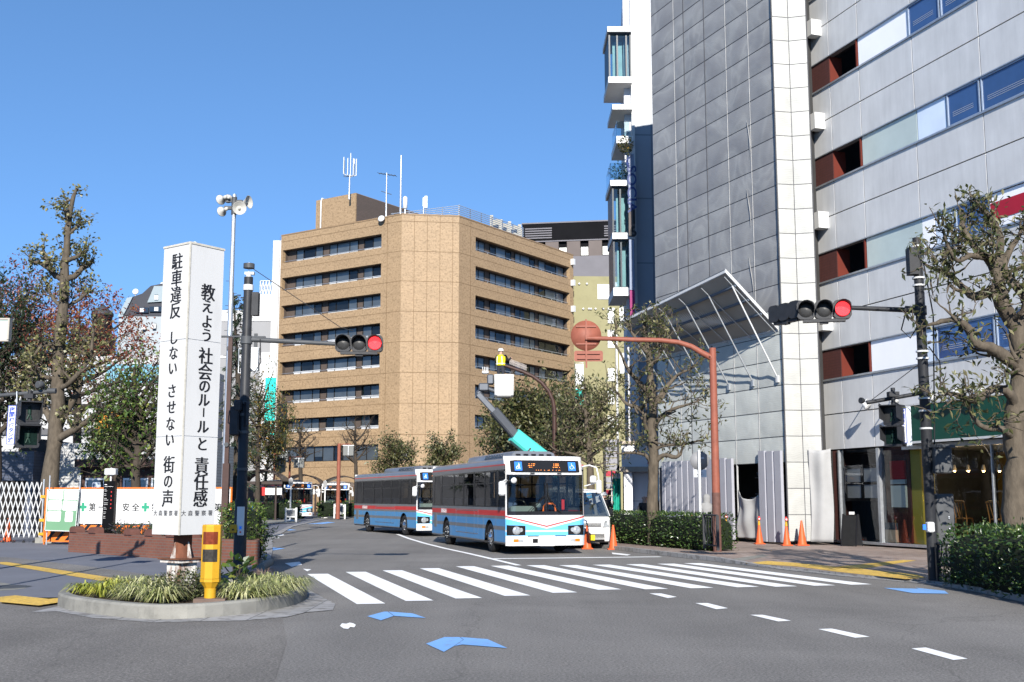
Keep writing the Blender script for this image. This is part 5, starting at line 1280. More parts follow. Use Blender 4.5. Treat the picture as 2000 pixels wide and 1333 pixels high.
    # headlights, indicators, plate
    for k in (-1, 1):
        mb = MB(); x0, x1 = sorted((k*.66, k*1.2)); front_zone(mb, lambda x: .56+.05*(1.2-abs(x))*.2, lambda x: .86-.04*(1.2-abs(x)), .012, x0, x1, 2); h_ = mb.build('headlight', bus_black, t, False)
        mb = MB(); mb.lathe((k*.93, yf(.93,.7)+.01, .70), [(.125,0),(.12,.02),(.06,.03),(.0,.03)], 16, (0,1,.0)); mb.cyl((k*.80, yf(.8,.7)+.012, .72), .06, .018, 12, 'y'); mb.build('lens', lampw, h_, False)
        mb = MB(); x0, x1 = sorted((k*.72, k*.88)); front_zone(mb, .37, .445, .03, x0, x1); i_ = mb.build('fog_lamp', lampw, t, False)
        mb = MB(); x0, x1 = sorted((k*.88, k*1.03)); front_zone(mb, .37, .455, .03, x0, x1); mb.build('indicator', amber, t, False)
        mb = MB(); front_zone(mb, .27, .555, .0215, *sorted((k*.56, k*.566))); mb.build('panel_gap', bus_black, t, False)
    mb = MB(); mb.box(-.225,.225, .022,.035, .25,.49); mb.build('number_plate', bus_white, t, False)
    mb = MB(); mb.box(.28,.44, .02,.026, .34,.46); mb.mi = 0; front_zone(mb, .525, .553, .022, -.6, -.25); front_zone(mb, .525, .553, .022, .25, .6); mb.build('bumper_opening', bus_black, t, False)
    # side windows
    for sx in (1, -1):
        for w_, (a, b) in enumerate(WIN):
            mb = MB(); side_zone(mb, sx, a, b, SILL+.02, HEAD-.02, -.012, 0, False); g = mb.build('window', tint, t, False)
            mb = MB(); zt = 2.08
            for (y0, y1, z0, z1) in ((a,a+.035,SILL,HEAD),(b-.035,b,SILL,HEAD),(a,b,SILL,SILL+.04),(a,b,HEAD-.05,HEAD))+(((a,b,zt,zt+.04),) if 0 < w_ < 6 else ()): 
                mb.ob((sx*(BW-.012),y0,z0), (sx*.013,0,0), (0,y1-y0,0), (0,0,z1-z0))
            mb.build('frame', bus_black, g, False)
    # side details on the right (driver) side: hatch, lines, lettering
    mb = MB(); 
    def sline(y0, y1, z0, z1, o=.004): mb.ob((BW,y0,z0), (o,0,0), (0,y1-y0,0), (0,0,z1-z0))
    for y in (-6.35,-3.85,-3.35): sline(y-.012, y+.012, .5, 1.25)
    sline(-6.35,-3.35,1.24,1.264); sline(-6.35,-3.35,.5,.524); mb.build('hatch_frame', chrome, t, False)
    mb = MB()
    for y in (-1.2,-2.65,-4.9,-7.1,-8.6,-9.7): sline(y-.006, y+.006, .36, 1.12, .003)
    for y, z0, z1 in ((-9.6,.6,1.1),): sline(y-.22, y+.22, z0, z1, .006)
    mb.build('panel_gap', bus_grey, t, False)
    mb = MB(); text_into(mb, '京浜急行', .15, (BW+.001, -8.25, 1.2), (0,1,0), (0,0,1), .004, sx=1.5); mb.build('lettering', white_mark, t, False)
    # wheels
    for sx in (1, -1):
        for wi, (c, _) in enumerate(ARCH):
            mb = MB(); mb.lathe((sx*(BW-.31),c,.45), [(.26,0),(.42,.02),(.45,.06),(.45,.22),(.42,.27),(.3,.275),(.28,.25)], 28, (sx,0,0)); wt = mb.build('wheel', rubber, t, False)
            mb = MB(); d_ = .06 if wi == 0 else -.06
            mb.lathe((sx*(BW-.06),c,.45), [(.285,-.01),(.27,.0),(.24,-.04 if wi else .0),(.17,-.1 if wi else .035),(.09,-.1 if wi else .05),(.085,.0 if wi else .08),(.0,.02 if wi else .085)], 24, (sx,0,0))
            for k in range(8): 
                a = 2*PI*k/8; mb.cyl((sx*(BW-.05), c+.19*math.cos(a), .45+.19*math.sin(a)), .022, sx*.035, 6, 'x')
            mb.build('rim', chrome if wi == 0 else grey_metal, wt, False)
    # roof unit
    mb = MB(); mb.loft([[(x*s_, y, z) for x, z in ((-.85,2.84),(-.78,3.02),(-.6,3.08),(.6,3.08),(.78,3.02),(.85,2.84))] for y, s_ in ((-6.6,.9),(-6.3,1),(-1.7,1),(-1.3,.85))], True, False, True)
    ru = mb.build('roof_unit', silver, t, False)
    mb = MB()
    for k in range(11): 
        for sx in (-1, 1): mb.ob((sx*.80,-4.0+.2*k,2.90), (sx*.05,0,0), (0,.11,0), (-sx*.055,0,.115))
    mb.build('vent_slot', bus_black, ru, False)
    mb = MB()
    for k in range(5):
        x = -.5+.25*k; mb.ob((x-.07,-1.32,2.91), (.14,0,0), (0,.1,-.02), (0,-.03,.1))
    mb.build('front_vent', bus_black, ru, False)
    # mirrors
    mb = MB(); mb.tube([(1.17,-.12,2.15),(1.3,.1,2.18),(1.42,.16,2.1)], .02, 6); mb.bevbox((1.42,.16,1.93), .2, .12, .42, .04); mb.build('mirror', bus_white, t, False)
    mb = MB(); mb.lathe((1.05,.13,2.16), [(.0,-.05),(.07,-.03),(.09,.0),(.08,.02),(0,.02)], 14, (0,1,-.3)); mb.build('mirror', bus_white, t, False)
    mb = MB(); mb.tube([(-1.15,-.05,2.58),(-1.3,.15,2.62),(-1.5,.22,2.55),(-1.55,.25,2.3),(-1.56,.26,1.95)], .025, 6); mb.bevbox((-1.56,.26,1.98), .16, .12, .42, .04); mb.bevbox((-1.4,.2,2.2), .2, .1, .22, .04); mb.tube([(-1.2,0,2.0),(-1.5,.2,2.1)], .02, 5); mb.build('mirror', bus_white, t, False)
    # interior
    mb = MB(); mb.box(-1.18,1.18,-BL+.2,-.3,.5,.56); mb.box(-1.17,1.17,-BL+.2,-.35,2.6,2.63); mb.box(-1.1,1.1,-BL+.12,-BL+.2,.5,2.6)
    for y in (-9,-7.4,-6,-4.6): mb.tube([(.5,y,.6),(.5,y,2.6)], .018, 5); mb.tube([(-.5,y,.6),(-.5,y,2.6)], .018, 5)
    mb.build('interior', inter, t, False)
    mb = MB(); mb.box(-1.1,1.1,-.62,-.14,.9,1.22); mb.bevbox((.62,-.5,1.3), .75, .35, .22, .05); mb.bevbox((.12,-.42,1.42), .16, .12, .14, .03); d_ = mb.build('dashboard', dash_m, t, False)
    mb = MB(); mb.tube([(.62+.21*math.cos(a), -.72-.09*math.sin(a), 1.42+.17*math.sin(a)) for a in [2*PI*k/20 for k in range(21)]], .016, 6); mb.tube([(.42,-.72,1.42),(.82,-.72,1.42)], .014, 5); mb.build('steering_wheel', bus_black, d_, False)
    mb = MB(); mb.tube([(-.05,-.5,1.22),(-.08,-.5,1.42),(-.15,-.5,1.48),(-.35,-.5,1.48),(-.42,-.5,1.42),(-.45,-.5,1.22)], .028, 7); mb.build('grab_rail', M('orange_rail', (.7,.14,.02), .4, var=0), t, False)
    mb = MB()
    for y in (-1.5,-4.0,-5.0,-6.2,-7.2,-8.4,-9.2):
        for x in ((.62,) if y == -1.5 else (-.82,.82)):
            mb.bevbox((x,y,1.0), .45, .42, .12, .03); mb.bevbox((x,y-.2,1.35), .43, .1, .62, .04)
    mb.build('seats', seat_m, t, False)
    mb = MB(); mb.bevbox((-.95,-.9,1.5), .06, .06, 1.6, .01); mb.bevbox((-.68,-.9,1.5), .05, .05, 1.6, .01); mb.bevbox((-.05,-1.3,1.15), .3, .35, .75, .04); mb.mi = 1; mb.cbox((-.8,-.86,1.45), .09, .05, .3); mb.build('fare_box', [bus_black, M('red_extinguisher', (.4,.02,.02), .4, var=0)], t, False)
    return t
BH = .2838+PI
bus = make_bus()
f0 = V(-.15,33.5,0); rdir = V(-math.cos(BH),-math.sin(BH),0)*-1
# front right corner (image left) sits at f0: centre is half a width to the other side
def place_bus(o, corner, ang):
    h = ang+PI; X = V(math.cos(h), math.sin(h), 0)      # local +X in world
    o.rotation_euler.z = h; o.location = corner - X*BW
place_bus(bus, f0, .285)
tag(bus, 'nearest blue and silver bus with a red stripe, stopped beside the white van', 'bus', 'city buses at the terminal')
b2 = dup(bus, label='second bus right behind the nearest bus, partly hidden by its rear'); place_bus(b2, at(815,1045,49.3)*1-Zv(at(815,1045,49.3).z), .405)
def fdist(c): return c-Zv(c.z)
b3 = dup(bus, label='far bus turning past the shelter at the left, seen front on'); place_bus(b3, fdist(at(553,1008,88)), .55)
b4 = dup(bus, label='farthest bus, half hidden behind the red brown lamp post'); place_bus(b4, fdist(at(626,1000,99)), .0)
# ------------------------------------------------------------------ white kei van
def make_van():
    t = thing('van', 'small white van parked between the nearest bus and the hedge', 'van')
    W_ = .74; vanw = paint('van_white', (.5,.5,.5)); vg = glass_mat('van_glass', (.45,.48,.47), .01, .0)
    def prof(y):   # half width, zbot, ztop at station y (front at 0)
        return W_
    mb = MB()
    # nose + body as lofted stations: (y, half width, bottom z, belt z)
    st_ = [(.0,.64,.25,.86),(-.04,.7,.22,.98),(-.2,.735,.2,1.02),(-.55,.74,.2,1.05),(-3.3,.74,.22,1.05),(-3.36,.72,.25,1.04)]
    rings = [[(-w,y,b),(-w,y,b+(tz-b)*.5),(-w*.99,y,tz-.04),(-w*.96,y,tz),(w*.96,y,tz),(w*.99,y,tz-.04),(w,y,b+(tz-b)*.5),(w,y,b)] for y, w, b, tz in st_]
    mb.loft(rings, True, True, False)
    # cabin: pillars and roof
    rf = [(-.62,1.80),(-.45,1.855),(0,1.88),(.45,1.855),(.62,1.80)]
    mb.loft([[(x*.96,y,z-dz) for x, z in rf] for y, dz in ((-.62,.05),(-.72,.0),(-2,-.01),(-3.25,.0),(-3.33,.06))], False, False, True)
    for sx in (-1, 1):
        for (ya, yb, y0, y1) in ((-.06,-.13,-.62,-.7),(-1.35,-1.45,-1.35,-1.45),(-2.3,-2.4,-2.3,-2.4),(-3.22,-3.34,-3.2,-3.33)):
            mb.loft([[(sx*.72,ya,1.02),(sx*.72,yb,1.02),(sx*.66,yb,1.02)], [(sx*.6,y0,1.8),(sx*.6,y1,1.8),(sx*.54,y1,1.8)]], True, True, False)
    mb.loft([[(-.6,-.62,1.76),(.6,-.62,1.76)],[(-.58,-.66,1.83),(.58,-.66,1.83)]], False, False, False)
    mb.build('body', vanw, t, False)
    mb = MB(); mb.face([(-.7,-.07,1.02),(.7,-.07,1.02),(.585,-.63,1.77),(-.585,-.63,1.77)]); mb.build('windscreen', vg, t, False)
    for sx in (-1, 1):
        for y0, y1 in ((-.14,-1.36),(-1.44,-2.31),(-2.39,-3.22)):
            mb = MB(); mb.face([(sx*.715,y0,1.04),(sx*.715,y1,1.04),(sx*.6,y1,1.78),(sx*.6,min(y0,-.66),1.78)]); mb.build('side_window', vg, t, False)
        mb = MB(); mb.loft([[(sx*a,y,z) for a, y, z in ((.44,.012,.66),(.67,-.02,.66),(.68,-.03,.9),(.52,.0,.88))], [(sx*a,y,z) for a, y, z in ((.45,.03,.68),(.65,.0,.68),(.66,-.015,.88),(.53,.02,.86))]], True, True, False); mb.build('headlight', lampw, t, False)
        mb = MB(); mb.bevbox((sx*.84,-.35,1.16), .14, .08, .22, .03); mb.tube([(sx*.72,-.4,1.08),(sx*.82,-.36,1.1)], .02, 5); mb.build('mirror', bus_black, t, False)
        for y in (-.55,-2.75):
            mb = MB(); mb.lathe((sx*.58,y,.265), [(.17,0),(.255,.01),(.265,.04),(.265,.14),(.24,.165),(.17,.16)], 20, (sx,0,0)); w_ = mb.build('wheel', rubber, t, False)
            mb = MB(); mb.lathe((sx*.73,y,.265), [(.17,0),(.12,.0),(.05,.02),(0,.02)], 16, (sx,0,0)); mb.build('rim', grey_metal, w_, False)
    mb = MB()
    for z in (.78,.74,.7): mb.box(-.4,.4,.0,.012,z-.012,z+.012)
    for z in (.46,.42,.38,.34): mb.box(-.5,.3,.0,.012,z-.012,z+.012)
    mb.box(-.5,.5,.001,.01,.2,.3); mb.build('grille', bus_black, t, False)
    mb = MB(); mb.box(-.18,.15,.012,.022,.27,.44); mb.build('number_plate', M('yellow_plate', (.55,.42,.02), .4, var=0), t, False)
    mb = MB(); mb.box(-.68,.68,-3.2,-.3,.5,.55); mb.box(-.62,.62,-.5,-.2,.8,1.03)
    for x in (-.34,.34): mb.bevbox((x,-1.2,.75), .48, .5, .15, .04); mb.bevbox((x,-1.45,1.1), .46, .14, .62, .05); mb.bevbox((x,-1.45,1.5), .24, .1, .2, .04)
    mb.build('interior', inter, t, False)
    return t
van = make_van(); h = .24+PI; van.rotation_euler.z = h
vp = at(1191,1062,37.6); van.location = V(vp.x,37.6,0)+V(math.cos(h),math.sin(h),0)*.70; van.scale = (1.04,)*3
# ------------------------------------------------------------------ lift truck
teal = paint('turquoise_boom_paint', (.06,.42,.38)); steel_d = M('dark_steel', (.075,.082,.095), .45, .4, var=.15)
lt = thing('lift_truck', 'aerial lift truck behind the buses with a turquoise boom and white bucket', 'truck', V(2.1,52,0))
def beam(name, p, q, w0, h0, w1, h1, mat, par):
    p, q = Vector(p), Vector(q); d = (q-p).normalized(); s_ = d.cross(V(0,0,1)).normalized(); u_ = s_.cross(d); k = .3
    R_ = lambda c, w, h: [c+s_*a*w/2+u_*b*h/2 for a, b in ((-1,-1+k),(-1+k,-1),(1-k,-1),(1,-1+k),(1,1-k),(1-k,1),(-1+k,1),(-1,1-k))]
    mb = MB(); mb.loft([R_(p,w0,h0), R_(q,w1,h1)], True, True, False); return mb.build(name, mat, par)
tip, j1, j2, root = at(934,770,50), at(968,806,50), at(1003,850,50.3), at(1092,922,51)
mid_ = root+(j2-root)*1.0
beam('boom', root, j2, .62, .72, .58, .62, teal, lt); beam('boom_extension', j2-(j2-root).normalized()*.3, at(964,802,50), .36, .4, .36, .4, steel_d, lt); beam('inner_boom', at(966,805,50), tip, .25, .27, .25, .27, steel_d, lt)
mb = MB(); q = j2+(root-j2).normalized()*.9; d = (root-j2).normalized(); s_ = V(0,-1,0)
for k in range(4): mb.ob(q+d*.2*k+V(.05,-.32,-.02), d*.07, V(0,-.02,0), d.cross(s_)*.28)
mb.build('boom_louvre', steel_d, lt)
mb = MB(); mb.bevbox((2.2,51.2,1.6), .8, .9, 1.1, .1); mb.bevbox((2.1,53.0,.85), 1.6, 5.0, .3, .03); mb.bevbox((2.1,49.4,1.3), 1.6, 1.5, 1.5, .2); mb.build('chassis', white_paint, lt)
for x, y in ((1.45,49.9),(2.75,49.9),(1.45,54.5),(2.75,54.5)):
    mb = MB(); mb.lathe((x,y,.38), [(.2,-.1),(.38,-.09),(.38,.09),(.2,.1)], 20, (1,.2,0)); mb.build('wheel', rubber, lt)
a, b = at(966,731,49.6), at(1003,774,49.6)
mb = MB(); bw = b.x-a.x; bc = V((a.x+b.x)/2, 50.1, (a.z+b.z)/2); hh = a.z-b.z
rings = []
for z, k in ((-hh/2,-.05),(-hh/2+.06,0),(hh/2,.02)):
    rings.append([(bc.x+sx*(bw/2+k), bc.y+sy*(.45+k), bc.z+z) for sx, sy in ((-1,-.8),(-.8,-1),(.8,-1),(1,-.8),(1,.8),(.8,1),(-.8,1),(-1,.8))])
rings += [[(bc.x+(x-bc.x)*.93, bc.y+(y-bc.y)*.93, z) for x, y, z in rings[-1]], [(bc.x+(x-bc.x)*.9, bc.y+(y-bc.y)*.9, bc.z-hh/2+.08) for x, y, z in rings[-1]]]
mb.loft(rings, True, True, False); mb.build('bucket', white_paint, lt)
mb = MB(); c = at(945,757,50); mb.bevbox(c, .45, .5, .35, .05); c2_ = at(958,742,50); mb.bevbox(c2_, .3, .45, .45, .05); mb.tube([tip, c], .14, 8); mb.tube([c, V(bc.x-.2,50.1,bc.z-.3)], .1, 8); mb.build('bucket_mount', steel_d, lt)
mb = MB(); c = at(948,728,49.9); mb.bevbox(c, .3, .3, .12, .03)
for k in range(4): mb.tube([c+V(-.1+.07*k,0,.05), c+V(-.13+.08*k,0,.25)], .02, 5)
mb.build('lever_box', white_steel, lt)
# ------------------------------------------------------------------ sign pillar
pc = at(361,760,18.6); PX, PY = pc.x, 18.6
zT, zB = at(374,476,18.6).z, at(355,1046,18.6).z
PA = math.radians(53.6); dR = V(math.cos(PA), math.sin(PA), 0); dL = V(-math.sin(PA), math.cos(PA), 0); S_ = .71
sp = thing('sign_pillar', 'tall white four sided pillar sign with black Japanese slogans standing on the planted island', 'sign', V(PX, PY, 0))
pil_w = M('white_sign_panel', (.43,.43,.425), .5, var=.05, vs=1.2, dirt=.1, stretch=(1,1,.3))
o = V(PX, PY, 0)
mb = MB()
for k in range(3):
    a, b = zB+(zT-zB)*k/3, zB+(zT-zB)*(k+1)/3
    mb.ob(o+Zv(a+.004), dR*S_, dL*S_, Zv(b-a-.008))
mb.build('panel', pil_w, sp)
mb = MB(); mb.ob(o+Zv(zB+.01)+dR*.01+dL*.01, dR*(S_-.02), dL*(S_-.02), Zv(zT-zB-.02)); mb.build('core', grey_metal, sp)
rust = M('rusty_edge', (.3,.24,.17), .8, var=.3, vs=9)
mb = MB(); mb.ob(o+Zv(zB)-dR*.012-dL*.012, dR*.024, dL*.024, Zv(zT-zB)); mb.ob(o+Zv(zT)-dR*.012-dL*.012, dR*(S_+.024), dL*(S_+.024), Zv(.035)); mb.build('edge_trim', M('cream_trim', (.4,.38,.33), .6, var=.2, vs=6, dirt=.3), sp)
mb = MB(); c = o+dR*S_*.5+dL*S_*.5; mb.lathe(c+Zv(zT+.03), [(.09,0),(.1,.03),(.06,.08),(.03,.11)], 12); mb.cbox(c+dR*.18+Zv(zT+.06), .3, .2, .07, .6); mb.build('top_lamp', white_steel, sp)
def facecol(chars, d, n, u, px):
    mb = MB()
    for ch, y, s in chars:
        z = at(px, y, PY-.0).z; p = o+d*u+n*.002+Zv(z)
        if ch == '|': mb.ob(p-d.normalized()*.014-Zv(.075), d.normalized()*.028, n*.003, Zv(.15))
        else: [text_into(mb, ch, s, p+d.normalized()*(.0075*q)+Zv(.003*abs(q))+n*.0003*(q+1), d, (0,0,1), 0, .0015) for q in (-1,0,1)]
    return mb
nR = V(math.sin(PA), -math.cos(PA), 0); nL = V(-math.cos(PA), -math.sin(PA), 0)
left = [('駐',506),('車',539),('違',571),('反',603),('し',657),('な',687),('い',718),('さ',762),('せ',794),('な',827),('い',859),('街',907),('の',941),('声',974)]
right = [('教',565),('え',593),('よ',623),('う',650),('社',691),('会',723),('の',752),('ル',779),('|',803),('ル',832),('と',866),('責',909),('任',941),('感',974)]
sizes = lambda l, s: [(c, y, s*(.84 if c in 'しないさせえようのとル' else 1)) for c, y in l]
facecol(sizes(left, .30), -dL, nL, -S_*.47, 340).build('lettering', ink, sp)
facecol(sizes(right, .30), dR, nR, S_*.56, 405).build('lettering', ink, sp)
mb = MB()
zz = at(355,1003,PY).z
for k, ch in enumerate('大森警察署'):
    text_into(mb, ch, .095, o-dL*(-S_*(.9-.19*k))*1+nL*.002+Zv(zz), -dL, (0,0,1), .001, .001); text_into(mb, ch, .095, o+dR*S_*(.1+.19*k)+nR*.002+Zv(zz), dR, (0,0,1), .001, .001)
mb.build('small_lettering', M('grey_lettering', (.08,.08,.085), .6, var=0), sp)
rustm = M('rusted_white_steel', (.42,.4,.36), .7, var=.15, vs=4); 
m_, nt_, b_ = new_mat('rust_streaked_white'); v_ = coords(nt_, 'Object', (3,3,1.2)); f_ = ramp(nt_, noise(nt_, v_, 2.2, 8, .7), [(.46,(0,0,0)),(.6,(1,1,1))]); nt_.links.new(mix(nt_, f_, (.45,.43,.4), (.12,.05,.025)), b_.inputs['Base Color']); b_.inputs['Roughness'].default_value = .8
c = o+dR*S_*.5+dL*S_*.5; rz = PA
mb = MB(); mb.tube([c+Zv(.5), c+Zv(zB+.05)], .15, 14); mb.build('post', M('rusty_post', (.13,.05,.028), .85, var=.5, vs=6), sp)
mb = MB(); mb.cbox(c+Zv(.62), .5, .5, .05, rz); mb.tube([c+Zv(.02), c+Zv(.6)], .225, 4, True, False)
mb.cbox(c+Zv(.3), .34, .34, .6, rz)
for a in range(4):
    d = V(math.cos(rz+a*PI/2), math.sin(rz+a*PI/2), 0); s_ = V(-d.y,d.x,0)*.012; mb.prism([(.12,.64),(.24,.64),(.14,.95),(.12,.95)], c-s_, d, Zv(1), s_*2)
mb.build('base', m_, sp)
mb = MB(); mb.cbox(c+Zv(.655), .56, .56, .022, rz); mb.build('flange', M('rust_flange', (.11,.045,.025), .85, var=.4, vs=8), sp)
# ------------------------------------------------------------------ yellow warning post
yp = G(410,1169,.2); yp.z = .2
yb = thing('warning_beacon', 'yellow octagonal warning beacon post with two dark lenses at the front of the island', 'beacon', yp)
R8 = lambda r, z: [(yp.x+r*math.cos(PI/8+k*PI/4), yp.y+r*math.sin(PI/8+k*PI/4), z) for k in range(8)]
zt_, zl = at(415,1025,yp.y).z, at(415,1130,yp.y).z
mb = MB(); mb.loft([R8(.145,zl), R8(.145,zt_-.02), R8(.135,zt_)], True, True, False); mb.build('housing', yellow_paint, yb)
mb = MB(); mb.loft([R8(.15,zl-.05), R8(.15,zl-.004)], True, True, False); mb.loft([R8(.07,zl-.16), R8(.14,zl-.05)], True, True, False); mb.cyl((yp.x,yp.y,.16), .085, zl-.3, 16); mb.build('post', yellow_paint, yb)
lensd = M('amber_dark_lens', (.14,.03,.012), .2, var=.4, vs=25); lensg = M('smoked_lens', (.035,.032,.028), .15, var=.5, vs=25)
for y, m in ((1051,lensd),(1085,lensg)):
    z = at(415,y,yp.y).z; mb = MB(); lo_, hi_ = R8(.147,z-.09), R8(.147,z+.09); lx = [Vector(lo_[4]).lerp(Vector(lo_[5]),.35), Vector(lo_[5]), Vector(lo_[6]), Vector(lo_[6]).lerp(Vector(lo_[7]),.65)]; mb.loft([lx, [V(p.x,p.y,z+.09) for p in lx]], False, False, False); mb.build('lens', m, yb)
mb = MB(); mb.cbox((yp.x+.03,yp.y+.02,.17), .46, .36, .07); tag(mb.build('concrete_pad', M('brown_pad', (.12,.085,.07), .9, var=.3, vs=8)), 'brown weathered base slab under the yellow beacon post', 'slab')
# ------------------------------------------------------------------ signals
def rr(w, h, r, n=4):
    p = []
    for cx, cy, a0 in ((w/2-r,h/2-r,0),(-w/2+r,h/2-r,PI/2),(-w/2+r,-h/2+r,PI),(w/2-r,-h/2+r,1.5*PI)): p += [(cx+r*math.cos(a0+PI/2*k/n), cy+r*math.sin(a0+PI/2*k/n)) for k in range(n+1)]
    return p
lens_off = M('dark_signal_lens', (.025,.025,.025), .4, var=.3, vs=30)
def dots_mb(c, r, n=6):
    mb = MB(); c = Vector(c)
    for i in range(n+1):
        k = 1 if i == 0 else 6*i
        for j in range(k): a = 2*PI*j/k; mb.sph(c+V(math.cos(a)*r*i/n*.93, -.02, math.sin(a)*r*i/n*.93), .012, 6, 4)
    return mb
def visor(mb, c, r, L, n=18, half=.62):
    c = Vector(c); a0 = PI/2-PI*half; a1 = PI/2+PI*half; out = []; inn = []
    for rad in (r, r*.955):
        R0 = [c+V(rad*math.cos(a0+(a1-a0)*k/n), 0, rad*math.sin(a0+(a1-a0)*k/n)) for k in range(n+1)]
        R1 = [p+V(0,-L*(.55+.45*math.sin(max(0,min(PI,(a0+(a1-a0)*k/n))))),0) for k, p in enumerate(R0)]
        out.append((R0, R1))
    (a, b), (c_, d) = out; mb.loft([a,b,d,c_], False, False, True)
def signal_head(parent, lit=2, local=True):
    """horizontal three lens signal, faces -Y, centred on its own origin"""
    h = bpy.data.objects.new('signal_head', None); C.objects.link(h); h.parent = parent
    mb = MB()
    for k in (-1,0,1): mb.prism(rr(.345,.37,.09), (.345*k,-.07,0), (1,0,0), (0,0,1), V(0,.17,0))
    mb.cbox((0,.0,-.21), .8, .12, .06); mb.cbox((0,.03,-.25), .16, .1, .05)
    mb.build('housing', black_metal, h, False)
    for k in (-1,0,1):
        mb = MB(); visor(mb, (.345*k,-.07,0), .158, .26); mb.build('visor', black_metal, h, False)
        mb = MB(); mb.lathe((.345*k,-.072,0), [(.15,.0),(.14,.012),(.09,.028),(0,.034)], 20, (0,-1,0)); l = mb.build('lens', red_lens_d if k == lit-1 else lens_off, h, False)
        if k == lit-1: dots_mb((.345*k,-.09,0), .14).build('led_dots', red_dot, l, False)
    return h
red_lens_d = M('lit_red_lens', (.75,.015,.02), .3, var=0, emit=.12); red_dot = M('red_led', (1,.05,.06), .3, var=0, emit=.9)
def collar(mb, c, r, h, n=16): mb.cyl(c, r, h, n)
# left traffic pole
LP = at(466,1125,24); LP = V(at(476,840,24).x, 24, .02); ztop = at(487,541,24).z
tl = thing('traffic_signal', 'black pole traffic signal with a lit red lamp beside the white sign pillar', 'traffic light', LP)
mb = MB(); mb.tube([LP, LP+Zv(1.6), LP+Zv(1.62), LP+Zv(ztop-.03)], [.135,.13,.108,.095], 18); mb.build('pole', black_metal, tl)
mb = MB(); collar(mb, LP+Zv(ztop-.32), .11, .12); mb.tube([LP+Zv(ztop-.06), LP+Zv(ztop+.08)], [.07,.04], 10); mb.cbox(LP+V(.02,0,ztop+.05), .2, .1, .06); mb.tube([LP+Zv(ztop), LP+V(.0,0,ztop+.3)], .008, 5); mb.build('pole_cap', white_steel, tl)
az = at(600,665,24).z
mb = MB(); mb.tube([LP+Zv(az), V(at(660,668,24).x,24,az-.08)], [.055,.045], 12); collar(mb, LP+Zv(az-.1), .125, .16); collar(mb, LP+Zv(az+1.55), .12, .1); mb.tube([LP+V(.1,0,az+.04), LP+V(.4,0,az+.04)], .03, 8); mb.build('arm', dark_grey, tl)
mb = MB(); q = [LP+Zv(az+1.6), V(at(665,640,24).x,24,az+.28), V(at(690,652,24).x,24,az+.2)]; mb.tube(q, .008, 5); q = [LP+V(.3,-.05,az), LP+V(.33,-.05,az-.5), LP+V(.2,-.05,az-.72), LP+V(.08,-.03,az-.6)]; mb.tube(q, .012, 5); mb.build('cable', ink, tl)
mb = MB(); mb.cbox(LP+V(.17,0,ztop-.62), .14, .18, .5); mb.build('control_box', black_metal, tl)
mb = MB(); frame = [LP+V(-.17,.05,az-.2), LP+V(.22,.05,az-.2), LP+V(.22,.05,az-.72), LP+V(-.17,.05,az-.72), LP+V(-.17,.05,az-.2)]; mb.tube(frame, .014, 5); mb.cbox(LP+V(.12,.1,az-.42), .26, .14, .5); mb.build('bracket', grey_metal, tl)
sh = signal_head(tl, 2); hp = V(at(702,672,24).x, 23.96, at(702,672,24).z); sh.location = hp-LP; sh.rotation_euler = (0,0,.06); sh.scale = (.98,)*3
# lower fittings
mb = MB(); z = at(455,825,24).z; mb.bevbox(LP+V(-.17,-.06,z), .2, .24, .62, .03); mb.bevbox(LP+V(-.1,-.1,z+.32), .18, .2, .24, .03); mb.cbox(LP+V(.05,-.1,z+.15), .05, .3, .5, .5); mb.build('pedestrian_head', black_metal, tl)
mb = MB()
for z, rr_ in ((3.35,.125),(3.6,.12),(2.98,.12),(2.2,.12)): collar(mb, LP+Zv(z), rr_, .06)
for z in (2.98,3.6): mb.cbox(LP+V(-.13,-.02,z+.03), .14, .12, .08)
mb.tube([LP+V(-.02,-.14,3.0), LP+V(-.3,-.15,3.2), LP+V(-.28,-.15,3.45), LP+V(-.05,-.12,3.6)], .014, 5); mb.build('clamp', dark_grey, tl)
z1 = at(470,990,23.87).z; z0 = at(470,1035,23.87).z
mb = MB(); mb.cbox((LP.x+.03, LP.y-.145, (z1+z0)/2), .15, .03, z1-z0); mb.build('white_plate', white_paint, tl)
mb = MB(); mb.bevbox((LP.x-.11, LP.y-.14, at(457,1033,23.86).z), .15, .1, .17, .015); pb_ = mb.build('push_button_box', yellow_paint, tl)
mb = MB(); mb.cyl((LP.x-.11, LP.y-.19, at(457,1033,23.86).z-.02), .02, -.015, 10, 'y'); mb.build('button', ink, pb_)
mb = MB(); mb.bevbox((LP.x+.04, LP.y-.145, at(470,1034,23.86).z-.03), .13, .06, .2, .012); mb.mi = 1; mb.cyl((LP.x+.04, LP.y-.175, at(470,1034,23.86).z-.06), .018, -.012, 10, 'y'); mb.mi = 2; mb.cbox((LP.x+.04, LP.y-.178, at(470,1034,23.86).z+.03), .05, .006, .06); mb.build('crossing_button', [white_paint, bus_red, blue_sign], tl)
mb = MB()
for z in (.25,.4,.9,1.1): mb.sph(LP+V(.02,-.13,z), .022, 8, 5)
mb.build('bolt', grey_metal, tl)
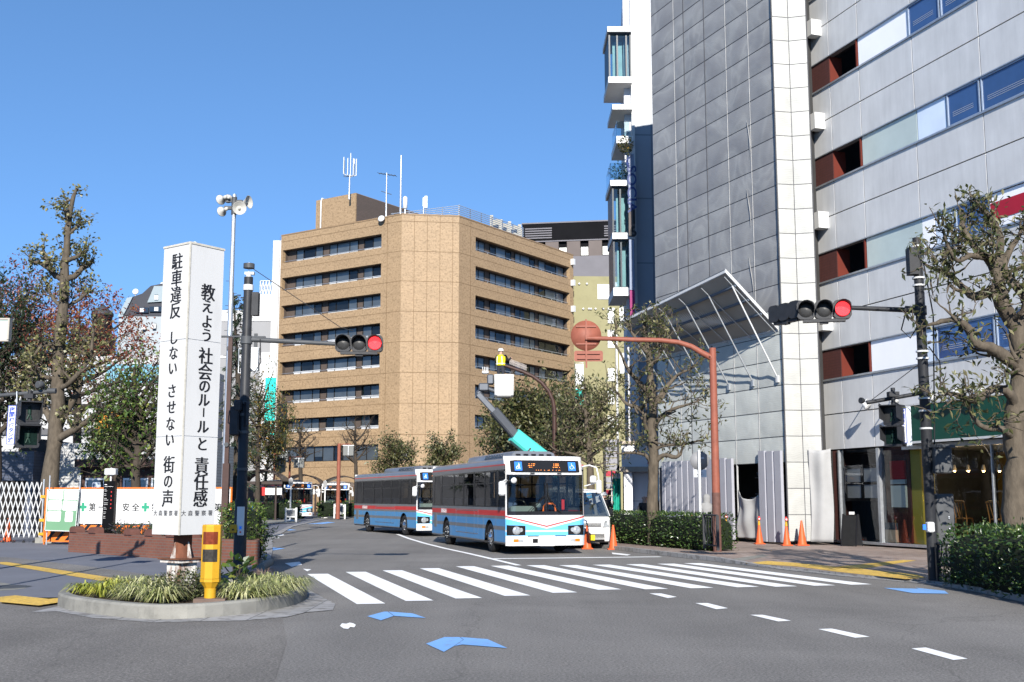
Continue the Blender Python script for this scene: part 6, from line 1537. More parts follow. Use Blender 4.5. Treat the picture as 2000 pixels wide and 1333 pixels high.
# right traffic pole
RP = V(at(1812,900,22.5).x, 22.5, .05); rt = at(1792,470,22.5).z
tr = thing('traffic_signal', 'black pole traffic signal with a lit red lamp before the grey building', 'traffic light', RP)
mb = MB(); mb.tube([RP, RP+Zv(2.2), RP+Zv(2.23), RP+Zv(rt)], [.1,.1,.11,.085], 16); mb.build('pole', black_metal, tr)
az = at(1740,607,22.5).z
mb = MB(); mb.tube([RP+Zv(az-.05), V(at(1655,607,22.5).x,22.5,az+.06)], [.055,.045], 12); collar(mb, RP+Zv(az-.14), .125, .18); mb.tube([RP+V(-.1,0,az-.04), RP+V(-.3,0,az-.02)], .07, 10); mb.build('arm', black_metal, tr)
sh = signal_head(tr, 2); hc = at(1609,606,22.4); sh.location = hc-RP; sh.rotation_euler = (0,0,-.18); sh.scale = (1.03,)*3
sh2 = signal_head(tr, 9); hc = at(1537,610,22.9); sh2.location = hc-RP; sh2.rotation_euler = (0,0,2.0); sh2.scale = (.95,)*3
mb = MB(); mb.cbox(RP+V(-.12,-.05,rt-.5), .2, .22, .55); mb.build('control_box', black_metal, tr)
mb = MB()
for z in (rt-.2, rt-.85, rt-1.0, az-.9, 4.35, 3.55, 3.3, 2.95): collar(mb, RP+Zv(z), .125, .035)
mb.build('clamp', white_steel, tr)
mb = MB(); mb.tube([RP+V(-.3,-.06,az-.05), RP+V(-.42,-.06,az-.45), RP+V(-.25,-.06,az-.62), RP+V(-.1,-.06,az-.4)], .014, 5); mb.tube([RP+V(.08,-.09,rt-.5), RP+V(.22,-.1,rt-1.6), RP+V(.14,-.1,3.2), RP+V(.1,-.1,2.4)], .015, 5); mb.tube([RP+V(.1,-.09,4.6), RP+V(.3,-.1,4.3), RP+V(.32,-.1,4.0), RP+V(.12,-.1,3.9)], .014, 5); mb.build('cable', ink, tr)
a2 = at(1693,787,22.5)
mb = MB(); mb.tube([RP+Zv(at(1805,772,22.5).z), a2], .04, 8); e_ = at(1683,783,22.4); mb.lathe(e_+V(.05,0,0), [(.03,0),(.05,.03),(.065,.08),(.06,.1)], 10, (-1,-.5,0)); mb.build('side_arm', black_metal, tr)
mb = MB(); mb.tube([RP+Zv(at(1797,711,22.5).z), at(1702,782,22.5)], .008, 4); mb.build('stay_wire', ink, tr)
def ped_head(parent, c, rz, k=1.):
    h = bpy.data.objects.new('pedestrian_head', None); C.objects.link(h); h.parent = parent; h.location = Vector(c)-parent.location; h.rotation_euler = (0,0,rz); h.scale = (k,)*3
    mb = MB()
    for z in (.225,-.225): mb.prism(rr(.42,.44,.05), (0,-.08,z), (1,0,0), (0,0,1), V(0,.22,0))
    mb.build('housing', black_metal, h, False)
    for z in (.225,-.225):
        mb = MB(); mb.cbox((0,-.19,z+.2), .4, .26, .02); mb.ob((-.2,-.08,z-.12), (.015,0,0), (0,-.22,.05), (0,0,.32)); mb.ob((.185,-.08,z-.12), (.015,0,0), (0,-.22,.05), (0,0,.32)); mb.build('visor', black_metal, h, False)
        mb = MB(); mb.cbox((0,-.082,z), .32, .012, .33); l = mb.build('lens', M('green_dark_lens', (.004,.012,.01), .5, var=.4, vs=20, spec=.05) if z < 0 else lens_off, h, False)
        mb = MB(); mb.sph((0,-.09,z+.1), .03, 8, 5); mb.tube([(0,-.09,z+.06),(0,-.09,z-.02)], .035, 6); mb.tube([(0,-.09,z-.02),(.04,-.09,z-.13)], .018, 5); mb.tube([(0,-.09,z-.02),(-.04,-.09,z-.13)], .018, 5); mb.build('walker_symbol', M('unlit_symbol', (.012,.03,.022), .4, var=0), l, False)
    return h
hc = at(1747,832,22.3); ped_head(tr, hc, -.75, .92)
mb = MB(); mb.tube([hc+Zv(.42), hc+Zv(.75)], .045, 8); mb.cbox(hc+Zv(.62), .2, .16, .1); mb.build('hanger', black_metal, tr)
def side_sign(parent, c, rz, w=.2, h=.92, blank=False):
    c = Vector(c); ux = V(math.cos(rz), math.sin(rz), 0); n = V(math.sin(rz), -math.cos(rz), 0)
    mb = MB(); mb.ob(c-ux*w/2-Zv(h/2), ux*w, -n*.03, Zv(h)); s_ = mb.build('side_sign', white_paint, parent)
    mb = MB()
    for (a, b, z0, z1) in ((-w/2,-w/2+.012,-h/2,h/2),(w/2-.012,w/2,-h/2,h/2),(-w/2,w/2,-h/2,-h/2+.012),(-w/2,w/2,h/2-.012,h/2)): mb.ob(c+ux*a+Zv(z0)+n*.001, ux*(b-a), n*.003, Zv(z1-z0))
    for k, chx in enumerate('夜間押ボタン式'):
        text_into(mb, chx, .125 if k < 2 else .105, c+n*.002+Zv(h*.39-h*.125*k-(0 if k < 2 else .02)), ux, (0,0,1), .004, .001)
    mb.build('lettering', M('blue_lettering', (.03,.06,.3), .5, var=0) if 'blue_lettering' not in bpy.data.materials else bpy.data.materials['blue_lettering'], s_); return s_
side_sign(tr, at(1762,832,22.2), -.5, .17, .68)
mb = MB(); q = at(1770,833,22.25); mb.tube([q+Zv(.4), q-Zv(.4)], .012, 5); mb.cbox(q+V(.05,.02,0), .1, .05, .78); mb.build('sign_bracket', grey_metal, tr)
# boxes on and beside the right pole
z = at(1838,900,22.4).z; mb = MB(); mb.bevbox((at(1838,900,22.4).x, 22.4, z), .34, .3, .5, .02); mb.cbox((at(1838,872,22.4).x, 22.4, z+.28), .42, .34, .06, .25); mb.build('meter_box', dark_grey, tr)
mb = MB(); mb.bevbox((at(1812,940,22.3).x, 22.3, at(1812,1030,22.3).z), .14, .16, .2, .02); mb.mi = 1; mb.cbox((at(1809,1030,22.1).x, 22.2, at(1812,1030,22.2).z), .06, .03, .1); mb.build('push_button_box', [white_steel, blue_sign], tr)
mb = MB(); x = at(1842,1000,22.7).x; z1 = at(1842,966,22.7).z
mb.bevbox((x, 22.75, (z1+.12)/2+.1), .36, .34, z1-.3, .02); mb.mi = 1
for zz in (.55,.75,.78): mb.sph((x+.06, 22.57, zz+.5), .018, 8, 5)
tag(mb.build('control_cabinet', [dark_grey, grey_metal]), 'dark grey street control cabinet beside the right traffic pole', 'cabinet')
# left edge pedestrian signal on a horizontal arm
lq = at(55,830,24.5)
ls = thing('pedestrian_signal', 'dark pedestrian signal and white push button sign hanging from an arm at the left edge', 'traffic light', V(at(-60,900,24.8).x, 24.8, .03))
mb = MB(); mb.tube([ls.location, ls.location+Zv(4.6)], .09, 14); mb.build('pole', black_metal, ls)
mb = MB(); zA = at(50,770,24.5).z; mb.tube([V(at(-60,770,24.8).x,24.8,zA-.06), V(at(102,764,24.5).x,24.5,zA+.06)], .042, 8); q = at(104,764,24.5); mb.cyl(q-V(.12,0,0), .06, .18, 10, 'x'); q = at(86,752,24.5); mb.lathe(q, [(.03,0),(.07,.05),(.085,.16),(.07,.18)], 12, (-.5,-1,-.1)); mb.tube([q, q-Zv(.15)], .02, 5); mb.build('arm', dark_grey, ls)
ped_head(ls, lq, .55, 1.12); mb = MB(); mb.tube([lq+Zv(.5), lq+Zv(.75)], .05, 8); mb.cbox(lq+Zv(.62), .2, .16, .1); mb.build('hanger', black_metal, ls)
side_sign(ls, at(22,830,24.5), .12, .17, .84); mb = MB(); q = at(33,765,24.55); mb.tube([q, at(33,845,24.55)], .018, 6); mb.build('sign_bracket', grey_metal, ls)
q0, q1 = at(-30,625,20), at(14,665,20); mb = MB(); mb.ob((q0.x,20,q1.z), (q1.x-q0.x,0,0), (0,.08,0), (0,0,q0.z-q1.z)); mb.mi = 1
mb.ob((q0.x,19.98,q1.z-.02), (q1.x-q0.x+.03,0,0), (0,.12,0), (0,0,.03)); mb.ob((q0.x,19.98,q0.z), (q1.x-q0.x+.03,0,0), (0,.12,0), (0,0,.03)); mb.ob((q1.x,19.98,q1.z), (.03,0,0), (0,.12,0), (0,0,q0.z-q1.z)); mb.tube([(q0.x+.05,20.1,.03),(q0.x+.05,20.1,q0.z)], .05, 8)
tag(mb.build('sign_board', [M('pale_green_sign', (.3,.36,.33), .5, var=.05), M('sign_frame', (.3,.28,.24), .5, var=.1)]), 'plain pale sign board cut off by the left edge above the pedestrian signal', 'sign')
# loudspeaker pole
sq = V(at(446,650,40).x+.05, 40, .03); st_ = at(455,382,40).z
lp = thing('loudspeaker_pole', 'tall galvanised pole with white horn loudspeakers rising behind the sign pillar', 'pole', sq)
mb = MB(); mb.tube([sq, sq+Zv(st_*.5), sq+Zv(st_)], [.125,.1,.07], 14); mb.build('pole', grey_metal, lp)
mb = MB(); mb.tube([sq+Zv(st_-.75), sq+Zv(st_-.1)], .1, 8)
for k in range(14): mb.tube([sq+V((-1)**k*.09,0,3.5+.45*k), sq+V((-1)**k*.2,0,3.5+.45*k)], .01, 4)
mb.cbox(sq+Zv(st_-.5), .7, .12, .12); mb.cbox(sq+Zv(st_-.25), .6, .1, .08); mb.cbox(sq+V(.1,-.05,6.9), .3, .2, .12); mb.build('bracket', dark_grey, lp)
def horn(c, d, k):
    d = Vector(d).normalized(); mb = MB(); mb.lathe(c, [(.0,-.42*k),(.09*k,-.4*k),(.1*k,-.22*k),(.06*k,-.18*k),(.08*k,-.1*k),(.15*k,.02*k),(.26*k,.16*k),(.27*k,.165*k),(.25*k,.15*k),(.13*k,.02*k),(.05*k,-.02*k),(.055*k,.06*k),(.0,.08*k)], 18, d); mb.build('horn', M('cream_horn', (.36,.35,.32), .55, var=.12, vs=6, dirt=.2) if 'cream_horn' not in bpy.data.materials else bpy.data.materials['cream_horn'], lp)
for (x, y), d, k in (((467,408),(.35,-1,-.08),.92),((480,396),(1,-.35,.05),.9),((434,389),(-.7,.75,-.1),.7),((436,412),(-.7,.75,-.1),.7),((446,388),(-.3,.9,.1),.6)): horn(at(x,y,39.8 if d[1] < -.5 else 40.05), d, k)
# brown slim pole in the planter + clamp pipe
bpz = at(447,660,30).z; bq = V(at(441,950,30).x, 30, .4)
bp_ = thing('brown_post', 'slim dark brown post with a thicker foot standing in the brick planter', 'pole', bq)
mb = MB(); mb.box(bq.x-.085,bq.x+.085,29.92,30.08,.35,2.55); mb.box(bq.x-.055,bq.x+.055,29.95,30.05,2.55,bpz); mb.build('post', brown_paint, bp_)
mb = MB(); mb.tube([V(bq.x-.3,30,bpz+.03), V(at(480,662,30).x,30,bpz+.03)], .03, 6); mb.cyl((bq.x,29.93,at(441,869,30).z), .06, -.03, 10, 'y'); mb.build('cross_pipe', dark_grey, bp_)
# red brown sign pole on the right
rp = V(at(1397,900,34.3).x, 34.3, .06); rzt = at(1392,684,34.3).z
rs = thing('road_sign_post', 'red brown pole whose curved arm carries the back of a round sign and a plate', 'road sign', rp)
dkp = M('dark_worn_paint', (.1,.05,.04), .7, var=.3, vs=8)
mb = MB(); mb.tube([rp, rp+Zv(1.75)], .13, 14); mb.build('lower_pole', dkp, rs)
mb = MB(); mb.tube([rp+Zv(1.74), rp+Zv(rzt)], [.122,.105], 14); mb.build('pole', red_brown, rs)
pts = [at(x, y, 34.3) for x, y in ((1391,700),(1372,690),(1350,677),(1325,669),(1290,665),(1240,664),(1190,662),(1147,661))]
mb = MB(); mb.tube(pts, [.1,.09,.082,.078,.075,.072,.07,.068], 12); mb.cyl(at(1387,695,34.15), .03, .35, 8, 'y'); mb.build('arm', red_brown, rs)
c = at(1145,655,34.3); r_ = .47
mb = MB(); mb.lathe(c+V(0,.1,.0), [(r_,0),(r_,.012),(0,.013)], 32, (0,-1,0)); mb.build('round_sign_back', red_brown, rs)
mb = MB(); c2 = at(1150,695,34.3); mb.prism(rr(.88,.33,.06), c2+V(0,.1,0), (1,0,0), (0,0,1), V(0,.012,0)); mb.build('plate_back', red_brown, rs)
mb = MB(); mb.cbox(c+V(.0,.06,-.25), .05, .05, 1.5)
for z in (.28,-.26): mb.cbox(c+V(0,.07,z), .62, .035, .05)
for z in (.08,-.08): mb.cbox(c2+V(0,.07,z), .7, .035, .05)
mb.cbox(c+V(.03,.02,-.08), .12, .12, .12); mb.build('sign_bracket', red_brown, rs)
# white post with the back of a round sign
wq = V(at(1368,1000,36).x, 36, .06)
ws = thing('road_sign_post', 'slim white post with the grey backs of a round sign and plate behind the hedge', 'road sign', wq)
zt_ = at(1364,883,36).z; mb = MB(); mb.tube([wq, wq+Zv(zt_)], .05, 10); mb.build('post', white_steel, ws)
mb = MB(); mb.lathe(V(wq.x+.02,36.08,at(1367,900,36).z), [(.3,0),(.3,.012),(0,.013)], 28, (0,-1,0)); mb.build('round_sign_back', M('grey_sign_back', (.2,.2,.205), .6, .2, var=.1), ws)
mb = MB(); mb.cbox(V(wq.x+.03,36.08,at(1367,925,36).z), .4, .012, .24); mb.build('plate_back', grey_metal, ws)
mb = MB(); mb.cbox(V(wq.x+.08,36.04,at(1367,895,36).z), .16, .03, .05); mb.cbox(V(wq.x+.02,36.04,at(1367,925,36).z), .2, .03, .05); mb.build('clamp', white_steel, ws)
# curved street lamp being repaired
lq2 = V(at(1083,850,52).x, 52, .06)
sl_ = thing('street_lamp', 'dark brown street lamp with a long curved arm reaching to the lift bucket', 'street lamp', lq2)
pts = [lq2, V(lq2.x,52,at(1083,800,52).z)]+[at(x,y,52) for x,y in ((1080,783),(1072,765),(1058,748),(1040,735),(1020,726),(1000,719),(985,714))]
mb = MB(); mb.tube(pts, [.11,.1,.1,.095,.09,.085,.08,.075,.07], 12); mb.build('pole', brown_paint, sl_)
mb = MB(); a, b = at(1003,716,51.95), at(1028,725,51.95)
for k in range(14): q = at(996+2.4*k,711+.9*k*1.02,51.95); mb.cbox(q+Zv(.1), .03, .1, .26)
mb.tube([at(994,705,51.95), at(1030,719,51.95)], .02, 5); mb.build('heat_sink', M('ribbed_lamp_body', (.2,.18,.17), .5, .3, var=.2), sl_)
# terminal lamp posts with square lanterns
for k, (px, y0, y1, Y, lab) in enumerate(((660,990,868,88,'red brown terminal lamp post with a square lantern left of the second bus'),(771,985,880,100,'red brown lamp post behind the round clipped trees'),(564,985,893,92,'red brown double lantern lamp post above the bus shelters'),(534,985,880,98,'thin red brown lamp post at the left end of the tan building'))):
    q = V(at(px,y0,Y).x, Y, .05); z = at(px,y1,Y).z; o = thing('lamp_post', lab, 'street lamp', q, 0, 'red brown lamp posts at the terminal')
    mb = MB(); mb.tube([q, q+Zv(z)], [.17 if k == 0 else .1,.13 if k == 0 else .08], 10); mb.tube([q+Zv(z-.05), q+V(.9,0,z-.05)], .04, 6); mb.build('pole', red_brown, o)
    for sx in ((1,-1) if k == 2 else (1,)):
        mb = MB(); mb.cbox(q+V(sx*.75,0,z-.55), .8, .5, .75); mb.build('lantern', M('frosted_lantern', (.13,.135,.13), .4, var=.1) if 'frosted_lantern' not in bpy.data.materials else bpy.data.materials['frosted_lantern'], o)
        mb = MB(); mb.cbox(q+V(sx*.75,0,z-.16), .86, .56, .06); mb.cbox(q+V(sx*.75,-.26,z-.55), .04, .02, .72); mb.build('lantern_frame', grey_metal, o)
# bus shelters
shm = M('shelter_roof', (.05,.042,.038), .35, var=.2, vs=1); shb = M('shelter_frame', (.035,.025,.022), .5, var=.2)
def shelter(label, x0, x1, yt, Y, dep=3.0):
    a, b = at(x0,yt,Y), at(x1,yt,Y); zr = a.z; o = thing('bus_shelter', label, 'bus shelter', V((a.x+b.x)/2,Y,.05), 0, 'barrel roofed bus shelters'); w_ = b.x-a.x
    mb = MB(); rise = .8; n = 14
    arc = [(a.x+w_*k/n, zr-rise+rise*math.sin(PI*k/n)**.7) for k in range(n+1)]
    mb.loft([[(x,Y-dep/2,z) for x, z in arc], [(x,Y+dep/2,z) for x, z in arc]], False, False, True); mb.loft([[(x,Y-dep/2,z-.06) for x, z in arc], [(x,Y+dep/2,z-.06) for x, z in arc]], False, False, True); mb.build('roof', shm, o)
    mb = MB(); mb.tube([(x,Y-dep/2,z) for x, z in arc], .05, 6); mb.ob((a.x,Y-dep/2,zr-rise-.25), (w_,0,0), (0,.08,0), (0,0,.22)); mb.ob((a.x,Y+dep/2-.08,zr-rise-.25), (w_,0,0), (0,.08,0), (0,0,.22)); mb.build('roof_frame', shb, o)
    for x in (a.x+.5, b.x-.5):
        for y in (-dep/2+.3, dep/2-.3):
            mb = MB(); mb.tube([(x,Y+y,.05),(x,Y+y,zr-rise)], .09, 8); mb.build('post', shb, o)
    mb = MB(); mb.bevbox((a.x+w_*.35,Y,.5), w_*.4, .45, .08, .02); mb.cbox((a.x+w_*.2,Y,.26), .1, .4, .42); mb.cbox((a.x+w_*.5,Y,.26), .1, .4, .42); mb.build('bench', M('grey_bench', (.25,.25,.25), .7, var=.15) if 'grey_bench' not in bpy.data.materials else bpy.data.materials['grey_bench'], o)
    mb = MB(); mb.cbox((b.x-w_*.22,Y-dep/2+.3,zr-rise-.75), w_*.4, .1, .5); mb.mi = 1; mb.cbox((b.x-w_*.5,Y-dep/2+.3,zr-rise-.75), .55, .11, .6); mb.build('route_board', [white_steel, red_panel], o)
    return o
red_panel = M('red_stop_panel', (.4,.02,.02), .5, var=0)
shelter('nearest barrel roofed bus shelter behind the black traffic pole', 478, 560, 919, 84); shelter('middle barrel roofed bus shelter above the far bus', 556, 632, 928, 106); shelter('farthest barrel roofed bus shelter beside the lamp post', 632, 712, 931, 112)
# white bus stop frames on the platform ends
for k, (x0, x1, y0, y1, Y, lab) in enumerate(((558,579,995,1018,76,'white bus stop board frame at the end of the nearest shelter platform'),(653,674,988,1010,90,'white bus stop board frame beneath the red brown lamp post'))):
    a, b = at(x0,y1,Y), at(x1,y0,Y); o = thing('stop_board', lab, 'sign', V(a.x,Y,.0)); z1 = b.z
    for x in (a.x, b.x):
        mb = MB(); mb.cbox((x,Y,z1/2+.05), .12, .12, z1+.1); mb.build('post', white_paint, o)
    mb = MB(); mb.cbox(((a.x+b.x)/2,Y,z1*.72), b.x-a.x-.12, .06, .42); mb.build('board', M('grey_board', (.16,.165,.17), .6, var=.1), o)
    mb = MB(); mb.cbox(((a.x+b.x)/2,Y,z1*.98), b.x-a.x-.12, .08, .1); mb.cbox(((a.x+b.x)/2,Y,z1*.45), b.x-a.x-.12, .08, .08); mb.build('rail', white_paint, o)
for k, (x, yt, Y, lab) in enumerate(((567,935,80,'white bus stop pole in front of the far bus'),(634,940,92,'white bus stop pole beside the farthest bus'))):
    q = V(at(x,1000,Y).x,Y,.05); o = thing('bus_stop_pole', lab, 'bus stop', q); z = at(x,yt,Y).z
    mb = MB(); mb.tube([q, q+Zv(z)], .06, 8); mb.lathe(q, [(.3,0),(.3,.06),(.08,.12)], 14); mb.build('post', white_paint, o)
    mb = MB(); mb.cbox(q+V(0,-.05,z-.3), .3, .04, .5); mb.build('stop_plate', M('grey_stop_plate', (.2,.2,.2), .6, var=.1), o)
# terminal island kerbs
flat('terminal_island', [[at(480,1025,70)[:2], (at(575,1020,74)[0],74), (at(590,1016,80)[0],80), (at(583,1012,88)[0],88), (at(440,1012,88)[0],88)]], concrete, .06)
flat('terminal_island', [[(at(612,1010,88)[0],88),(at(676,1008,90)[0],90),(at(690,1003,98)[0],98),(at(610,1003,98)[0],98)]], concrete, .06)
# cones
def cone(label, loc, tall, top=None, group=None, k=1.):
    o = thing('traffic_cone', label, 'traffic cone', loc, 0, group); x, y, z = loc; h = .7*k
    mb = MB(); mb.bevbox((x,y,z+.018), .36*k, .36*k, .035, .012); mb.build('base', orange_plastic, o)
    mb = MB(); mb.lathe((x,y,z+.03), [(.145*k,0),(.13*k,.03),(.03*k,h-.03),(.026*k,h),(.0,h)], 20); mb.build('cone', orange_plastic, o)
    if top == 'light':
        mb = MB(); mb.lathe((x,y,z+h*.93), [(.048,0),(.03,.16),(.028,.2)], 14); mb.build('yellow_sleeve', yellow_paint, o)
        mb = MB(); mb.cbox((x,y,z+h+.2), .05, .05, .12); mb.lathe((x,y-.03,z+h+.17), [(.055,0),(.055,.03),(.03,.035)], 14, (0,-1,0)); mb.build('lamp', bus_red, o)
        mb = MB(); mb.lathe((x,y-.065,z+h+.17), [(.03,0),(0,.004)], 10, (0,-1,0)); mb.build('lamp_lens', white_paint, o)
    return o
def gp(x, y, z=.06): return G(x, y, z)
cone('orange cone standing just right of the white van', gp(1198,1074,0), 1, k=1.08); cone('orange cone half hidden between the bus bumper and the van', gp(1147,1073,0), 1, k=1.05)
cone('lamp topped cone in front of the hoarding beside the dark opening', V(at(1483,1040,39.9).x,39.9,.06), 1, 'light', 'lamp topped cones along the hoarding'); cone('lamp topped cone at the foot of the white sheeted corner', V(at(1536,1040,38.6).x,38.6,.06), 1, 'light', 'lamp topped cones along the hoarding')
cone('red cone standing behind the lattice gate at the far left', V(at(14,1060,43).x,43,.03), 1, k=1.2)
cone('plain orange cone beside the tall hanging grey cloth', V(at(1566,1040,38.7).x,38.7,.06), 1, k=1.15)
cone('lamp topped cone behind the hedge near the white sign post', V(at(1351,1020,42).x,42,.06), 1, 'light', 'lamp topped cones along the hoarding', 1.05); cone('lamp topped cone behind the hedge right of the red brown pole', V(at(1418,1020,42).x,42,.06), 1, 'light', 'lamp topped cones along the hoarding', 1.05)
# railing by the hedges
def railing(label, p, q, h, n, z0=.06):
    p, q = Vector(p), Vector(q); o = thing('railing', label, 'railing', (p.x,p.y,z0)); d = (q-p); mb = MB()
    mb.tube([p+Zv(z0+h), q+Zv(z0+h)], .028, 6); mb.tube([p+Zv(z0+.12), q+Zv(z0+.12)], .022, 6); mb.build('rail', black_metal, o)
    for e in (p, q):
        mb = MB(); mb.cbox(e+Zv(z0+h/2), .08, .08, h); mb.build('post', black_metal, o)
    for k in range(1, n):
        e = p+d*k/n; mb = MB(); mb.tube([e+Zv(z0+.12), e+V(.03,0,z0+.3), e+V(-.02,0,z0+h*.6), e+Zv(z0+h)], .012, 5); mb.build('baluster', black_metal, o)
railing('short black railing at the right end of the kerb hedge', G(1376,1076,.12), G(1392,1079,.12)+V(.1,-.3,0), .98, 5)
railing('black railing at the left face of the corner hedge beside the pole', V(8.22,22.2,0), V(8.2,19.6,0), .72, 11)
# sandwich board
sb = G(1697,1053,.2); o = thing('sandwich_board', 'black folding sandwich board standing outside the cafe door', 'sign', sb, -1.25+PI/2*0)
mb = MB(); mb.prism([(-.3,0),(.3,0),(.3,1.1),(-.3,1.1)], (0,-.26,0), (1,0,0), V(0,.2,.98), V(0,.02,0)); mb.build('front_board', M('chalkboard', (.009,.009,.009), .7, var=.3, vs=5), o, False)
mb = MB(); mb.prism([(-.3,0),(.3,0),(.3,1.1),(-.3,1.1)], (0,.2,0), (1,0,0), V(0,-.2,.98), V(0,.02,0)); mb.build('back_board', black_metal, o, False)
mb = MB()
for x in (-.3,.27): mb.ob((x,-.29,-.05), (.03,0,0), V(0,.22,1.18), (0,.03,0)); mb.ob((x,.23,-.05), (.03,0,0), V(0,-.22,1.18), (0,.03,0))
mb.build('frame', ink, o, False)
mb = MB(); mb.cbox((.05,-.02,1.16), .2, .03, .1); mb.build('leaflet', white_paint, o, False)
o.location = GW.p(2.05,.08,.6); o.rotation_euler.z = -.75; o.scale = (.92,)*3
# ------------------------------------------------------------------ left plaza: planter, barriers, boards
plb = brickmat('planter_brick', (.165,.058,.032), (.135,.046,.027), (.11,.09,.075), .22, .075, .008, bump=.2, grime=.3)
A0, A1 = G(133,1078,.03), G(491,1104,.03); A1 = V(A1.x,28.0,.03)
PW_ = Wall((A0.x,A0.y), tuple((A1-A0)[:2]), (0,-1)); pl = (Vector((A1.x,A1.y,0))-Vector((A0.x,A0.y,0))).length
o = thing('brick_planter', 'long low red brick planter wall in front of the white barriers', 'planter', PW_.p(pl/2,0))
DV = V(-.22,.975,0); mb = MB(); PW_.box(mb, 0, pl, 0, .62, -.24, 0); mb.ob(PW_.p(pl-.26,0,-.24), PW_.d*.24, DV*2.2, Zv(.62)); mb.ob(PW_.p(.02,0,-.24), PW_.d*.24, DV*2.2, Zv(.62)); mb.build('wall', plb, o)
mb = MB(); mb.ob(PW_.p(.26,0,-.24), PW_.d*(pl-.54), DV*2.2, Zv(.5)); mb.build('soil', soil, o)
capm = M('brown_cap_brick', (.1,.045,.035), .8, var=.25, vs=9)
for k, x in enumerate((141,178,248,289,331,365)):
    u = PW_.hit(x+2,1050)[0]; mb = MB()
    w_ = .42; arc = [(u-w_/2,.62)]+[(u-w_/2*math.cos(PI*t/8), .62+.18*math.sin(PI*t/8)**.6) for t in range(9)]+[(u+w_/2,.62)]
    mb.prism([(a, b) for a, b in arc], PW_.p(0,.0,-.26), PW_.d, Zv(1), PW_.n*.3); mb.build('arched_cap', capm, o)
r = random.Random(77); lf_pl = leafmat('planter_leaf', [(0,(.02,.03,.02)),(.5,(.05,.06,.04)),(.8,(.09,.08,.09)),(1,(.2,.17,.2))])
for k in range(16):
    u = 1.0+k*(pl-1.6)/15; q = PW_.p(u,.5,-.7-.5*r.random())
    shrub(f'{["silvery","purple tinged","dark green","mixed"][k%4]} bedding plant, {["first","second","third","fourth","fifth","sixth","seventh","eighth","ninth","tenth","eleventh","twelfth","thirteenth","fourteenth","fifteenth","last"][k]} from the left in the brick planter', q, .38, r.uniform(.35,.55), 160, lf_pl if k % 3 else lf_green, .09, .05, 300+k, 'bedding_plant', 'plant', 4)['group'] = 'bedding plants in the brick planter'
# barrier panels
ormat = M('orange_barrier', (.55,.13,.02), .5, var=.1, vs=5)
tealc = M('green_cross', (.03,.22,.13), .5, var=0)
bA, bB = V(at(85,1060,40.5).x,40.5,0), V(at(470,1060,38.5).x,38.5,0)
BWl = Wall(bA[:2], tuple((bB-bA)[:2]), (0,-1))
def bu(x, y=1000): return BWl.hit(x, y)
seg = [bu(86)[0], bu(226)[0], bu(308)[0], bu(460)[0]]
seg = [bu(87)[0], bu(209)[0], bu(331)[0], bu(453)[0]]
zt_, zm, zb_, zo = bu(150,956)[1], bu(150,1023)[1], bu(100,1060)[1], bu(150,954)[1]
for k in range(3):
    u0, u1 = seg[k]+.015, seg[k+1]-.015; lab = ['white site barrier with orange black stripes behind the green board','white site barrier with orange black stripes beside the black information post','white site barrier behind the sign pillar and brown post'][k]
    o = thing('site_barrier', lab, 'barrier', BWl.p((u0+u1)/2,0), 0, 'white and orange site barriers')
    mb = MB(); frame_ring(mb, BWl, u0, u1, .12, zt_+.06, .05, -.03, .03)
    for u in (u0+.02, u1-.06): BWl.box(mb, u, u+.04, 0, .12, -.03, .03)
    mb.build('frame', ormat, o)
    mb = MB(); BWl.box(mb, u0+.05, u1-.05, zm, zt_, -.01, .012); w_ = mb.build('white_panel', white_paint, o)
    mb = MB(); cx = u0+(u1-u0)*.62; cz = bu(270,991)[1]
    for j, chx in enumerate('安全 第一'):
        if chx != ' ': text_into(mb, chx, .3, BWl.p(cx+(-.76+.38*j), cz, .014), BWl.d, (0,0,1), .004, .002)
    mb.build('lettering', ink, w_)
    mb = MB(); BWl.box(mb, cx-.15, cx+.15, cz-.05, cz+.05, .012, .016); BWl.box(mb, cx-.05, cx+.05, cz-.15, cz+.15, .0121, .0161); mb.build('green_cross', tealc, w_)
    mb = MB(); BWl.box(mb, u0+.05, u1-.05, .17, zm-.05, -.01, .01); s_ = mb.build('striped_panel', ormat, o)
    mb = MB(); h_ = zm-.05-.17; n_ = 6; wd = (u1-u0-.1)/n_
    for j in range(n_):
        a = u0+.05+wd*j; mb.prism([(a+.02,0),(a+wd*.42,0),(min(a+wd*.42+h_*.9,u1-.06),h_),(min(a+.02+h_*.9,u1-.06),h_)], BWl.p(0,.17,.0105), BWl.d, Zv(1), BWl.n*.003)
    mb.build('black_stripe', ink, s_)
# green site board
o = thing('notice_board', 'green framed board of blank white sheets leaning before the left barrier', 'sign', V(at(120,1040,39.9).x,39.9,0))
q = [at(95,956,39.9), at(155,958,39.9), at(149,1039,39.9), at(87,1037,39.9)]
w_, h_ = (q[1]-q[0]).length, (q[0]-q[3]).length; ox = q[3]; ux = (q[2]-q[3]).normalized(); uy = (q[0]-q[3]).normalized()
mb = MB(); mb.prism([(0,0),(w_,0),(w_,h_),(0,h_)], ox, ux, uy, V(0,.03,0)); mb.build('board', M('pale_green_board', (.1,.205,.12), .5, var=.06), o)
mb = MB()
for (a, b, c_, d) in ((.0,.0,1,.018),(0,.982,1,1),(0,0,.02,1),(.98,0,1,1)): mb.prism([(a*w_,b*h_),(c_*w_,b*h_),(c_*w_,d*h_),(a*w_,d*h_)], ox+V(0,-.012,0), ux, uy, V(0,.012,0))
mb.build('frame', white_steel, o)
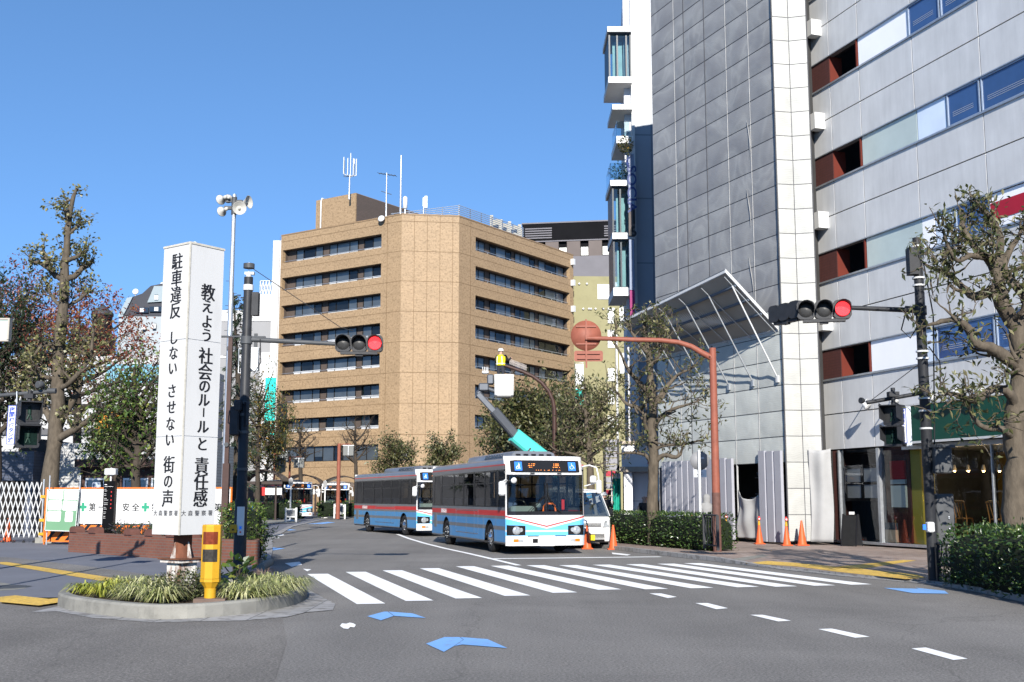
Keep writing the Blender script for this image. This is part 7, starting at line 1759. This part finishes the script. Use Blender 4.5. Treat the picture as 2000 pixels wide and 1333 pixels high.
for (a, b, c_, d) in ((.04,.76,.49,.98),(.52,.76,.97,.98),(.04,.5,.48,.74),(.51,.5,.96,.74),(.04,.23,.48,.48),(.62,.23,.87,.48)):
    mb = MB(); ww, hh = (c_-a)*w_, (d-b)*h_; mb.prism([(x+a*w_+ww/2, y+b*h_+hh/2) for x, y in rr(ww, hh, .04, 3)], ox+V(0,-.008,0), ux, uy, V(0,.008,0)); mb.build('white_sheet', white_paint, o)
mb = MB()
for x in (90,150): p = V(at(x,1050,40.0).x,40.05,.03); mb.tube([p, p+Zv(2.4)], .025, 6)
mb.build('stand', grey_metal, o)
# black information post
iq = V(at(211,1050,34.6).x, 34.6, .5); z1 = at(211,940,34.6).z; hw = .17
o = thing('information_post', 'black information post with small white and red lines in the brick planter', 'sign', iq)
mb = MB(); mb.box(iq.x-hw, iq.x+hw, 34.5, 34.7, .3, z1); mb.build('post', M('gloss_black', (.004,.004,.0045), .3, var=.1, spec=.05), o)
mb = MB(); r = random.Random(4); z = z1-.12
for k in range(16):
    L = r.uniform(.05,.13) if k not in (1,) else .26; mb.box(iq.x-hw+.03, iq.x-hw+.03+L, 34.494, 34.498, z, z+(.022 if k == 0 else .008)); z -= .085 if k % 2 else .05
mb.build('text_line', white_mark, o)
mb = MB(); z = z1-.35
for k in range(5): mb.box(iq.x+.06, iq.x+.085, 34.494, 34.498, z, z+.04); z -= .12
mb.build('red_mark', bus_red, o)
mb = MB(); mb.tube([iq+V(.0,0,z1-.55), iq+V(0,0,z1-.1)], .03, 6); mb.bevbox((iq.x,34.6,at(214,922,34.6).z), .34, .24, .2, .02); mb.build('camera_box', white_steel, o)
# folding lattice gate with scaffold poles
lt_ = thing('lattice_gate', 'silver concertina lattice gate at the far left', 'gate', V(at(40,1050,42).x,42,.03))
x0, x1, zt_, zb_ = at(-30,1000,42).x, at(79,1000,42).x, at(40,942,42).z, at(40,1050,42).z; n_ = 11; wd = (x1-x0)/n_
for k in range(-3, n_+1):
    for s_ in (1,-1):
        a = x0+wd*k; b = a+wd*3; 
        p, q = (V(a,42,zb_), V(b,42,zt_)) if s_ > 0 else (V(a,42.03,zt_), V(b,42.03,zb_))
        if a < x0:
            t = (x0-a)/(b-a); p = p.lerp(q, t)
        if b > x1:
            t = (x1-b)/(a-b); q = q.lerp(p, t)
        if abs(q.x-p.x) < .1: continue
        mb = MB(); mb.tube([p, q], .022, 5); mb.build('slat', grey_metal if False else white_steel, lt_)
mb = MB()
for k in range(0, n_+1, 2): mb.lathe((x0+wd*k,42,.03), [(.05,0),(.05,.05),(.0,.1)], 8)
mb.build('castor', rubber, lt_)
o = thing('scaffold_post', 'scaffold pole with yellow clamps at the gate edge', 'pole', V(at(80,1050,41.6).x,41.6,.03))
for dx in (0,.22):
    mb = MB(); mb.tube([o.location+V(dx,0,0), o.location+V(dx,0,at(84,938,41.6).z)], .03, 8); mb.build('tube', grey_metal, o)
for y in (972,1018,1045):
    mb = MB(); z = at(82,y,41.6).z; mb.cbox(o.location+V(.1,-.03,z), .34, .1, .1); mb.build('clamp', yellow_paint, o)
mb = MB(); mb.cbox(o.location+V(.15,0,.1), .6, .3, .2); mb.build('foot', concrete, o)
# fallen kerb stone / pipe beside the bush
a, b = G(490,1118,.1), G(518,1104,.12); mb = MB(); mb.tube([V(a.x,25.2,.12), V(b.x,27.0,.16)], .1, 10); tag(mb.build('pipe_barrier', concrete), 'short grey concrete pipe lying beside the bush at the road edge', 'pipe')
# ------------------------------------------------------------------ left background
whb = brickmat('white_glazed_brick', (.36,.36,.35), (.32,.32,.31), (.16,.155,.15), .42, .14, .014, rough=.45, bump=.15, grime=.2)
shade_brick = brickmat('shaded_glazed_brick', (.045,.055,.085), (.038,.046,.07), (.02,.022,.03), .42, .14, .014, rough=.4, bump=.15, grime=.2)  # navy stands in for the shade over the brick building's left part
bb = Wall((at(88,900,53).x, 53), (1,0), (0,-1))
o = thing('brick_building', 'low white glazed brick building with a dark brown entrance behind the site barriers', 'building', bb.p(5,0))
def bz(y): return bb.hit(200, y)[1]
def bx(x): return bb.hit(x, 900)[0]
h0 = bz(866); e0, e1 = bx(158), bx(312)
mb = MB(); bb.box(mb, 0, e0, 0, h0, -8, 0); bb.box(mb, e0, bx(415), bz(900), h0, -4, 0); bb.box(mb, e1, bx(415), 0, bz(900), -4, 0); mb.build('wall', whb, o)
mb = MB(); bb.box(mb, -40, -.02, 0, bz(884), -6, 1.2); mb.build('shaded_wing', shade_brick, o)  # shade in its colour; unseen left stretch added for bus windows to reflect
mb = MB(); bb.box(mb, e0-.1, e1+.1, bz(913), bz(898), -1, .5); bb.box(mb, e0, e1, 0, bz(913), -1.2, -.3); mb.build('entrance', brown_paint, o)
for a, b in ((165,204),(239,288),(294,312)):
    mb = MB(); frame_ring(mb, bb, bx(a), bx(b), .2, bz(934), .09, -.3, -.22); f_ = mb.build('window', grey_metal, o)
    mb = MB(); bb.quad(mb, bx(a)+.08, bx(b)-.08, .25, bz(935), -.27); mb.build('pane', dark_glass, f_)
mb = MB(); c = bb.p(bx(187), bz(952), -.25); mb.prism(rr(.4,.45,.05), c, (1,0,0), (0,0,1), V(0,-.01,0)); mb.build('door_notice', M('pale_blue_notice', (.3,.36,.45), .5, var=.05), o)
rfm = M('dark_brown_roof', (.035,.028,.026), .6, var=.25, vs=2)
mb = MB()
for (x0, x1, yb, yt, dep) in ((186,318,866,826,4.5),(40,112,880,858,3)):
    a, b, zb, zt = bx(x0), bx(x1), bz(yb), bz(yt); n = 12
    arc = [(a+(b-a)*k/n, zb+(zt-zb)*math.sin(PI*(.12+.76*k/n))**.8) for k in range(n+1)]
    mb.prism([(a,zb-.1)]+arc+[(b,zb-.1)], bb.p(0,0,.02-dep), bb.d, Zv(1), bb.n*dep)
mb.build('barrel_roof', rfm, o)
mb = MB(); bb.box(mb, bx(30), bx(75), .05, bz(940), 1.2, 1.24); bb.box(mb, -30, bx(10), .05, 2.4, 1.2, 1.25); mb.build('dark_opening', black_void, o)
# store behind the trees
sb_ = Wall((at(315,800,92).x, 92), (-1,0), (0,-1))
o = thing('store_building', 'wide white store with pale blue glazing and an orange sign band seen through the trees', 'building', sb_.p(10,0))
def sz_(y): return sb_.hit(200, y)[1]
def sx_(x): return sb_.hit(x, 800)[0]
mb = MB(); sb_.box(mb, -1.2, 95, 0, sz_(695), -15, 0); mb.build('wall', M('store_white', (.33,.33,.33), .6, var=.06, vs=.3, dirt=.1), o)  # white wall carried on unseen beyond the left edge, added for window reflections
mb = MB(); sb_.box(mb, sx_(312), sx_(205), sz_(748), sz_(712), .02, .1); sb_.box(mb, sx_(182), sx_(160), sz_(745), sz_(715), .02, .1); sb_.box(mb, 30, 92, 9, 13, .02, .1); mb.build('blue_glazing', M('store_pale_blue', (.14,.3,.38), .2, var=.2, vs=.4), o)
mb = MB(); sb_.box(mb, sx_(262), sx_(188), sz_(838), sz_(806), .02, .12); s_ = mb.build('sign_band', M('orange_yellow_sign', (.5,.2,.015), .5, var=.35, vs=.8), o)
mb = MB(); sb_.box(mb, -1, 90, sz_(795), sz_(790), .02, .3); sb_.box(mb, -1, 90, sz_(850), sz_(838), .02, .2); sb_.box(mb, -1, 90, 0, 3.5, .02, .1); mb.build('dark_band', M('store_dark_band', (.08,.08,.085), .6, var=.2, vs=.5), o)
mb = MB()
for k in range(24): sb_.box(mb, 34+2.4*k, 35.6+2.4*k, 4.6, 7.4, .02, .08)
mb.build('unseen_window_row', dark_glass, o)
mb = MB(); sb_.box(mb, 30, 90, 13, 20, -15, -1); mb.build('unseen_upper_block', M('brown_grey_block', (.1,.095,.1), .8, var=.15, vs=.3), o)  # unseen block off to the left, added for the glass to reflect
mb = MB()
for r_ in range(2):
    for k in range(15): sb_.box(mb, 34+3.4*k, 36.4+3.4*k, 14.2+3.2*r_, 16+3.2*r_, -1, -.9)
mb.build('unseen_upper_window', dark_glass, o)
q = at(196,700,140); zt = at(196,618,140).z; w_ = at(215,650,140).x-at(178,650,140).x
mb = MB(); mb.lathe((q.x,140,0), [(w_/2,0),(w_/2,zt),(w_/2+.15,zt),(w_/2+.15,zt+.35),(.1,zt+1.5)], 28); tag(mb.build('tank_tower', M('dark_tower', (.035,.037,.043), .6, var=.2, vs=.5)), 'dark round tower with a conical cap rising above the autumn leaves', 'tower')
a, b = at(138,700,150), at(176,640,150); mb = MB(); mb.box(a.x,b.x,150,160,0,b.z)
tag(mb.build('dark_block', M('slate_block', (.05,.055,.07), .7, var=.15, vs=.4)), 'plain slate coloured block left of the dark round tower', 'building')
# mansard building
mw = Wall((at(232,620,170).x, 170), (1,.0), (0,-1)); U = lambda x: mw.hit(x, 620)[0]; Z_ = lambda y: mw.hit(280, y)[1]
o = thing('mansard_building', 'pale building with a dark sloping mansard roof and white rooftop tank', 'building', mw.p(8,0))
mb = MB(); mw.box(mb, 0, U(470), 0, Z_(618), -20, 0); mb.build('wall', M('pale_blue_grey_wall', (.26,.285,.3), .8, var=.06, vs=.3), o)
mb = MB(); mb.prism([(U(233),Z_(618)),(U(346),Z_(618)),(U(346),Z_(548)),(U(292),Z_(559)),(U(276),Z_(574)),(U(252),Z_(582))], mw.p(0,0,-12), mw.d, Zv(1), mw.n*12.1); mb.build('mansard_roof', M('charcoal_roof', (.03,.032,.04), .6, var=.15, vs=.5), o)
mb = MB(); mb.prism([(U(231),Z_(620)),(U(241),Z_(620)),(U(259),Z_(581)),(U(248),Z_(583))], mw.p(0,0,.1), mw.d, Zv(1), mw.n*.3); mb.prism([(U(288),Z_(592)),(U(322),Z_(590)),(U(322),Z_(560)),(U(300),Z_(560))], mw.p(0,0,.1), mw.d, Zv(1), mw.n*.3); mb.build('pale_slope', M('pale_slope', (.2,.24,.26), .6, var=.05), o)
for x0, x1, y0, y1 in ((266,291,612,602),(293,320,610,600),(281,286,646,636),(300,306,644,632),(302,309,588,577)):
    mb = MB(); mw.box(mb, U(x0), U(x1), Z_(y0), Z_(y1), .1, .45); f_ = mb.build('window', dark_glass, o)
    mb = MB(); mw.box(mb, U((x0+x1)/2)-.3, U((x0+x1)/2)+.3, Z_(y0)+.1, Z_(y1)-.1, .45, .5); mb.build('mullion', white_steel, f_)
mb = MB(); c = mw.p(U(311), Z_(560), -3); mb.lathe(c, [(1.0,0),(1.0,1.0),(.9,1.1),(0,1.2)], 18); mb.lathe(mw.p(U(258),Z_(573),-1)+Zv(.4), [(.1,.2),(.45,.1),(.5,0),(0,.05)], 14, (0,-1,.2)); mb.tube([mw.p(U(258),Z_(583),-1), mw.p(U(258),Z_(571),-1)], .05, 6); mb.tube([mw.p(U(317),Z_(560),-2), mw.p(U(316),Z_(528),-2)], .05, 6); mb.build('rooftop_tank', white_paint, o)
# grey building with truss sign
gw_ = Wall((at(448,640,150).x, 150), (1,-.04), (0,-1)); U = lambda x: gw_.hit(x, 640)[0]; Z_ = lambda y: gw_.hit(490, y)[1]
o = thing('grey_annex', 'plain pale grey building with white parapet and rooftop truss left of the tan building', 'building', gw_.p(4,0))
mb = MB(); gw_.box(mb, -5, U(560), 0, Z_(627), -12, 0); mb.build('wall', M('annex_grey', (.21,.21,.215), .8, var=.05, vs=.4), o)
mb = MB(); gw_.box(mb, -5, U(560), Z_(700), Z_(695), 0, .1); gw_.box(mb, U(512), U(560), 0, Z_(690), .0, .5); gw_.box(mb, U(490), U(560), Z_(608), Z_(572), -6, -1); gw_.box(mb, -5, U(560), Z_(628), Z_(606), -11, .1); mb.build('white_parapet', M('annex_white', (.4,.4,.4), .7, var=.04), o)
mb = MB(); x0, x1, z0, z1 = U(494), U(530), Z_(571), Z_(541)
for z in (z0, z1): mb.tube([gw_.p(x0,z,-3), gw_.p(x1,z,-3)], .1, 6)
n = 6
for k in range(n): 
    a, b = x0+(x1-x0)*k/n, x0+(x1-x0)*(k+1)/n; mb.tube([gw_.p(a,z0,-3), gw_.p(b,z1,-3)], .07, 5); mb.tube([gw_.p(a,z1,-3), gw_.p(b,z0,-3)], .07, 5); mb.tube([gw_.p(a,z0,-3), gw_.p(a,z1,-3)], .07, 5)
mb.build('truss', grey_metal, o)
mb = MB(); gw_.box(mb, U(497), U(504), Z_(680), Z_(652), 0, .1); gw_.box(mb, U(484), U(486), Z_(690), Z_(640), 0, .1); mb.build('vent_grille', dark_grey, o)
a, b = at(524,800,144), at(543,470,144); mb = MB(); mb.box(a.x,b.x+1,144,150,0,b.z); tag(mb.build('white_tower_block', M('slim_white_block', (.38,.38,.38), .7, var=.04, vs=.3)), 'slim plain white block squeezed against the left side of the tan building', 'building')
# wide low terminal backdrop beneath the tan building
mb = MB(); a, b = at(632,985,121), at(720,985,121); mb.box(a.x,b.x,121,122,.05,1.9); tag(mb.build('terminal_wall', M('pale_terminal_wall', (.3,.32,.31), .7, var=.1, vs=.5)), 'low pale wall at the back of the bus terminal', 'wall')
# ------------------------------------------------------------------ people
skin = M('skin', (.42,.26,.19), .6, var=.08, vs=8)
def person(label, loc, rz, k, J, mats, seat=None, group=None):
    """J: joint name -> (x,y,z), faces -Y; body grown from connected edges with the Skin modifier"""
    base = dict(pelvis=(0,0,.92), belly=(0,-.01,1.08), chest=(0,0,1.3), neck=(0,.01,1.45), chin=(0,-.01,1.53), head=(0,-.01,1.62), crown=(0,.0,1.69),
                shL=(.19,0,1.39), elL=(.27,.03,1.1), wrL=(.27,-.06,.86), haL=(.27,-.1,.78), shR=(-.19,0,1.39), elR=(-.27,.03,1.1), wrR=(-.27,-.06,.86), haR=(-.27,-.1,.78),
                hiL=(.1,0,.88), knL=(.11,-.02,.48), anL=(.11,.03,.09), toL=(.12,-.13,.04), hiR=(-.1,0,.88), knR=(-.11,-.02,.48), anR=(-.11,.03,.09), toR=(-.12,-.13,.04))
    base.update(J); names = list(base)
    rad = dict(pelvis=.15, belly=.14, chest=.155, neck=.062, chin=.075, head=.098, crown=.07, shL=.075, elL=.055, wrL=.038, haL=.045, hiL=.095, knL=.065, anL=.048, toL=.045)
    E_ = [('pelvis','belly'),('belly','chest'),('chest','neck'),('neck','chin'),('chin','head'),('head','crown')]
    for s in 'LR': E_ += [('chest','sh'+s),('sh'+s,'el'+s),('el'+s,'wr'+s),('wr'+s,'ha'+s),('pelvis','hi'+s),('hi'+s,'kn'+s),('kn'+s,'an'+s),('an'+s,'to'+s)]
    me = bpy.data.meshes.new('body'); me.from_pydata([base[n] for n in names], [(names.index(a), names.index(b)) for a, b in E_], [])
    ob_ = bpy.data.objects.new('body', me); C.objects.link(ob_)
    md = ob_.modifiers.new('skin', 'SKIN'); md.use_smooth_shade = True
    for i, n in enumerate(names):
        r_ = rad.get(n, rad.get(n[:-1]+'L', .06)); me.skin_vertices[0].data[i].radius = (r_*(1.25 if n in ('chest','pelvis','belly') else 1), r_*(.85 if n in ('chest','belly') else 1))
        me.skin_vertices[0].data[i].use_root = n == 'pelvis'
    ob_.modifiers.new('sub', 'SUBSURF').levels = 2
    dg = bpy.context.evaluated_depsgraph_get(); dg.update(); m2 = bpy.data.meshes.new_from_object(ob_.evaluated_get(dg)); bpy.data.objects.remove(ob_)
    part = {('pelvis','belly'):1,('belly','chest'):1,('chest','neck'):1,('neck','chin'):0,('chin','head'):0,('head','crown'):0}
    for s in 'LR': part.update({('chest','sh'+s):1,('sh'+s,'el'+s):1,('el'+s,'wr'+s):1,('wr'+s,'ha'+s):0,('pelvis','hi'+s):2,('hi'+s,'kn'+s):2,('kn'+s,'an'+s):2,('an'+s,'to'+s):3})
    m2.materials.clear()
    for m in mats: m2.materials.append(m)
    for p in m2.polygons:
        c = Vector(p.center); best = 9
        for e, mi in part.items():
            a, b = Vector(base[e[0]]), Vector(base[e[1]]); t = max(0, min(1, (c-a).dot(b-a)/max((b-a).length_squared, 1e-9))); d = (c-a.lerp(b, t)).length
            if d < best: best = d; p.material_index = mi
        p.use_smooth = True
    t = thing('person', label, 'person', loc, rz, group); t.scale = (k,)*3
    b_ = bpy.data.objects.new('body', m2); C.objects.link(b_); b_.parent = t
    hx, hy, hz = base['head']; mb = MB(); mb.sph((hx,hy-.1,hz-.01), .018, 6, 4, (1,1.2,1.3)); mb.mi = 1
    for s in (-1,1): mb.sph((hx+s*.035,hy-.09,hz+.02), .012, 6, 4)
    mb.mi = 2; mb.cbox((hx,hy-.088,hz-.055), .05, .02, .012); mb.mi = 0
    for s in (-1,1): mb.sph((hx+s*.1,hy+.01,hz), .025, 6, 5, (.5,1,1.4))
    mb.build('face', [skin, ink, M('lips', (.25,.09,.07), .5, var=0) if 'lips' not in bpy.data.materials else bpy.data.materials['lips']], t, False)
    for s in 'LR':      # fingers
        w, h = Vector(base['wr'+s]), Vector(base['ha'+s]); d = (h-w).normalized(); side = d.orthogonal().normalized(); up = d.cross(side); mb = MB()
        for q in range(4):
            p0 = h+side*(-.028+.018*q); L = (.05,.06,.055,.042)[q]; mb.tube([p0, p0+d*L*.6+up*.008, p0+d*L+up*.025], [.009,.0085,.007], 6)
        p0 = w.lerp(h, .5)+side*.04; mb.tube([p0, p0+side*.02+d*.03, p0+side*.022+d*.06+up*.01], [.011,.01,.008], 6); mb.build('fingers', skin if mats[0] is skin else mats[0], t, False)
    return t, base
def helmet(t, b, m):
    x, y, z = b['head']; mb = MB(); mb.lathe((x,y,z+.0), [(.125,.0),(.15,.01),(.128,.02),(.122,.08),(.09,.125),(.0,.145)], 20); mb.build('helmet', m, t, False)
jacket = M('dark_jacket', (.022,.022,.026), .8, var=.25, vs=9); trousers = M('dark_trousers', (.025,.027,.035), .85, var=.2, vs=9); shoe = M('dark_shoes', (.015,.014,.013), .6, var=.1)
hoodm = M('grey_hoodie', (.2,.2,.2), .9, var=.12, vs=6, bump=.2, bs=25); vest = M('yellow_safety_vest', (.5,.44,.01), .6, var=.1, vs=6); refl = M('reflective_tape', (.5,.5,.48), .3, var=0)
fl = V(at(978,750,49.95).x, 49.95, bc.z-hh/2+.1)
t, b = person('person in a yellow safety vest and white helmet standing in the lift bucket', fl, PI-.35, 1.0, dict(elR=(-.3,-.2,1.22), wrR=(-.32,-.42,1.36), haR=(-.33,-.5,1.38), elL=(.3,-.14,1.18), wrL=(.3,-.38,1.2), haL=(.3,-.46,1.22)), [skin, jacket, trousers, shoe]); helmet(t, b, white_paint)
mb = MB(); rings = []
for z, a, c in ((.98,.215,.17),(1.1,.205,.16),(1.28,.225,.17),(1.38,.215,.14),(1.46,.12,.1)): rings.append([(a*math.cos(2*PI*k/20), c*math.sin(2*PI*k/20), z) for k in range(20)])
mb.loft(rings, False, True, True); v_ = mb.build('vest', vest, t, False)
mb = MB()
for s in (-1, 1): mb.tube([(s*.12,.155,1.0),(s*.12,.15,1.15),(s*.11,.16,1.28),(s*.1,.14,1.38)], .022, 6)
mb.tube([(.215*math.cos(2*PI*k/20), .175*math.sin(2*PI*k/20), 1.06) for k in range(21)], .018, 6); mb.build('reflective_tape', refl, v_, False)
q = V(at(1380,1020,38.8).x, 38.8, .06)
t, b = person('person in a pale grey hooded jacket with the hood up behind the hedge', q, PI+.7, .98, dict(elL=(.26,-.06,1.12), wrL=(.2,-.26,1.1), haL=(.16,-.32,1.12), elR=(-.26,-.04,1.12), wrR=(-.2,-.24,1.08), haR=(-.16,-.3,1.1)), [skin, hoodm, trousers, shoe])
x, y, z = b['head']; mb = MB(); mb.lathe((x,y+.025,z-.15), [(.13,-.02),(.125,.06),(.135,.14),(.13,.2),(.1,.26),(.03,.295),(0,.3)], 18, (0,.05,1)); mb.lathe((0,.0,1.02), [(.24,-.14),(.235,.0),(.225,.2),(.23,.34),(.15,.43)], 20, (0,0,1)); mb.build('hood', hoodm, t, False)
q = V(at(1259,1010,41).x, 41, .06)
person('person in dark clothes standing half hidden behind the street tree trunk', q, .5, .98, dict(), [skin, jacket, trousers, shoe])
q = V(at(1181,1000,50).x, 50, .06)
t, b = person('person in black clothes and a white helmet behind the white van', q, .2, 1.05, dict(elL=(.3,-.1,1.12), wrL=(.25,-.3,1.2), haL=(.22,-.38,1.22)), [skin, jacket, trousers, shoe]); helmet(t, b, white_paint)

# greenery on the balconies
for k, (x, y0, y1, rad, lab) in enumerate(((1207,351,318,.42,'bushy green plant behind the glass rail of the middle balcony'),(1222,300,280,.35,'trailing plant below the upper balcony beside the blade sign'))):
    a, b = at(x, y0, 54.6 if k else 55.9), at(x, y1, 55.9); shrub(lab, a, rad, b.z-a.z, 260, lf_yellow if k else lf_green, .13, .08, 400+k, 'balcony_plant', 'plant', 4)
